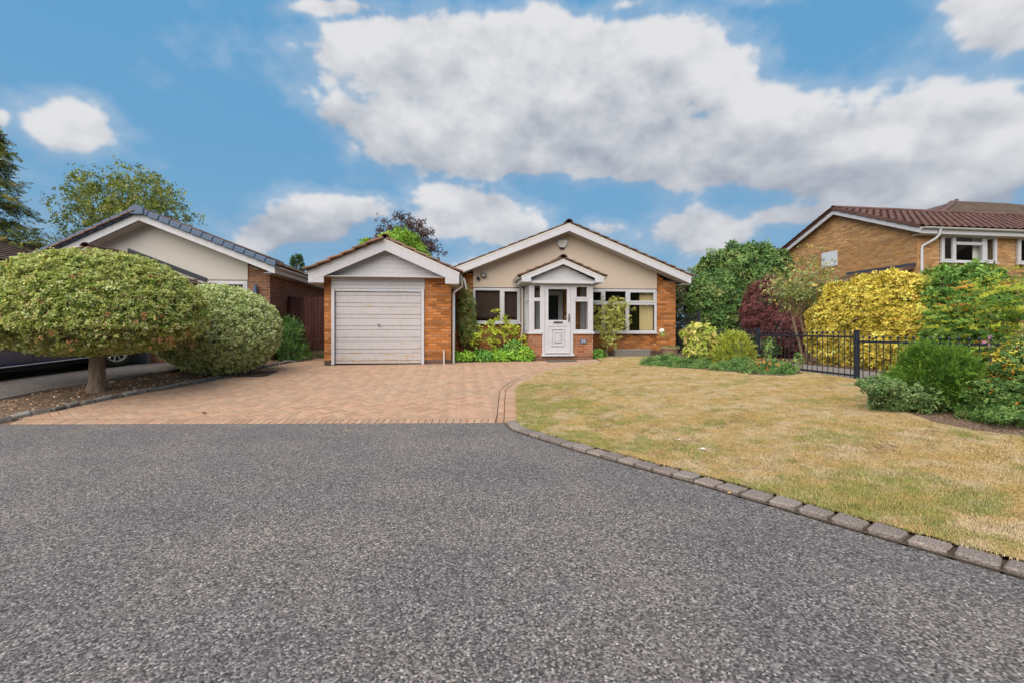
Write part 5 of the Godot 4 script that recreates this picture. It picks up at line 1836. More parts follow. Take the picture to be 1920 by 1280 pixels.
func make_car() -> void:
	var c := thing("parked_car", "dark blue estate car parked on the neighbouring drive behind the clipped domed tree", "car")
	var front := Vector2(-7.86, 11.79)
	var dir := Vector2(0.5, 0.866)
	var ya := gy(front.x, front.y)
	var rear := front - dir * 2.62
	var yb := gy(rear.x, rear.y) + 0.012
	ya += 0.012
	# local frame: x along the car (nose +x), y up, z to the car's right-hand side
	var ax := Vector3(dir.x * 2.62, ya - yb, -dir.y * 2.62).normalized()
	var az := ax.cross(Vector3.UP).normalized()
	var ay := az.cross(ax)
	c.transform = Transform3D(Basis(ax, ay, az), P(front.x, ya, front.y) - az * 0.76)
	# body: rings across the car at stations along it. x, half width, sill height, shoulder height, tumble
	var st := [[-3.55, 0.62, 0.42, 0.72], [-3.45, 0.78, 0.32, 0.88], [-3.0, 0.87, 0.24, 0.94], [-2.0, 0.9, 0.2, 0.95], [-0.9, 0.9, 0.2, 0.93], [0.0, 0.89, 0.22, 0.88], [0.5, 0.85, 0.26, 0.8], [0.75, 0.74, 0.32, 0.7], [0.83, 0.55, 0.4, 0.62]]
	var b := Builder.new()
	var rings := []
	for s in st:
		var w: float = s[1]
		var lo: float = s[2]
		var hi: float = s[3]
		var mid := lerpf(lo, hi, 0.55)
		var prof := [[w * 0.9, lo], [w * 0.985, lo + 0.06], [w, mid - 0.05], [w * 1.005, mid + 0.02], [w * 0.985, hi - 0.1], [w * 0.95, hi - 0.03], [w * 0.86, hi], [0.0, hi + 0.03]]
		var ring := []
		for q in prof:
			ring.append(Vector3(s[0], q[1], q[0]))
		for i in range(prof.size() - 2, -1, -1):
			ring.append(Vector3(s[0], prof[i][1], -prof[i][0]))
		rings.append(ring)
	for i in rings.size() - 1:
		for k in rings[i].size():
			var q: int = (k + 1) % rings[i].size()
			var m: Vector3 = (rings[i][k] + rings[i + 1][q]) / 2 - Vector3((st[i][0] + st[i + 1][0]) / 2, 0.55, 0)
			b.quad(rings[i][k], rings[i][q], rings[i + 1][q], rings[i + 1][k], m)
	for e in [0, rings.size() - 1]:
		for k in range(1, rings[e].size() - 1):
			b.tri(rings[e][0], rings[e][k], rings[e][k + 1], Vector3(-1 if e == 0 else 1, 0, 0))
	put("body", b.done(), M.car_paint, c)
	# cabin
	var cab := Builder.new()
	cab.prism(PackedVector2Array([Vector2(-3.35, 0.95), Vector2(-0.35, 0.92), Vector2(-1.1, 1.36), Vector2(-1.5, 1.44), Vector2(-2.8, 1.42), Vector2(-3.15, 1.3)]), -0.7, 0.7)
	put("cabin_glass", cab.done(), M.car_glass, c)
	var top := Builder.new()
	top.prism(PackedVector2Array([Vector2(-3.2, 1.33), Vector2(-1.15, 1.38), Vector2(-1.5, 1.46), Vector2(-2.8, 1.45)]), -0.66, 0.66)
	put("car_roof", top.done(), M.car_paint, c)
	for s: float in [-1.0, 1.0]:
		# sill trim and door gaps
		put("sill_trim", box_mesh(Vector3(1.9, 0.05, 0.03), 0.01), M.black, c, Transform3D(Basis.IDENTITY, Vector3(-1.3, 0.2, s * 0.83)))
		put("trim_strip", box_mesh(Vector3(1.95, 0.018, 0.02), 0.006), M.chrome, c, Transform3D(Basis.IDENTITY, Vector3(-1.3, 0.275, s * 0.885)))
		for x in [-0.45, -1.42, -2.2]:
			put("door_gap", box_mesh(Vector3(0.008, 0.5, 0.02), 0.0), M.black, c, Transform3D(Basis.from_euler(Vector3(0, 0, 0.02)), Vector3(x, 0.58, s * 0.896)))
		for x in [-1.3, -2.1]:
			put("door_handle", box_mesh(Vector3(0.17, 0.025, 0.03), 0.008), M.car_paint, c, Transform3D(Basis.IDENTITY, Vector3(x, 0.8, s * 0.895)))
		put("headlight", box_mesh(Vector3(0.2, 0.1, 0.22), 0.03), M.chrome, c, Transform3D(Basis.from_euler(Vector3(0, s * 0.5, 0)), Vector3(0.66, 0.63, s * 0.62)))
		put("tail_light", box_mesh(Vector3(0.06, 0.2, 0.16), 0.02), M.left_brick[2], c, Transform3D(Basis.IDENTITY, Vector3(-3.44, 0.78, s * 0.68)))
	for x in [0.0, -2.62]:
		for s: float in [-1.0, 1.0]:
			var arch := Builder.new()
			arch.lathe([[0.36, -0.1], [0.36, 0.11]], Transform3D(Basis.from_euler(Vector3(PI / 2, 0, 0)), Vector3.ZERO), 24)
			arch.lathe([[0.0, 0.105], [0.36, 0.105]], Transform3D(Basis.from_euler(Vector3(PI / 2, 0, 0)), Vector3.ZERO), 24)
			put("wheel_arch", arch.done(), M.black, c, Transform3D(Basis.IDENTITY, Vector3(x, 0.335, s * 0.805)))
			var w := Builder.new()
			w.lathe([[0.21, -0.1], [0.3, -0.1], [0.325, -0.07], [0.325, 0.07], [0.3, 0.1], [0.21, 0.1]], Transform3D.IDENTITY, 36)
			var wheel := put("wheel", w.done(), M.rubber, c, Transform3D(Basis.from_euler(Vector3(PI / 2 * s, 0, 0)), Vector3(x, 0.325, s * 0.835)))
			var rim := Builder.new()
			rim.lathe([[0.215, 0.09], [0.222, 0.1], [0.2, 0.095], [0.19, 0.02], [0.0, 0.01]], Transform3D.IDENTITY, 36)
			put("rim", rim.done(), M.black, wheel)
			var sp := Builder.new()
			for i in 10:
				sp.box(Transform3D(Basis.from_euler(Vector3(0, TAU * i / 10.0, 0)), Vector3.ZERO) * Transform3D(Basis.IDENTITY, Vector3(0.115, 0.085, 0)), Vector3(0.19, 0.02, 0.028), 0.005)
			sp.lathe([[0.0, 0.105], [0.045, 0.1], [0.05, 0.07]], Transform3D.IDENTITY, 16)
			sp.lathe([[0.185, 0.07], [0.195, 0.1], [0.222, 0.103], [0.224, 0.09]], Transform3D.IDENTITY, 36)
			put("spokes", sp.done(), M.alloy, wheel)


func make_small_things() -> void:
	rng.seed = 808
	# drain cover in the drive
	var cv := thing("drain_cover", "dark rectangular drain cover let into the paving near the round shrub", "drain cover")
	cv.transform = on_land(Vector2(-4.7, 11.63), Vector2(1, 0.03), 0.0)
	put("frame", box_mesh(Vector3(0.66, 0.03, 0.8), 0.004), M.black, cv)
	put("lid", box_mesh(Vector3(0.61, 0.02, 0.75), 0.004), M.cover, cv, Transform3D(Basis.IDENTITY, Vector3(0, 0.012, 0)))
	# stone trough below the wide window
	var tr := thing("trough_planter", "low weathered grey trough planter below the wide window", "planter", P(5.2, 0.5, 14.3))
	var b := Builder.new()
	b.bar(Vector3(-0.55, 0.0, -0.14), Vector3(0.55, 0.24, -0.11), 0.01)
	b.bar(Vector3(-0.55, 0.0, 0.11), Vector3(0.55, 0.24, 0.14), 0.01)
	b.bar(Vector3(-0.55, 0.0, -0.11), Vector3(-0.52, 0.24, 0.11), 0.01)
	b.bar(Vector3(0.52, 0.0, -0.11), Vector3(0.55, 0.24, 0.11), 0.01)
	b.bar(Vector3(-0.57, 0.2, 0.135), Vector3(0.57, 0.245, 0.152), 0.006)
	put("body", b.done(), M.trough, tr)
	put("soil", box_mesh(Vector3(1.03, 0.2, 0.21), 0.0), M.soil, tr, Transform3D(Basis.IDENTITY, Vector3(0, 0.1, 0)))
	for i in 7:
		put("rib", box_mesh(Vector3(1.06, 0.012, 0.008), 0.003), M.trough, tr, Transform3D(Basis.IDENTITY, Vector3(0, 0.03 + i * 0.024, 0.143)))
	# terracotta bowl by the brick corner
	var bowl := thing("plant_pot", "shallow clay plant pot with green rim plants at the brick corner", "plant pot", P(6.4, 0.5, 14.25))
	var pb := Builder.new()
	pb.lathe([[0.0, 0.0], [0.2, 0.0], [0.27, 0.24], [0.3, 0.25], [0.3, 0.29], [0.26, 0.29], [0.24, 0.24], [0.0, 0.22]], Transform3D.IDENTITY, 24)
	put("pot", pb.done(), M.terracotta, bowl)
	put("soil", box_mesh(Vector3(0.34, 0.02, 0.34), 0.0), M.soil, bowl, Transform3D(Basis.IDENTITY, Vector3(0, 0.235, 0)))
	# fallen leaves and bits on road, drive and lawn
	var leaf := Builder.new()
	leaf.colored = false
	leaf.tri(Vector3(-0.03, 0, 0), Vector3(0, 0.008, 0.016), Vector3(0.004, 0.002, 0), Vector3.UP)
	leaf.tri(Vector3(-0.03, 0, 0), Vector3(0.004, 0.002, 0), Vector3(0, 0.01, -0.015), Vector3.UP)
	leaf.tri(Vector3(0, 0.008, 0.016), Vector3(0.035, 0.006, 0), Vector3(0.004, 0.002, 0), Vector3.UP)
	leaf.tri(Vector3(0.004, 0.002, 0), Vector3(0.035, 0.006, 0), Vector3(0, 0.01, -0.015), Vector3.UP)
	var lm := leaf.done()
	var yellow := paint(0.62, 0.4, 0.08, 0.7)
	var brown := paint(0.16, 0.07, 0.035, 0.8)
	var pale := paint(0.75, 0.72, 0.68, 0.7)
	for q in [[2.13, 3.62, yellow, 0.9, "yellow fallen leaf against the kerb setts"], [-0.62, 6.45, yellow, 0.6, "small tan fallen leaf on the tarmac in front of the block drive"], [-1.48, 6.4, yellow, 0.7, "small yellow fallen leaf on the tarmac close to the block drive"], [-3.9, 7.75, brown, 2.2, "curled dark brown leaf on the front edge of the block drive"], [2.35, 5.0, pale, 0.9, "small white scrap of paper low on the dry lawn"], [2.42, 4.62, pale, 1.1, "white feather-like scrap on the lawn nearer the kerb"], [5.6, 7.7, brown, 1.6, "russet dead leaf lying on the dry lawn near the railing"]]:
		var o := put("fallen_leaf" if q[2] != pale else "paper_scrap", lm, q[2], self, on_land(Vector2(q[0], q[1]), Vector2.from_angle(rng.randf() * TAU), 0.008 if q[1] < 6.7 and q[0] < 2.2 else 0.05 if q[0] > 1 else 0.006))
		o.scale = Vector3.ONE * (q[3] as float)
		tag(o, q[4], "leaf" if q[2] != pale else "litter", "litter lying about")


# ---- plants ----
# a tuft of leaves round the origin pointing into the upper half. heart and rim tint each leaf's midrib and edge
func leaf_tuft(count: int, length: float, width: float, seed_of: int, heart := Color.WHITE, rim := Color.WHITE, flat := 0.5, reach := 0.6, droop := 0.25) -> ArrayMesh:
	var r := RandomNumberGenerator.new()
	r.seed = seed_of
	var b := Builder.new()
	b.colored = true
	for i in count:
		var a := r.randf() * TAU
		var up := r.randf_range(-0.15, 1.0) * (1.0 - flat) + 0.12
		var dir := Vector3(cos(a), up, sin(a)).normalized()
		var base := Vector3(r.randf_range(-1, 1), r.randf_range(-0.5, 0.6), r.randf_range(-1, 1)) * length * reach
		var l := length * r.randf_range(0.7, 1.15)
		var side := dir.cross(Vector3.UP).normalized()
		side = (side + dir.cross(side) * r.randf_range(-0.7, 0.7)).normalized()
		var nrm := side.cross(dir).normalized()
		var w := width * 0.5 * r.randf_range(0.8, 1.15)
		var tip := base + dir * l - Vector3.UP * l * droop * r.randf()
		var mid := base + dir * l * 0.48 - nrm * w * 0.35
		var p := base + dir * l * 0.45 + side * w
		var q := base + dir * l * 0.45 - side * w
		var n0 := b.v.size()
		b.tri(base, p, mid, nrm)
		b.tri(mid, p, tip, nrm)
		b.tri(base, mid, q, nrm)
		b.tri(mid, tip, q, nrm)
		for k in range(n0, b.v.size()):
			var x := b.v[k]
			b.c[k] = heart if x == mid or x == base else rim
	return b.done()


# a flat feathery spray along +y, of narrow leaflets on both sides
func spray(pairs: int, length: float, leaflet: float, width: float, seed_of: int, droop := 0.0, lift := 0.3) -> ArrayMesh:
	var r := RandomNumberGenerator.new()
	r.seed = seed_of
	var b := Builder.new()
	for i in pairs:
		var k := (i + 0.5) / pairs
		var at := Vector3(0, length * k, -droop * length * k * k)
		for s: float in [-1.0, 1.0]:
			var l := leaflet * (1.0 - 0.55 * k) * r.randf_range(0.75, 1.2)
			var dir := Vector3(s * r.randf_range(0.6, 1.0), r.randf_range(0.4, 1.0), r.randf_range(-0.2, 1.0) * lift).normalized()
			var wd := Vector3(0, 0.5, 1).cross(dir).normalized() * width * 0.5
			b.tri(at + wd * 0.6, at + dir * l, at + dir * l * 0.4 - wd, Vector3(0, 0.2, 1))
			b.tri(at - wd * 0.6, at + dir * l, at + dir * l * 0.45 + wd, Vector3(0, 0.2, 1))
	# end leaflet
	b.tri(Vector3(width, length, -droop * length), Vector3(-width, length, -droop * length), Vector3(0, length + leaflet * 0.6, -droop * length * 1.2), Vector3(0, 0, 1))
	return b.done()


func turned(dir: Vector3, spin: float) -> Basis:
	var y := dir.normalized()
	var x := y.cross(Vector3.FORWARD if absf(y.z) < 0.9 else Vector3.RIGHT).normalized()
	return Basis(x, y, x.cross(y)).rotated(y, spin)


# places over a body made of ellipsoids [centre, radii]: mostly near its skin, facing outwards
func over_body(bodies: Array, count: int, depth: float, lumps: float, size: float, vary := 0.3, up := 0.25, floor_y := -1e9, lump_freq := 2.2, loose := 0.5) -> Array:
	var out := []
	var weight := 0.0
	for e in bodies:
		weight += e[1].x * e[1].y + e[1].y * e[1].z + e[1].x * e[1].z
	var tries := 0
	while out.size() < count and tries < count * 6:
		tries += 1
		var pick := rng.randf() * weight
		var e: Array = bodies[0]
		for q in bodies:
			e = q
			pick -= q[1].x * q[1].y + q[1].y * q[1].z + q[1].x * q[1].z
			if pick <= 0:
				break
		var dir := Vector3(rng.randfn(), rng.randfn(), rng.randfn()).normalized()
		var lump := 1.0 + lumps * noise_a.get_noise_3dv((dir * e[1] + e[0]) * lump_freq * 10.0)
		var p: Vector3 = e[0] + dir * e[1] * (lump - depth * rng.randf() * rng.randf())
		if p.y < floor_y:
			continue
		var buried := false
		for q in bodies:
			if q != e and ((p - q[0]) / q[1]).length() < 0.82:
				buried = true
				break
		if buried:
			continue
		var face: Vector3 = (dir / e[1]).normalized() + Vector3(0, up, 0) + Vector3(rng.randfn(), rng.randfn(), rng.randfn()) * loose * 0.5
		out.append(Transform3D(turned(face, rng.randf() * TAU).scaled(Vector3.ONE * size * rng.randf_range(1.0 - vary, 1.0 + vary)), p))
	return out


const LEAF_LIFT := 1.35


func tinted(places: Array, palette: Array, patchy := 0.5, seed_of := 1, scale := 1.0) -> Array:
	# colours vary from leaf to leaf and in loose drifts over the plant
	var out := []
	for t in places:
		var n := noise_a.get_noise_3dv(t.origin * 12.0 * scale + Vector3(seed_of * 31.0, 0, 0)) * 0.5 + 0.5
		var k := clampf(lerpf(rng.randf(), n, patchy), 0.0, 0.999)
		var f := k * (palette.size() - 1)
		var c: Color = palette[int(f)].lerp(palette[mini(int(f) + 1, palette.size() - 1)], f - int(f))
		out.append((c * (LEAF_LIFT * rng.randf_range(0.8, 1.2))).clamp(Color(0, 0, 0), Color(0.9, 0.9, 0.9)))
	return out


func limbs(parent: Node3D, base: Vector3, tips: Array, r0: float, m: Material, called := "limb", bend := 0.25) -> void:
	for tip: Vector3 in tips:
		var mid := base.lerp(tip, 0.5) + Vector3(rng.randfn(), rng.randfn() * 0.5, rng.randfn()) * base.distance_to(tip) * bend * 0.3 + Vector3(0, base.distance_to(tip) * 0.06, 0)
		var b := Builder.new()
		b.tube([base, base.lerp(mid, 0.5) + Vector3(rng.randfn(), 0, rng.randfn()) * 0.02, mid, mid.lerp(tip, 0.55), tip], [r0, r0 * 0.85, r0 * 0.6, r0 * 0.4, r0 * 0.15], 6)
		put(called, b.done(), m, parent)


# loose crown: clusters through the volume of an ellipsoid
func clusters(c: Vector3, r: Vector3, count: int, each: int, spread: float, size: float, hollow := 0.35, up := 0.2) -> Array:
	var out := []
	for i in count:
		var dir := Vector3(rng.randfn(), rng.randfn(), rng.randfn()).normalized()
		var q := c + dir * r * pow(rng.randf_range(hollow, 1.0), 0.6)
		for k in each:
			var p := q + Vector3(rng.randfn(), rng.randfn() * 0.7, rng.randfn()) * spread
			var face := dir + Vector3(rng.randfn(), rng.randfn() + up, rng.randfn()) * 0.7
			out.append(Transform3D(turned(face, rng.randf() * TAU).scaled(Vector3.ONE * size * rng.randf_range(0.7, 1.3)), p))
	return out


func trunk(parent: Node3D, pts: Array, rad: Array, m: Material, sides := 10, called := "trunk") -> void:
	var b := Builder.new()
	b.tube(pts, rad, sides)
	put(called, b.done(), m, parent)


func make_plants() -> void:
	noise_a.noise_type = FastNoiseLite.TYPE_SIMPLEX_SMOOTH
	noise_a.frequency = 0.1
	noise_a.fractal_octaves = 2
	make_clipped_plants()
	make_front_beds()
	make_right_border()
	make_background_trees()
	make_lawn_grass()
	make_litter()


func make_clipped_plants() -> void:
	# the big clipped dome on a single stem
	rng.seed = 11
	var t := thing("domed_tree", "large clipped dome-shaped variegated tree on a single short trunk", "tree", on_ground(-6.5, 9.3))
	var y := t.position.y
	var tk := Builder.new()
	var rings := []
	for i in 30:
		var ring := []
		var k := i / 29.0
		for q in 30:
			var an := TAU * q / 30.0
			var rad := lerpf(0.122, 0.098, k) + 0.07 * exp(-k * 14.0)
			rad *= 1.0 + 0.11 * noise_a.get_noise_3d(cos(an) * 40.0, k * 30.0, sin(an) * 40.0) + 0.09 * noise_a.get_noise_3d(cos(an) * 70.0, k * 60.0, sin(an) * 70.0)
			ring.append(Vector3(cos(an) * rad + 0.02 * sin(k * 4.0), -0.06 + k * 1.15, sin(an) * rad))
		rings.append(ring)
	for i in 29:
		for q in 30:
			var w := (q + 1) % 30
			var o: Vector3 = rings[i][q] * Vector3(1, 0, 1)
			tk.quad(rings[i][q], rings[i][w], rings[i + 1][w], rings[i + 1][q], o)
	put("trunk", tk.done(), M.bark, t)
	var tips := []
	for i in 16:
		tips.append(Vector3(cos(i * 2.4) * rng.randf_range(0.5, 1.35), rng.randf_range(0.95, 1.9), sin(i * 2.4) * rng.randf_range(0.5, 1.2)))
	limbs(t, Vector3(0, 0.7, 0), tips, 0.045, M.twig)
	var bodies := [[Vector3(0.0, 1.27, 0), Vector3(1.74, 1.2, 1.5)]]
	var places := over_body(bodies, 30000, 0.2, 0.075, 0.7, 0.35, 0.4, 1.1, 5.5, 1.7)
	# shallower underside
	places.append_array(over_body([[Vector3(-0.02, 1.16, 0), Vector3(1.66, 0.52, 1.42)]], 12000, 0.25, 0.16, 0.7, 0.35, 0.2, -1e9, 4.0, 1.7).filter(func(q): return q.origin.y < 1.24))
	# a few shoots stand out from the clipped outline
	places.append_array(over_body([[Vector3(0.0, 1.27, 0), Vector3(1.77, 1.22, 1.53)]], 400, 0.0, 0.06, 0.65, 0.3, 0.6, 0.9, 5.5, 1.0))
	var holly := [Color(0.08, 0.14, 0.035), Color(0.24, 0.31, 0.08), Color(0.47, 0.46, 0.16), Color(0.64, 0.56, 0.27), Color(0.74, 0.66, 0.44), Color(0.44, 0.28, 0.15)]
	scatter("foliage", leaf_tuft(8, 0.055, 0.032, 3, Color(0.3, 0.5, 0.24), Color(1.1, 1.02, 0.84), 0.3, 0.5), M.leaf, places, tinted(places, holly, 0.2, 2, 1.0), t)
	# russet and dead patches among the leaves
	var rust := over_body(bodies, 1500, 0.1, 0.05, 0.7, 0.3, 0.3, 0.75, 1.6, 0.8).filter(func(q): return noise_a.get_noise_3dv(q.origin * 24.0) > 0.22)
	scatter("browned_leaves", leaf_tuft(9, 0.05, 0.03, 4), M.leaf, rust, tinted(rust, [Color(0.3, 0.11, 0.05), Color(0.4, 0.19, 0.09), Color(0.34, 0.22, 0.11)], 0.2), t)
	var inner := over_body([[Vector3(0, 1.25, 0), Vector3(1.45, 1.05, 1.22)]], 2600, 0.25, 0.05, 1.0, 0.3, 0.1, 0.85)
	scatter("twigs", spray(5, 0.16, 0.08, 0.008, 5), M.needle, inner, tinted(inner, [Color(0.12, 0.08, 0.05), Color(0.2, 0.14, 0.09)]), t)
	# round variegated shrub
	rng.seed = 12
	var s := thing("round_shrub", "clipped round shrub with pale cream-edged leaves beside the block drive", "shrub", on_ground(-5.52, 11.6))
	var sb := [[Vector3(0.0, 0.98, 0), Vector3(1.3, 1.0, 1.1)]]
	places = over_body(sb, 17000, 0.2, 0.07, 0.72, 0.35, 0.35, 0.0, 4.5, 1.6)
	scatter("foliage", leaf_tuft(8, 0.07, 0.042, 6, Color(0.32, 0.46, 0.3), Color(1.0, 1.04, 0.86), 0.3, 0.5), M.leaf, places, tinted(places, [Color(0.14, 0.2, 0.08), Color(0.38, 0.43, 0.19), Color(0.58, 0.59, 0.33), Color(0.7, 0.69, 0.46), Color(0.72, 0.67, 0.48)], 0.2, 5), s)
	tips = []
	for i in 12:
		tips.append(Vector3(cos(i * 2.4) * rng.randf_range(0.3, 1.0), rng.randf_range(0.5, 1.6), sin(i * 2.4) * rng.randf_range(0.3, 0.9)))
	limbs(s, Vector3(0, 0, 0), tips, 0.04, M.twig, "stem")
	inner = over_body([[Vector3(0, 0.95, 0), Vector3(1.05, 0.8, 0.88)]], 1500, 0.3, 0.05, 1.0)
	scatter("twigs", spray(5, 0.18, 0.09, 0.01, 5), M.needle, inner, tinted(inner, [Color(0.1, 0.09, 0.05), Color(0.16, 0.13, 0.08)]), s)


# a mound of foliage with stems inside
func mound(called: String, label: String, category: String, at: Vector3, bodies: Array, count: int, mesh: Mesh, palette: Array, size := 1.0, depth := 0.35, lumps := 0.15, m: Material = null, stems := 6, stem_m: Material = null, group := "", loose := 0.8, up := 0.3) -> Node3D:
	var o := thing(called, label, category, at, 0.0, group)
	var places := over_body(bodies, count, depth, lumps, size, 0.35, up, -0.02, 2.2, loose)
	scatter("foliage", mesh, m if m else M.leaf, places, tinted(places, palette, 0.4, count), o)
	var tips := []
	for i in stems:
		var e: Array = bodies[i % bodies.size()]
		tips.append(e[0] + Vector3(rng.randf_range(-0.7, 0.7), rng.randf_range(0.0, 0.7), rng.randf_range(-0.7, 0.7)) * e[1])
	if stems:
		limbs(o, Vector3.ZERO, tips, 0.012 + 0.01 * bodies[0][1].y, stem_m if stem_m else M.twig, "stem")
	return o


func make_front_beds() -> void:
	rng.seed = 21
	var big := leaf_tuft(7, 0.11, 0.05, 7, Color(0.7, 0.8, 0.6), Color(1, 1, 1), 0.35, 0.35)
	var small := leaf_tuft(9, 0.05, 0.025, 8, Color(0.7, 0.8, 0.6), Color(1, 1, 1), 0.3, 0.5)
	var tiny := leaf_tuft(12, 0.035, 0.016, 9, Color(0.8, 0.9, 0.7), Color(1, 1, 1), 0.2, 0.6)
	var feather := spray(12, 0.3, 0.09, 0.012, 3, 0.25)
	# climber on the wall between garage and window
	var cl := thing("climbing_plant", "tangled climbing plant on the brick wall beside the garage downpipe", "climber", P(0.1, 0.5, 14.55))
	var places := over_body([[Vector3(0.05, 1.35, 0), Vector3(0.3, 0.85, 0.2)], [Vector3(0.12, 0.75, 0.05), Vector3(0.3, 0.45, 0.25)]], 900, 0.7, 0.3, 1.0, 0.4, 0.0, 0.1)
	scatter("foliage", small, M.leaf, places, tinted(places, [Color(0.07, 0.12, 0.04), Color(0.14, 0.2, 0.06), Color(0.3, 0.27, 0.1), Color(0.36, 0.2, 0.1)], 0.4), cl)
	limbs(cl, Vector3(0, -0.05, 0), [Vector3(0.1, 2.1, -0.15), Vector3(-0.15, 1.7, -0.1), Vector3(0.3, 1.2, 0.0), Vector3(0.25, 0.5, 0.25)], 0.02, M.pale_twig, "stem")
	# yellow-green shrub under the left window: rosettes at the ends of bare stems
	var ys := thing("rosette_shrub", "yellow-green shrub with leaf rosettes on bare stems below the blind window", "shrub", on_ground(1.12, 14.05))
	var heads := []
	for i in 46:
		var a := rng.randf() * TAU
		var rr := sqrt(rng.randf())
		heads.append(Vector3(cos(a) * rr * 0.82, 0.95 - 0.42 * rr * rr + rng.randf_range(-0.32, 0.25), sin(a) * rr * 0.4))
	heads.append(Vector3(-0.12, 1.42, 0.0))
	limbs(ys, Vector3(-0.2, -0.03, 0), heads.slice(0, 18), 0.016, M.twig, "stem")
	limbs(ys, Vector3(0.3, -0.03, 0), heads.slice(18, 34), 0.016, M.twig, "stem")
	places = []
	for hd in heads:
		for k in 4:
			places.append(Transform3D(turned(Vector3(rng.randfn() * 0.4, 1, rng.randfn() * 0.4), rng.randf() * TAU).scaled(Vector3.ONE * rng.randf_range(0.8, 1.25)), hd + Vector3(rng.randfn(), rng.randfn(), rng.randfn()) * 0.045))
	scatter("foliage", big, M.leaf, places, tinted(places, [Color(0.24, 0.33, 0.04), Color(0.46, 0.5, 0.07), Color(0.6, 0.56, 0.1)], 0.3), ys)
	# low plants along the foot of the wall
	var low := [[0.05, 13.6, 0.42, 0.16, "low bright green plant at the foot of the downpipe", 0], [0.62, 13.62, 0.3, 0.2, "low pale green plant under the rosette shrub", 1], [1.12, 13.62, 0.34, 0.2, "low yellowish plant in the middle of the wall bed", 0], [1.5, 13.75, 0.36, 0.36, "broad-leaved dark green plant close to the porch", 1], [1.78, 13.58, 0.26, 0.24, "broad bright green plant against the porch corner", 0]]
	for q in low:
		mound("low_plant", q[4], "plant", on_ground(q[0], q[1], 0.01), [[Vector3(0, q[3] * 0.5, 0), Vector3(q[2], q[3], 0.2)]], 110, big, [Color(0.1, 0.24, 0.03), Color(0.22, 0.4, 0.05), Color(0.38, 0.48, 0.07)] if q[5] == 0 else [Color(0.05, 0.16, 0.03), Color(0.12, 0.28, 0.05), Color(0.3, 0.4, 0.1)], 1.0, 0.5, 0.2, null, 3, null, "low plants in the wall bed")
	# golden variegated shrub in front of the wide window
	rng.seed = 22
	var gs := thing("window_shrub", "small gold-variegated standard shrub in front of the wide window", "shrub", on_ground(4.35, 14.15))
	trunk(gs, [Vector3(0.02, -0.05, 0), Vector3(0.03, 0.3, 0), Vector3(0.1, 0.7, 0)], [0.035, 0.03, 0.022], M.twig, 7, "stem")
	var gb := [[Vector3(0.16, 1.2, 0), Vector3(0.56, 0.52, 0.36)], [Vector3(0.1, 0.62, 0.02), Vector3(0.26, 0.3, 0.24)], [Vector3(0.3, 1.55, 0), Vector3(0.36, 0.22, 0.25)]]
	places = over_body(gb, 820, 0.9, 0.8, 0.95, 0.4, 0.3, 0.2, 4.0, 1.6)
	scatter("foliage", small, M.leaf, places, tinted(places, [Color(0.2, 0.23, 0.05), Color(0.4, 0.38, 0.11), Color(0.55, 0.5, 0.2)], 0.3), gs)
	limbs(gs, Vector3(0.06, 0.5, 0), [Vector3(0.5, 1.5, 0.1), Vector3(-0.2, 1.3, 0), Vector3(0.25, 1.75, 0), Vector3(0.4, 1.1, -0.1)], 0.012, M.twig, "branch")
	mound("low_plant", "small green tuft at the right foot of the porch wall", "plant", on_ground(4.0, 13.75, 0.01), [[Vector3(0, 0.1, 0), Vector3(0.22, 0.18, 0.16)]], 80, small, [Color(0.06, 0.2, 0.03), Color(0.2, 0.34, 0.06)], 1.2, 0.5, 0.2, null, 0)
	mound("pot_plant", "small plant growing over the rim of the clay pot", "plant", P(6.4, 0.75, 14.25), [[Vector3(0, 0.02, 0), Vector3(0.27, 0.06, 0.27)]], 70, tiny, [Color(0.08, 0.16, 0.05), Color(0.2, 0.28, 0.1)], 1.0, 0.6, 0.2, null, 0)
	for q in [[4.95, "dry twig in the trough planter on the side towards the porch"], [5.3, "dry twig in the trough planter on the side towards the brick corner"]]:
		var dt := thing("dead_stem", q[1], "twig", P(q[0], 0.69, 14.3), 0.0, "dead stems in the trough")
		limbs(dt, Vector3.ZERO, [Vector3(-0.04, 0.34, 0), Vector3(0.05, 0.3, 0.02)], 0.006, M.twig, "twig")
	# white rose on a leaning stem
	var ro := thing("white_rose", "single white rose bloom on a leaning bare stem near the brick corner", "flower", on_ground(5.55, 12.1))
	limbs(ro, Vector3.ZERO, [Vector3(-0.32, 0.78, 0.0), Vector3(0.08, 0.35, 0.02), Vector3(-0.02, 0.28, 0.05)], 0.012, M.pale_twig, "stem", 0.1)
	places = []
	for i in 26:
		var dir := Vector3(rng.randfn(), rng.randfn(), rng.randfn()).normalized()
		places.append(Transform3D(turned(dir, rng.randf() * TAU), Vector3(-0.33, 0.83, 0) + dir * 0.035))
	scatter("bloom", leaf_tuft(4, 0.05, 0.05, 33, Color.WHITE, Color.WHITE, 0.6, 0.3), M.leaf, places, tinted(places, [Color(0.8, 0.78, 0.78), Color(0.88, 0.87, 0.88)]), ro)
	places = over_body([[Vector3(-0.3, 0.72, 0), Vector3(0.05, 0.05, 0.05)]], 8, 0.5, 0.1, 0.9)
	scatter("leaves", small, M.leaf, places, tinted(places, [Color(0.2, 0.34, 0.06), Color(0.4, 0.45, 0.08)]), ro)
	# bed by the railing
	rng.seed = 23
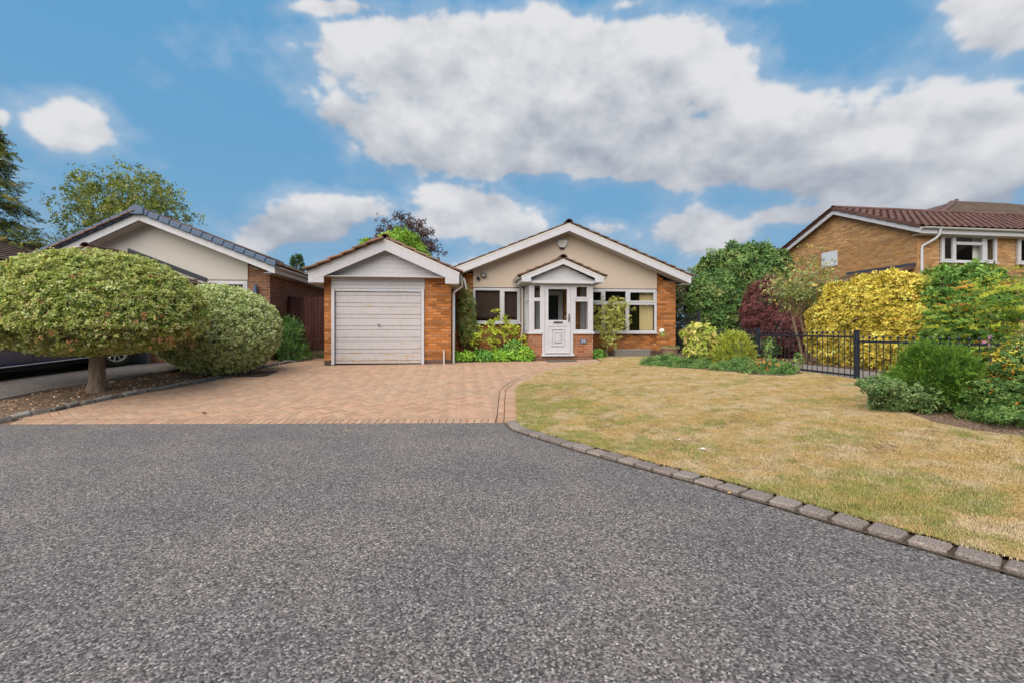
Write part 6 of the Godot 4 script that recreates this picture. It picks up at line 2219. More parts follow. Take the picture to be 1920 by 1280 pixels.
	mound("rhododendron", "rounded shrub with pale yellow-green leaf rosettes and twiggy gaps by the railing", "shrub", on_ground(5.75, 11.2), [[Vector3(-0.02, 0.72, 0), Vector3(0.42, 0.32, 0.4)], [Vector3(0.05, 0.38, 0.15), Vector3(0.46, 0.32, 0.38)], [Vector3(0.4, 0.35, 0.1), Vector3(0.34, 0.3, 0.34)]], 620, leaf_tuft(7, 0.085, 0.036, 17, Color(0.8, 0.85, 0.6), Color(1, 1, 1), 0.4, 0.3), [Color(0.12, 0.19, 0.03), Color(0.3, 0.36, 0.06), Color(0.46, 0.42, 0.13), Color(0.36, 0.22, 0.14)], 1.0, 0.45, 0.45, null, 16, M.pale_twig)
	mound("gold_conifer", "small golden-green dwarf conifer beside the rosette-leaved shrub", "shrub", on_ground(6.3, 10.55), [[Vector3(0, 0.36, 0), Vector3(0.42, 0.36, 0.38)], [Vector3(0.1, 0.55, 0), Vector3(0.25, 0.22, 0.22)]], 1500, spray(8, 0.1, 0.04, 0.01, 13, 0.4, 0.8), [Color(0.12, 0.2, 0.03), Color(0.3, 0.34, 0.05), Color(0.5, 0.45, 0.08)], 1.0, 0.5, 0.5, M.needle, 4, null, "", 1.4, 0.6)
	var gc := leaf_tuft(14, 0.04, 0.012, 19, Color(0.8, 1, 0.8), Color.WHITE, 0.1, 0.8)
	var green := [Color(0.03, 0.08, 0.022), Color(0.075, 0.15, 0.045), Color(0.16, 0.24, 0.08), Color(0.3, 0.33, 0.14)]
	for q in [[5.1, 11.6, 0.42, 0.5, "feathery blue-green ground cover in front of the white rose"], [5.5, 10.95, 0.4, 0.4, "feathery blue-green ground cover below the rosette-leaved shrub"], [6.05, 10.0, 0.36, 0.5, "feathery ground cover at the foot of the golden dwarf conifer"], [6.35, 9.3, 0.36, 0.45, "feathery ground cover with orange flecks at the tip of the railing bed"]]:
		mound("ground_cover", q[4], "plant", on_ground(q[0], q[1]), [[Vector3(0, 0.04, 0), Vector3(q[2], 0.16, q[3])], [Vector3(0.12, 0.08, 0.1), Vector3(q[2] * 0.5, 0.2, q[3] * 0.5)]], 800, gc, green, 1.25, 0.7, 0.7, null, 0, null, "feathery ground cover in the railing bed")
	var fx := over_body([[on_ground(6.4, 9.4, 0.15), Vector3(0.4, 0.16, 0.4)]], 60, 0.5, 0.2, 0.9)
	var fo := scatter("orange_flowers", tiny, M.leaf, fx, tinted(fx, [Color(0.6, 0.3, 0.05), Color(0.55, 0.12, 0.05), Color(0.6, 0.5, 0.1)]))
	tag(fo, "scattered orange and yellow flowers over the ground cover tip", "flowers")
	for q in [[6.62, 9.75, 0.75, "thin upright weed by the railing post near the golden conifer"], [6.7, 8.95, 0.45, "thin dark weed at the end of the railing bed"]]:
		var w := thing("tall_weed", q[3], "plant", on_ground(q[0], q[1]))
		limbs(w, Vector3.ZERO, [Vector3(0.02, q[2], 0), Vector3(0.08, q[2] * 0.8, 0.02), Vector3(-0.06, q[2] * 0.7, 0)], 0.007, M.twig, "stem")
		places = over_body([[Vector3(0, q[2] * 0.6, 0), Vector3(0.08, q[2] * 0.4, 0.08)]], 22, 0.8, 0.2, 0.9)
		scatter("leaves", small, M.leaf, places, tinted(places, [Color(0.12, 0.25, 0.06), Color(0.3, 0.38, 0.12)]), w)
	# green feathery shrub by the fence at the head of the drive
	rng.seed = 24
	mound("feathery_shrub", "soft dark green shrub with arching sprays in front of the board fence", "shrub", on_ground(-5.0, 14.4), [[Vector3(0, 0.55, 0), Vector3(0.42, 0.55, 0.36)], [Vector3(0.1, 0.25, 0.1), Vector3(0.45, 0.28, 0.36)]], 1000, spray(9, 0.16, 0.06, 0.011, 3, 0.4, 0.6), [Color(0.03, 0.09, 0.03), Color(0.07, 0.17, 0.045), Color(0.2, 0.32, 0.08)], 1.0, 0.6, 0.5, M.needle, 8, null, "", 1.5, 0.5)
	mound("low_plant", "tiny bright green weed below the board fence", "plant", on_ground(-4.55, 14.75), [[Vector3(0, 0.08, 0), Vector3(0.14, 0.12, 0.1)]], 40, small, [Color(0.1, 0.28, 0.03), Color(0.25, 0.42, 0.05)], 1.2, 0.5, 0.2, null, 0)
	var sp := thing("arching_stem", "bare arching stem curving across the board fence", "stem", on_ground(-4.85, 14.5))
	limbs(sp, Vector3(0, 0, 0), [Vector3(0.75, 0.62, 0.05), Vector3(0.5, 1.12, 0.0)], 0.008, M.pale_twig, "stem", 0.8)


func make_right_border() -> void:
	rng.seed = 31
	var small := leaf_tuft(9, 0.06, 0.03, 8, Color(0.7, 0.8, 0.6), Color.WHITE, 0.3, 0.55)
	var mid := leaf_tuft(8, 0.1, 0.05, 28, Color(0.75, 0.85, 0.65), Color.WHITE, 0.35, 0.5)
	var tiny := leaf_tuft(12, 0.035, 0.02, 9, Color(0.85, 0.9, 0.75), Color.WHITE, 0.2, 0.7)
	# feathery juniper on the lawn's corner
	mound("feathery_bush", "bushy bright green feathery conifer on the lawn edge in front of the railing", "bush", on_ground(5.95, 5.5), [[Vector3(0.0, 0.36, 0), Vector3(0.42, 0.34, 0.38)], [Vector3(0.06, 0.55, 0), Vector3(0.28, 0.2, 0.26)], [Vector3(-0.14, 0.26, 0.1), Vector3(0.36, 0.2, 0.3)]], 5200, spray(10, 0.11, 0.035, 0.007, 14, 0.5, 0.8), [Color(0.018, 0.055, 0.008), Color(0.05, 0.13, 0.015), Color(0.12, 0.22, 0.025), Color(0.24, 0.3, 0.05)], 1.0, 0.6, 0.6, M.needle, 8, null, "", 1.5, 0.5)
	mound("spreading_shrub", "low grey-green shrub spreading over the lawn under the feathery conifer", "shrub", on_ground(5.62, 5.5), [[Vector3(-0.05, 0.2, 0), Vector3(0.34, 0.22, 0.4)], [Vector3(-0.28, 0.33, 0.0), Vector3(0.3, 0.1, 0.2)]], 900, tiny, [Color(0.05, 0.11, 0.035), Color(0.12, 0.2, 0.07), Color(0.28, 0.3, 0.14)], 1.1, 0.6, 0.4, null, 10)
	# berried cotoneaster
	var co := mound("berried_shrub", "spreading dark green shrub dotted with orange berries at the lawn corner", "shrub", on_ground(6.3, 4.75), [[Vector3(0.0, 0.28, 0), Vector3(0.46, 0.28, 0.45)], [Vector3(0.2, 0.55, -0.1), Vector3(0.38, 0.3, 0.36)], [Vector3(-0.3, 0.12, 0.1), Vector3(0.4, 0.13, 0.4)], [Vector3(0.5, 0.35, 0.3), Vector3(0.42, 0.32, 0.5)]], 4600, tiny, [Color(0.02, 0.055, 0.015), Color(0.06, 0.13, 0.03), Color(0.14, 0.22, 0.06), Color(0.24, 0.24, 0.1)], 0.95, 0.8, 0.7, null, 18, M.pale_twig)
	var be := over_body([[Vector3(0.0, 0.29, 0), Vector3(0.48, 0.3, 0.47)], [Vector3(0.2, 0.55, -0.1), Vector3(0.39, 0.31, 0.37)]], 160, 0.3, 0.3, 1.0)
	scatter("berries", leaf_tuft(6, 0.016, 0.016, 39, Color.WHITE, Color.WHITE, 0.1, 0.9), M.leaf, be, tinted(be, [Color(0.6, 0.12, 0.03), Color(0.65, 0.3, 0.04)]), co)
	var gold := over_body([[Vector3(0.22, 0.57, -0.1), Vector3(0.38, 0.31, 0.36)]], 260, 0.3, 0.3, 1.0)
	scatter("golden_leaves", tiny, M.leaf, gold, tinted(gold, [Color(0.45, 0.4, 0.05), Color(0.55, 0.42, 0.06)]), co)
	var pk := thing("pink_flower", "pair of small mauve flower heads above the berried shrub", "flower", on_ground(6.45, 5.3))
	limbs(pk, Vector3.ZERO, [Vector3(0.02, 0.82, 0), Vector3(0.08, 0.9, 0.0)], 0.006, M.twig, "stem", 0.1)
	var pp := over_body([[Vector3(0.02, 0.82, 0), Vector3(0.03, 0.03, 0.03)], [Vector3(0.08, 0.9, 0), Vector3(0.015, 0.015, 0.015)]], 14, 0.5, 0.1, 0.4)
	scatter("bloom", tiny, M.leaf, pp, tinted(pp, [Color(0.5, 0.2, 0.4), Color(0.55, 0.35, 0.5)]), pk)
	var wd := thing("tall_weed", "tall grey-green weed stalk rising beside the berried shrub", "plant", on_ground(6.75, 5.05))
	limbs(wd, Vector3.ZERO, [Vector3(0, 1.12, 0), Vector3(0.06, 0.9, 0)], 0.008, M.pale_twig, "stem", 0.1)
	pp = over_body([[Vector3(0, 0.7, 0), Vector3(0.09, 0.45, 0.09)]], 50, 0.8, 0.2, 0.9)
	scatter("leaves", tiny, M.leaf, pp, tinted(pp, [Color(0.2, 0.28, 0.1), Color(0.4, 0.4, 0.2)]), wd)
	# golden hedge beyond the path
	rng.seed = 32
	mound("golden_hedge", "tall bright golden-yellow hedge beyond the railing", "hedge", on_ground(8.95, 9.4), [[Vector3(0, 0.95, 0), Vector3(0.85, 1.08, 1.0)], [Vector3(-0.1, 0.8, -0.7), Vector3(0.8, 1.1, 0.9)], [Vector3(0.1, 1.05, 0.55), Vector3(0.8, 0.92, 0.7)], [Vector3(0.0, 0.45, 0.5), Vector3(0.8, 0.6, 0.9)]], 15000, leaf_tuft(7, 0.055, 0.032, 38, Color(0.7, 0.75, 0.45), Color.WHITE, 0.4, 0.5), [Color(0.2, 0.2, 0.02), Color(0.48, 0.38, 0.06), Color(0.68, 0.53, 0.13), Color(0.78, 0.64, 0.26)], 1.0, 0.25, 0.22, null, 12, null, "", 1.3)
	# dark green leafy shrub with brown flower spikes
	var dg := mound("butterfly_bush", "dark green leafy shrub with brown dead flower spikes beside the golden hedge", "shrub", on_ground(9.55, 8.3), [[Vector3(0, 1.25, 0), Vector3(0.75, 0.8, 0.7)], [Vector3(-0.25, 0.7, 0.1), Vector3(0.7, 0.7, 0.6)], [Vector3(0.5, 1.2, 0), Vector3(0.5, 0.7, 0.6)]], 2600, mid, [Color(0.05, 0.11, 0.025), Color(0.1, 0.2, 0.04), Color(0.19, 0.3, 0.07), Color(0.24, 0.3, 0.1)], 1.0, 0.6, 0.35, null, 16, M.pale_twig)
	for q in [Vector3(0.62, 1.95, 0.1), Vector3(-0.35, 1.78, 0.2), Vector3(-0.6, 1.62, 0.2)]:
		var sb := Builder.new()
		sb.tube([q - Vector3(0.02, 0.28, 0), q - Vector3(0.01, 0.16, 0), q, q + Vector3(0.015, 0.14, 0), q + Vector3(0.02, 0.2, 0)], [0.006, 0.015, 0.024, 0.016, 0.004], 7)
		put("flower_spike", sb.done(), M.brown_brick[1], dg)
	# horizontal-tiered green and rust hedge
	rng.seed = 33
	var ch := thing("tiered_hedge", "green hedge of flat horizontal sprays tipped yellow and rust beside the dark leafy shrub", "hedge", on_ground(9.2, 6.6))
	var places := []
	var shades := []
	for i in 900:
		var p := Vector3(rng.randf_range(-0.7, 1.2), rng.randf_range(0.1, 1.7), rng.randf_range(-1.6, 1.7))
		p.y += 0.1 * sin(p.z * 3.0) + (0.18 * p.x if p.x > 0 else 0.0)
		p.x -= 0.25 * (1.0 - absf(p.y - 1.0))
		var dir := Vector3(rng.randf_range(-0.8, 0.2), rng.randf_range(-0.05, 0.16), rng.randf_range(0.5, 1.0) * (1.0 if rng.randf() < 0.65 else -1.0)).normalized()
		var kind := rng.randf()
		var hue := Color(0.05, 0.11, 0.02).lerp(Color(0.12, 0.22, 0.03), rng.randf())
		if kind > 0.9:
			hue = Color(0.46, 0.17, 0.04).lerp(Color(0.5, 0.32, 0.05), rng.randf())
		elif kind > 0.42:
			hue = Color(0.24, 0.32, 0.035).lerp(Color(0.42, 0.4, 0.05), rng.randf())
		var n := rng.randi_range(9, 20)
		for k in n:
			var q := p + dir * (k * 0.034) + Vector3(rng.randfn(), rng.randfn() * 0.3, rng.randfn()) * 0.015
			places.append(Transform3D(turned(dir + Vector3(0, 0.8, 0) + Vector3(rng.randfn(), rng.randfn(), rng.randfn()) * 0.3, rng.randf() * TAU).scaled(Vector3.ONE * rng.randf_range(0.7, 1.1)), q))
			shades.append(hue * (LEAF_LIFT * rng.randf_range(0.75, 1.25)))
	scatter("foliage", leaf_tuft(7, 0.03, 0.014, 48, Color(0.8, 0.9, 0.6), Color.WHITE, 0.6, 0.6), M.leaf, places, shades, ch)
	limbs(ch, Vector3(0.2, 0, 0), [Vector3(-0.3, 1.4, 0.6), Vector3(-0.2, 1.7, -0.5), Vector3(0.3, 1.9, 0.9), Vector3(0.0, 1.2, -1.0)], 0.03, M.twig, "stem")
	for q in [Vector3(-0.75, 1.95, 0.1), Vector3(-0.3, 2.1, 0.7), Vector3(-0.6, 1.9, 0.9)]:
		limbs(ch, Vector3(0, 1.5, q.z), [q], 0.01, M.pale_twig, "shoot", 0.6)
	# twiggy half-bare shrub
	rng.seed = 34
	var tw := thing("twiggy_shrub", "tall half-bare shrub with leaning stems and yellowing leaves above the railing", "shrub", on_ground(8.35, 11.0))
	var tips := []
	for i in 26:
		tips.append(Vector3(rng.randf_range(-1.1, 0.8), rng.randf_range(1.5, 2.75), rng.randf_range(-0.6, 0.9)))
	trunk(tw, [Vector3(0.1, -0.1, 0), Vector3(-0.05, 0.4, 0), Vector3(-0.3, 1.0, 0.1), Vector3(-0.5, 1.7, 0.15)], [0.045, 0.038, 0.032, 0.02], M.pale_twig, 7)
	trunk(tw, [Vector3(0.12, -0.1, 0.05), Vector3(0.02, 0.5, 0.1), Vector3(-0.12, 1.1, 0.1), Vector3(-0.2, 1.8, 0.1)], [0.04, 0.034, 0.028, 0.018], M.pale_twig, 7)
	trunk(tw, [Vector3(0.15, -0.1, 0.0), Vector3(0.18, 0.6, 0.0), Vector3(0.12, 1.1, -0.1), Vector3(0.3, 1.8, -0.1)], [0.03, 0.026, 0.02, 0.014], M.pale_twig, 7)
	limbs(tw, Vector3(-0.3, 1.1, 0.1), tips.slice(0, 12), 0.018, M.pale_twig)
	limbs(tw, Vector3(-0.1, 1.2, 0.1), tips.slice(12, 20), 0.018, M.pale_twig)
	limbs(tw, Vector3(0.15, 1.1, -0.1), tips.slice(20, 26), 0.016, M.pale_twig)
	places = []
	for t in tips:
		for k in 34:
			var q: Vector3 = Vector3(-0.2, 1.2, 0.1).lerp(t, rng.randf_range(0.45, 1.05)) + Vector3(rng.randfn(), rng.randfn(), rng.randfn()) * 0.14
			places.append(Transform3D(turned(Vector3(rng.randfn(), 0.6 + rng.randfn(), rng.randfn()), rng.randf() * TAU).scaled(Vector3.ONE * rng.randf_range(0.7, 1.2)), q))
	scatter("foliage", leaf_tuft(4, 0.085, 0.04, 58, Color(0.85, 0.9, 0.7), Color.WHITE, 0.3, 0.7), M.leaf, places, tinted(places, [Color(0.06, 0.1, 0.03), Color(0.15, 0.2, 0.07), Color(0.25, 0.26, 0.12), Color(0.5, 0.33, 0.04)], 0.2, 3), tw)
	# purple maple
	mound("purple_maple", "dense dark purple-red maple behind the railing", "tree", on_ground(9.05, 13.3), [[Vector3(0, 1.35, 0), Vector3(0.8, 1.0, 0.8)], [Vector3(0.25, 0.85, 0.2), Vector3(0.95, 0.85, 0.8)], [Vector3(0.1, 1.95, 0), Vector3(0.4, 0.5, 0.4)]], 5200, leaf_tuft(12, 0.06, 0.018, 68, Color(0.9, 0.9, 0.9), Color.WHITE, 0.3, 0.7), [Color(0.045, 0.018, 0.02), Color(0.1, 0.034, 0.035), Color(0.17, 0.055, 0.055), Color(0.24, 0.1, 0.09)], 1.0, 0.35, 0.2, null, 10)
	# glossy dark green tree
	rng.seed = 35
	var gt := thing("glossy_tree", "broad dark green leafy tree with reddish tips behind the maple", "tree", on_ground(9.75, 16.2))
	trunk(gt, [Vector3(0, -0.1, 0), Vector3(0.02, 0.8, 0), Vector3(-0.05, 1.8, 0)], [0.14, 0.12, 0.09], M.bark)
	limbs(gt, Vector3(0, 0.9, 0), [Vector3(-1.2, 2.6, 0.3), Vector3(1.0, 3.0, 0.2), Vector3(0.1, 3.5, -0.3), Vector3(-0.6, 3.3, -0.6), Vector3(0.9, 2.2, -0.7), Vector3(-1.3, 1.6, 0.6)], 0.06, M.bark)
	var gbod := [[Vector3(0, 2.2, 0), Vector3(1.55, 1.65, 1.3)], [Vector3(-0.7, 1.5, 0.3), Vector3(1.05, 1.4, 1.0)], [Vector3(0.8, 2.7, 0), Vector3(1.0, 1.15, 1.0)], [Vector3(-1.15, 1.9, 0.4), Vector3(0.7, 0.9, 0.7)]]
	places = over_body(gbod, 5200, 0.35, 0.3, 1.0, 0.35, 0.1, 0.1, 1.4, 1.0)
	scatter("crown", leaf_tuft(7, 0.13, 0.06, 78, Color(0.85, 0.95, 0.8), Color.WHITE, 0.3, 0.6, 0.6), M.leaf, places, tinted(places, [Color(0.035, 0.08, 0.025), Color(0.07, 0.14, 0.04), Color(0.13, 0.2, 0.06), Color(0.24, 0.2, 0.09)], 0.4, 7), gt)
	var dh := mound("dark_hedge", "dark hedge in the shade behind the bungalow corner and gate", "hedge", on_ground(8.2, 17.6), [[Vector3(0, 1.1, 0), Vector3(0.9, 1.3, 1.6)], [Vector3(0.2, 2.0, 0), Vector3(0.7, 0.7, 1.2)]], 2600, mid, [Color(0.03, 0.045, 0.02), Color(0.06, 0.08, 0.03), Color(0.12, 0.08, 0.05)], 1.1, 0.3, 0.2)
	mound("ivy_bank", "low leafy undergrowth behind the railing below the glossy tree", "undergrowth", on_ground(8.45, 13.9), [[Vector3(0, 0.3, 0), Vector3(0.45, 0.5, 1.6)]], 900, mid, [Color(0.035, 0.07, 0.02), Color(0.08, 0.14, 0.04), Color(0.14, 0.1, 0.06)], 1.0, 0.4, 0.3)


func make_background_trees() -> void:
	rng.seed = 41
	# conifer at the edge of the frame: tiers of drooping sprays
	var c := thing("tall_conifer", "tall dark conifer with drooping tiered branches beyond the neighbouring roof", "tree", on_ground(-18.6, 20.5))
	trunk(c, [Vector3(0, 0, 0), Vector3(0, 5, 0), Vector3(0, 9.2, 0)], [0.25, 0.16, 0.03], M.bark)
	var places := []
	for i in 230:
		var k := rng.randf()
		var y := lerpf(2.0, 9.0, k)
		var r := lerpf(3.4, 0.4, pow(k, 0.9)) * rng.randf_range(0.7, 1.1)
		var a := rng.randf() * TAU
		var dir := Vector3(cos(a), 0, sin(a))
		for q in 26:
			var f := rng.randf_range(0.15, 1.0)
			var p := Vector3(0, y, 0) + dir * r * f + Vector3(0, 0.18 * f - 0.55 * f * f * (0.6 + 0.3 * r), 0) + Vector3(rng.randfn(), rng.randfn() * 0.35, rng.randfn()) * 0.13
			var face := dir * 0.9 + Vector3(rng.randfn() * 0.5, -0.35 + rng.randfn() * 0.25, rng.randfn() * 0.5)
			places.append(Transform3D(turned(face, rng.randf() * TAU).scaled(Vector3.ONE * rng.randf_range(0.7, 1.3)), p))
	scatter("crown", spray(8, 0.3, 0.13, 0.03, 44, 0.4), M.needle, places, tinted(places, [Color(0.03, 0.06, 0.02), Color(0.09, 0.13, 0.03), Color(0.2, 0.21, 0.05), Color(0.28, 0.15, 0.08)], 0.3, 3), c)
	# airy broadleaf
	rng.seed = 42
	var b := thing("airy_tree", "airy olive-green broadleaf tree showing sky between its leaves above the grey gable", "tree", on_ground(-15.6, 24.0))
	trunk(b, [Vector3(0, 0, 0), Vector3(0.1, 2.5, 0), Vector3(0.35, 5.0, 0), Vector3(0.2, 7.0, 0)], [0.22, 0.17, 0.11, 0.04], M.bark)
	var tips := []
	for i in 18:
		tips.append(Vector3(rng.randf_range(-1.6, 1.7), rng.randf_range(5.3, 7.6), rng.randf_range(-1.2, 1.2)))
	limbs(b, Vector3(0.2, 3.6, 0), tips.slice(0, 9), 0.06, M.bark)
	limbs(b, Vector3(0.3, 4.6, 0), tips.slice(9, 18), 0.05, M.bark)
	places = clusters(Vector3(0.0, 6.4, 0), Vector3(2.85, 2.0, 1.8), 165, 19, 0.24, 1.0, 0.3)
	places.append_array(clusters(Vector3(-1.4, 4.6, 0), Vector3(1.3, 1.0, 1.2), 26, 17, 0.24, 1.0, 0.2))
	places.append_array(clusters(Vector3(1.6, 4.9, 0), Vector3(1.5, 1.0, 1.2), 26, 17, 0.24, 1.0, 0.2))
	scatter("crown", leaf_tuft(6, 0.13, 0.055, 46, Color(0.9, 0.95, 0.85), Color.WHITE, 0.2, 0.8), M.leaf, places, tinted(places, [Color(0.06, 0.1, 0.02), Color(0.12, 0.16, 0.03), Color(0.2, 0.22, 0.05), Color(0.3, 0.24, 0.06)], 0.3, 6), b)
	# purple tree and lime tree behind the garage
	rng.seed = 43
	var p := thing("purple_tree", "dark purple-leaved tree rising behind the garage roof", "tree", on_ground(-3.1, 26.0))
	trunk(p, [Vector3(0, 0, 0), Vector3(0, 3.0, 0), Vector3(0.1, 6.0, 0)], [0.2, 0.15, 0.05], M.bark)
	limbs(p, Vector3(0, 2.6, 0), [Vector3(-1.4, 5.2, 0), Vector3(1.4, 5.0, 0.2), Vector3(0.3, 7.0, 0), Vector3(-0.5, 6.3, 0.2), Vector3(0.9, 6.0, -0.4)], 0.06, M.bark)
	places = clusters(Vector3(0.15, 5.0, 0), Vector3(1.95, 2.1, 1.4), 130, 15, 0.2, 1.0, 0.2)
	places.append_array(clusters(Vector3(-1.2, 4.9, 0), Vector3(0.7, 1.3, 0.7), 20, 12, 0.16, 0.9, 0.2))
	scatter("crown", leaf_tuft(6, 0.13, 0.075, 47, Color(0.9, 0.9, 0.9), Color.WHITE, 0.2, 0.7), M.leaf, places, tinted(places, [Color(0.022, 0.014, 0.018), Color(0.05, 0.028, 0.034), Color(0.09, 0.05, 0.045), Color(0.12, 0.09, 0.06)], 0.3, 6), p)
	var l := thing("lime_tree", "bright green leafy tree directly behind the garage ridge", "tree", on_ground(-2.9, 22.0))
	trunk(l, [Vector3(0, 0, 0), Vector3(0, 2.5, 0), Vector3(0.1, 4.0, 0)], [0.16, 0.12, 0.06], M.bark)
	places = over_body([[Vector3(0.1, 4.3, 0), Vector3(0.95, 1.0, 0.9)], [Vector3(-1.0, 4.0, 0), Vector3(0.65, 0.85, 0.7)], [Vector3(0.85, 3.7, 0.1), Vector3(0.65, 0.9, 0.7)]], 1900, 0.3, 0.3, 1.0, 0.3, -0.3, 2.6, 1.4, 0.8)
	scatter("crown", leaf_tuft(7, 0.15, 0.09, 49, Color(0.8, 0.9, 0.7), Color.WHITE, 0.3, 0.6, 0.8), M.leaf, places, tinted(places, [Color(0.08, 0.17, 0.02), Color(0.17, 0.29, 0.03), Color(0.3, 0.4, 0.06)], 0.4, 2), l)
	# small conifer tip and palm-like tuft over the roofs
	rng.seed = 44
	var sc := thing("small_conifer", "small dark conifer tip between the neighbouring roof and the garage", "tree", on_ground(-8.2, 25.0))
	trunk(sc, [Vector3(0, 0, 0), Vector3(0, 4.4, 0)], [0.1, 0.02], M.bark)
	places = []
	for i in 420:
		var k := rng.randf()
		var a := rng.randf() * TAU
		var r := lerpf(0.75, 0.06, k) * sqrt(rng.randf())
		places.append(Transform3D(turned(Vector3(cos(a), 0.7, sin(a)), rng.randf() * TAU), Vector3(cos(a) * r, lerpf(2.4, 4.5, k), sin(a) * r)))
	scatter("crown", spray(8, 0.2, 0.1, 0.03, 45, 0.2), M.needle, places, tinted(places, [Color(0.03, 0.07, 0.02), Color(0.08, 0.14, 0.04)]), sc)
	var pt := thing("spiky_treetop", "spiky light green treetop just above the bungalow eave", "tree", on_ground(10.45, 25.0))
	trunk(pt, [Vector3(0, 0, 0), Vector3(0, 3.6, 0)], [0.1, 0.06], M.bark)
	places = []
	for i in 150:
		places.append(Transform3D(turned(Vector3(rng.randfn() * 0.8, 0.7 + rng.randf(), rng.randfn() * 0.8), rng.randf() * TAU), Vector3(rng.randfn() * 0.22, 3.75 + rng.randfn() * 0.16, rng.randfn() * 0.22)))
	scatter("crown", spray(10, 0.42, 0.12, 0.03, 51, 0.3), M.needle, places, tinted(places, [Color(0.1, 0.18, 0.04), Color(0.25, 0.32, 0.1)]), pt)
	# trees across the road behind the camera: what the windows mirror
	rng.seed = 45
	var first := thing("roadside_tree", "roadside tree across the road opposite the garage, behind the viewer", "tree", P(-2.0, 0, -17.0), 0.0, "trees across the road")
	trunk(first, [Vector3(0, -0.1, 0), Vector3(0.1, 2.0, 0), Vector3(0, 4.5, 0)], [0.28, 0.2, 0.1], M.bark)
	places = over_body([[Vector3(0, 5.0, 0), Vector3(3.2, 3.4, 3.0)], [Vector3(1.6, 3.4, 0.5), Vector3(2.2, 2.0, 2.0)], [Vector3(-1.8, 3.2, 0.5), Vector3(2.2, 2.0, 2.0)]], 3600, 0.3, 0.3, 2.2, 0.3, 0.2, 0.6, 0.7, 0.9)
	scatter("crown", leaf_tuft(7, 0.13, 0.07, 78, Color(0.85, 0.95, 0.8), Color.WHITE, 0.3, 0.6), M.leaf, places, tinted(places, [Color(0.04, 0.09, 0.02), Color(0.08, 0.16, 0.03), Color(0.16, 0.22, 0.05)], 0.4, 7), first)
	for q in [[4.6, -18.0, 0.4, "the porch"], [10.5, -16.5, 1.9, "the railing"], [-9.5, -18.5, 2.7, "the clipped domed tree"], [17.0, -18.0, 4.0, "the two-storey house"]]:
		var o: Node3D = first.duplicate()
		o.name = numbered("roadside_tree")
		add_child(o)
		o.position = P(q[0], 0, q[1])
		o.rotation.y = q[2]
		o.set_meta("label", "roadside tree across the road opposite %s, behind the viewer" % q[3])


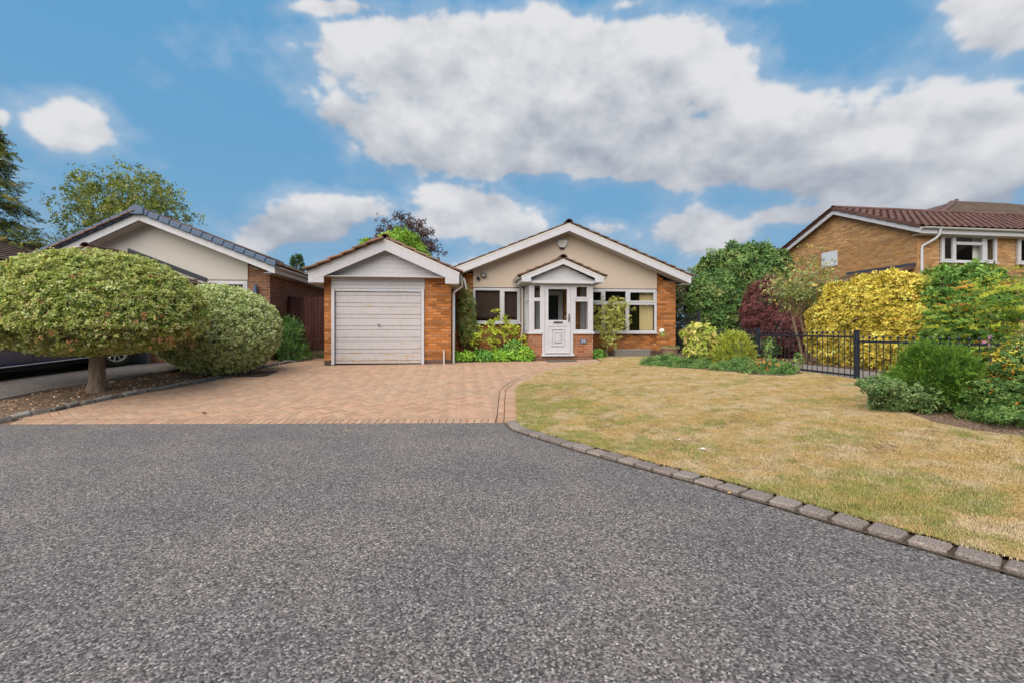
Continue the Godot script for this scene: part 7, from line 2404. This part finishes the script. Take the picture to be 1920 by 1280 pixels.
func make_lawn_grass() -> void:
	rng.seed = 51
	# a tuft of short blades
	var kinds := []
	for s in 3:
		var b := Builder.new()
		var r := RandomNumberGenerator.new()
		r.seed = 90 + s
		for i in 24:
			var a := r.randf() * TAU
			var at := Vector3(r.randf_range(-1, 1), 0, r.randf_range(-1, 1)) * 0.05
			var h := r.randf_range(0.008, 0.02)
			var lean := Vector3(cos(a), 0, sin(a)) * r.randf_range(0.006, 0.024)
			var w := Vector3(-sin(a), 0, cos(a)) * r.randf_range(0.001, 0.0019)
			b.tri(at - w, at + w, at + lean + Vector3(0, h, 0), -lean + Vector3(0, 0.5, 0))
		kinds.append(b.done())
	var lawn := lawn_outline()
	var bed_a := shrub_bed()
	var bed_b := corner_bed()
	var drift := FastNoiseLite.new()
	drift.frequency = 0.55
	drift.fractal_octaves = 4
	drift.seed = 14
	var fine := FastNoiseLite.new()
	fine.frequency = 2.6
	fine.fractal_octaves = 2
	fine.seed = 3
	var bare := FastNoiseLite.new()
	bare.frequency = 0.5
	bare.seed = 8
	var sets := [[], [], []]
	var cols := [[], [], []]
	var straw := Color(0.6, 0.43, 0.2)
	var pale := Color(0.67, 0.53, 0.36)
	var gold := Color(0.55, 0.39, 0.14)
	var green := Color(0.2, 0.27, 0.055)
	for i in 210000:
		# more tufts near the viewer
		var x := rng.randf_range(0.7, 7.0)
		var d := 1.0 + 13.0 * pow(rng.randf(), 1.35)
		var at := Vector2(x, d)
		if not Geometry2D.is_point_in_polygon(at, lawn) or Geometry2D.is_point_in_polygon(at, bed_a) or Geometry2D.is_point_in_polygon(at, bed_b):
			continue
		var e := road_distance(x, d)
		var edge := minf(e, absf(x - 0.95) * 0.9 if d < 9.5 else 9.0)
		# worn pale streaks running across the lawn
		var worn := smoothstep(0.2, 0.5, bare.get_noise_2d(x * 0.7 + d * 0.8, (d - x) * 2.6))
		if worn > rng.randf() * 1.3:
			continue
		var n := drift.get_noise_2d(x * 1.0, d * 1.6)
		var lush := smoothstep(0.0, 0.6, n * 0.8 + 0.5 * exp(-edge * 0.9) + 0.55 * fine.get_noise_2d(x, d) - 0.06)
		var col := straw.lerp(pale, clampf(0.5 + fine.get_noise_2d(x + 40, d) * 1.2, 0, 1)).lerp(gold, clampf(drift.get_noise_2d(x + 90, d * 2.0) * 1.6, 0, 0.8))
		if rng.randf() < 0.08 + lush * 0.62:
			col = green.lerp(Color(0.36, 0.36, 0.1), rng.randf())
		var k := i % 3
		var s := rng.randf_range(0.62, 1.1)
		sets[k].append(Transform3D(Basis.from_euler(Vector3(0, rng.randf() * TAU, 0)).scaled(Vector3(s, s * (1.0 + 0.35 * lush), s)), on_ground(x, d, 0.024)))
		if rng.randf() < 0.07:
			col = Color(0.3, 0.2, 0.1)
		cols[k].append(col * rng.randf_range(0.66, 1.24))
	for k in 3:
		var o := scatter("lawn_grass", kinds[k], M.needle, sets[k], cols[k])
		tag(o, "dry straw-coloured short lawn grass with greener patches", "grass")
	# ragged grass leaning over the kerb and the drive edge
	var places := []
	var tints := []
	for line in [[[0.82, 6.6], [0.81, 6.3], [0.95, 6.0], [1.39, 5.21], [1.76, 4.6], [2.14, 3.99], [2.49, 3.37], [2.73, 2.93], [3.11, 2.3], [3.68, 1.35]], DRIVE_RIGHT.slice(0, 10)]:
		for e in along(line, 0.012):
			var at: Vector2 = e[0] + Vector2(rng.randf_range(0.0, 0.05), rng.randf_range(-0.02, 0.03))
			places.append(Transform3D(Basis.from_euler(Vector3(0, rng.randf() * TAU, 0)).scaled(Vector3.ONE * rng.randf_range(0.7, 1.3)), on_ground(at.x, at.y, 0.02)))
			tints.append((straw if rng.randf() < 0.55 else green.lerp(Color(0.4, 0.4, 0.1), rng.randf())) * rng.randf_range(0.8, 1.15))
	var eo := scatter("edge_grass", kinds[1], M.needle, places, tints)
	tag(eo, "ragged grass fringe along the kerb and drive edge", "grass")


func make_litter() -> void:
	rng.seed = 61
	var chip := Builder.new()
	chip.tri(Vector3(-0.02, 0.002, 0), Vector3(0.0, 0.008, 0.012), Vector3(0.022, 0.003, 0), Vector3.UP)
	chip.tri(Vector3(-0.02, 0.002, 0), Vector3(0.022, 0.003, 0), Vector3(0.002, 0.006, -0.012), Vector3.UP)
	var mesh := chip.done()
	var bed := pack(DRIVE_LEFT)
	for i in range(NEXT_KERB.size() - 1, -1, -1):
		bed.append(Vector2(NEXT_KERB[i][0], NEXT_KERB[i][1]))
	var places := []
	var tints := []
	for i in 5200:
		var at := Vector2(rng.randf_range(-8.0, -4.3), rng.randf_range(7.4, 14.8))
		if not Geometry2D.is_point_in_polygon(at, bed):
			continue
		var b := Basis.from_euler(Vector3(rng.randfn() * 0.5, rng.randf() * TAU, rng.randfn() * 0.5)).scaled(Vector3.ONE * rng.randf_range(0.6, 1.5))
		places.append(Transform3D(b, on_ground(at.x, at.y, 0.014)))
		tints.append([Color(0.42, 0.24, 0.13), Color(0.3, 0.17, 0.1), Color(0.5, 0.32, 0.18), Color(0.14, 0.09, 0.06), Color(0.42, 0.38, 0.33)][rng.randi() % 5] * rng.randf_range(0.7, 1.2))
	for i in 1500:
		var at := Vector2(rng.randf_range(8.05, 8.6), rng.randf_range(4.0, 15.0))
		places.append(Transform3D(Basis.from_euler(Vector3(rng.randfn() * 0.4, rng.randf() * TAU, rng.randfn() * 0.4)).scaled(Vector3.ONE * rng.randf_range(0.8, 1.7)), on_ground(at.x, at.y, 0.045)))
		tints.append([Color(0.34, 0.17, 0.08), Color(0.26, 0.13, 0.07), Color(0.42, 0.27, 0.13)][rng.randi() % 3] * rng.randf_range(0.7, 1.2))
	var m := paint(1, 1, 1, 0.85)
	m.vertex_color_use_as_albedo = true
	var o := scatter("leaf_litter", mesh, m, places, tints)
	tag(o, "brown fallen leaves and bark chips over the beds", "leaf litter")


func _ready() -> void:
	set_view()
	make_materials()
	make_ground()
	make_garage()
	make_bungalow()
	make_porch()
	make_left_house()
	make_right_house()
	make_far_gable()
	make_opposite_house()
	make_board_fence()
	make_railing()
	make_car()
	make_small_things()
	make_plants()
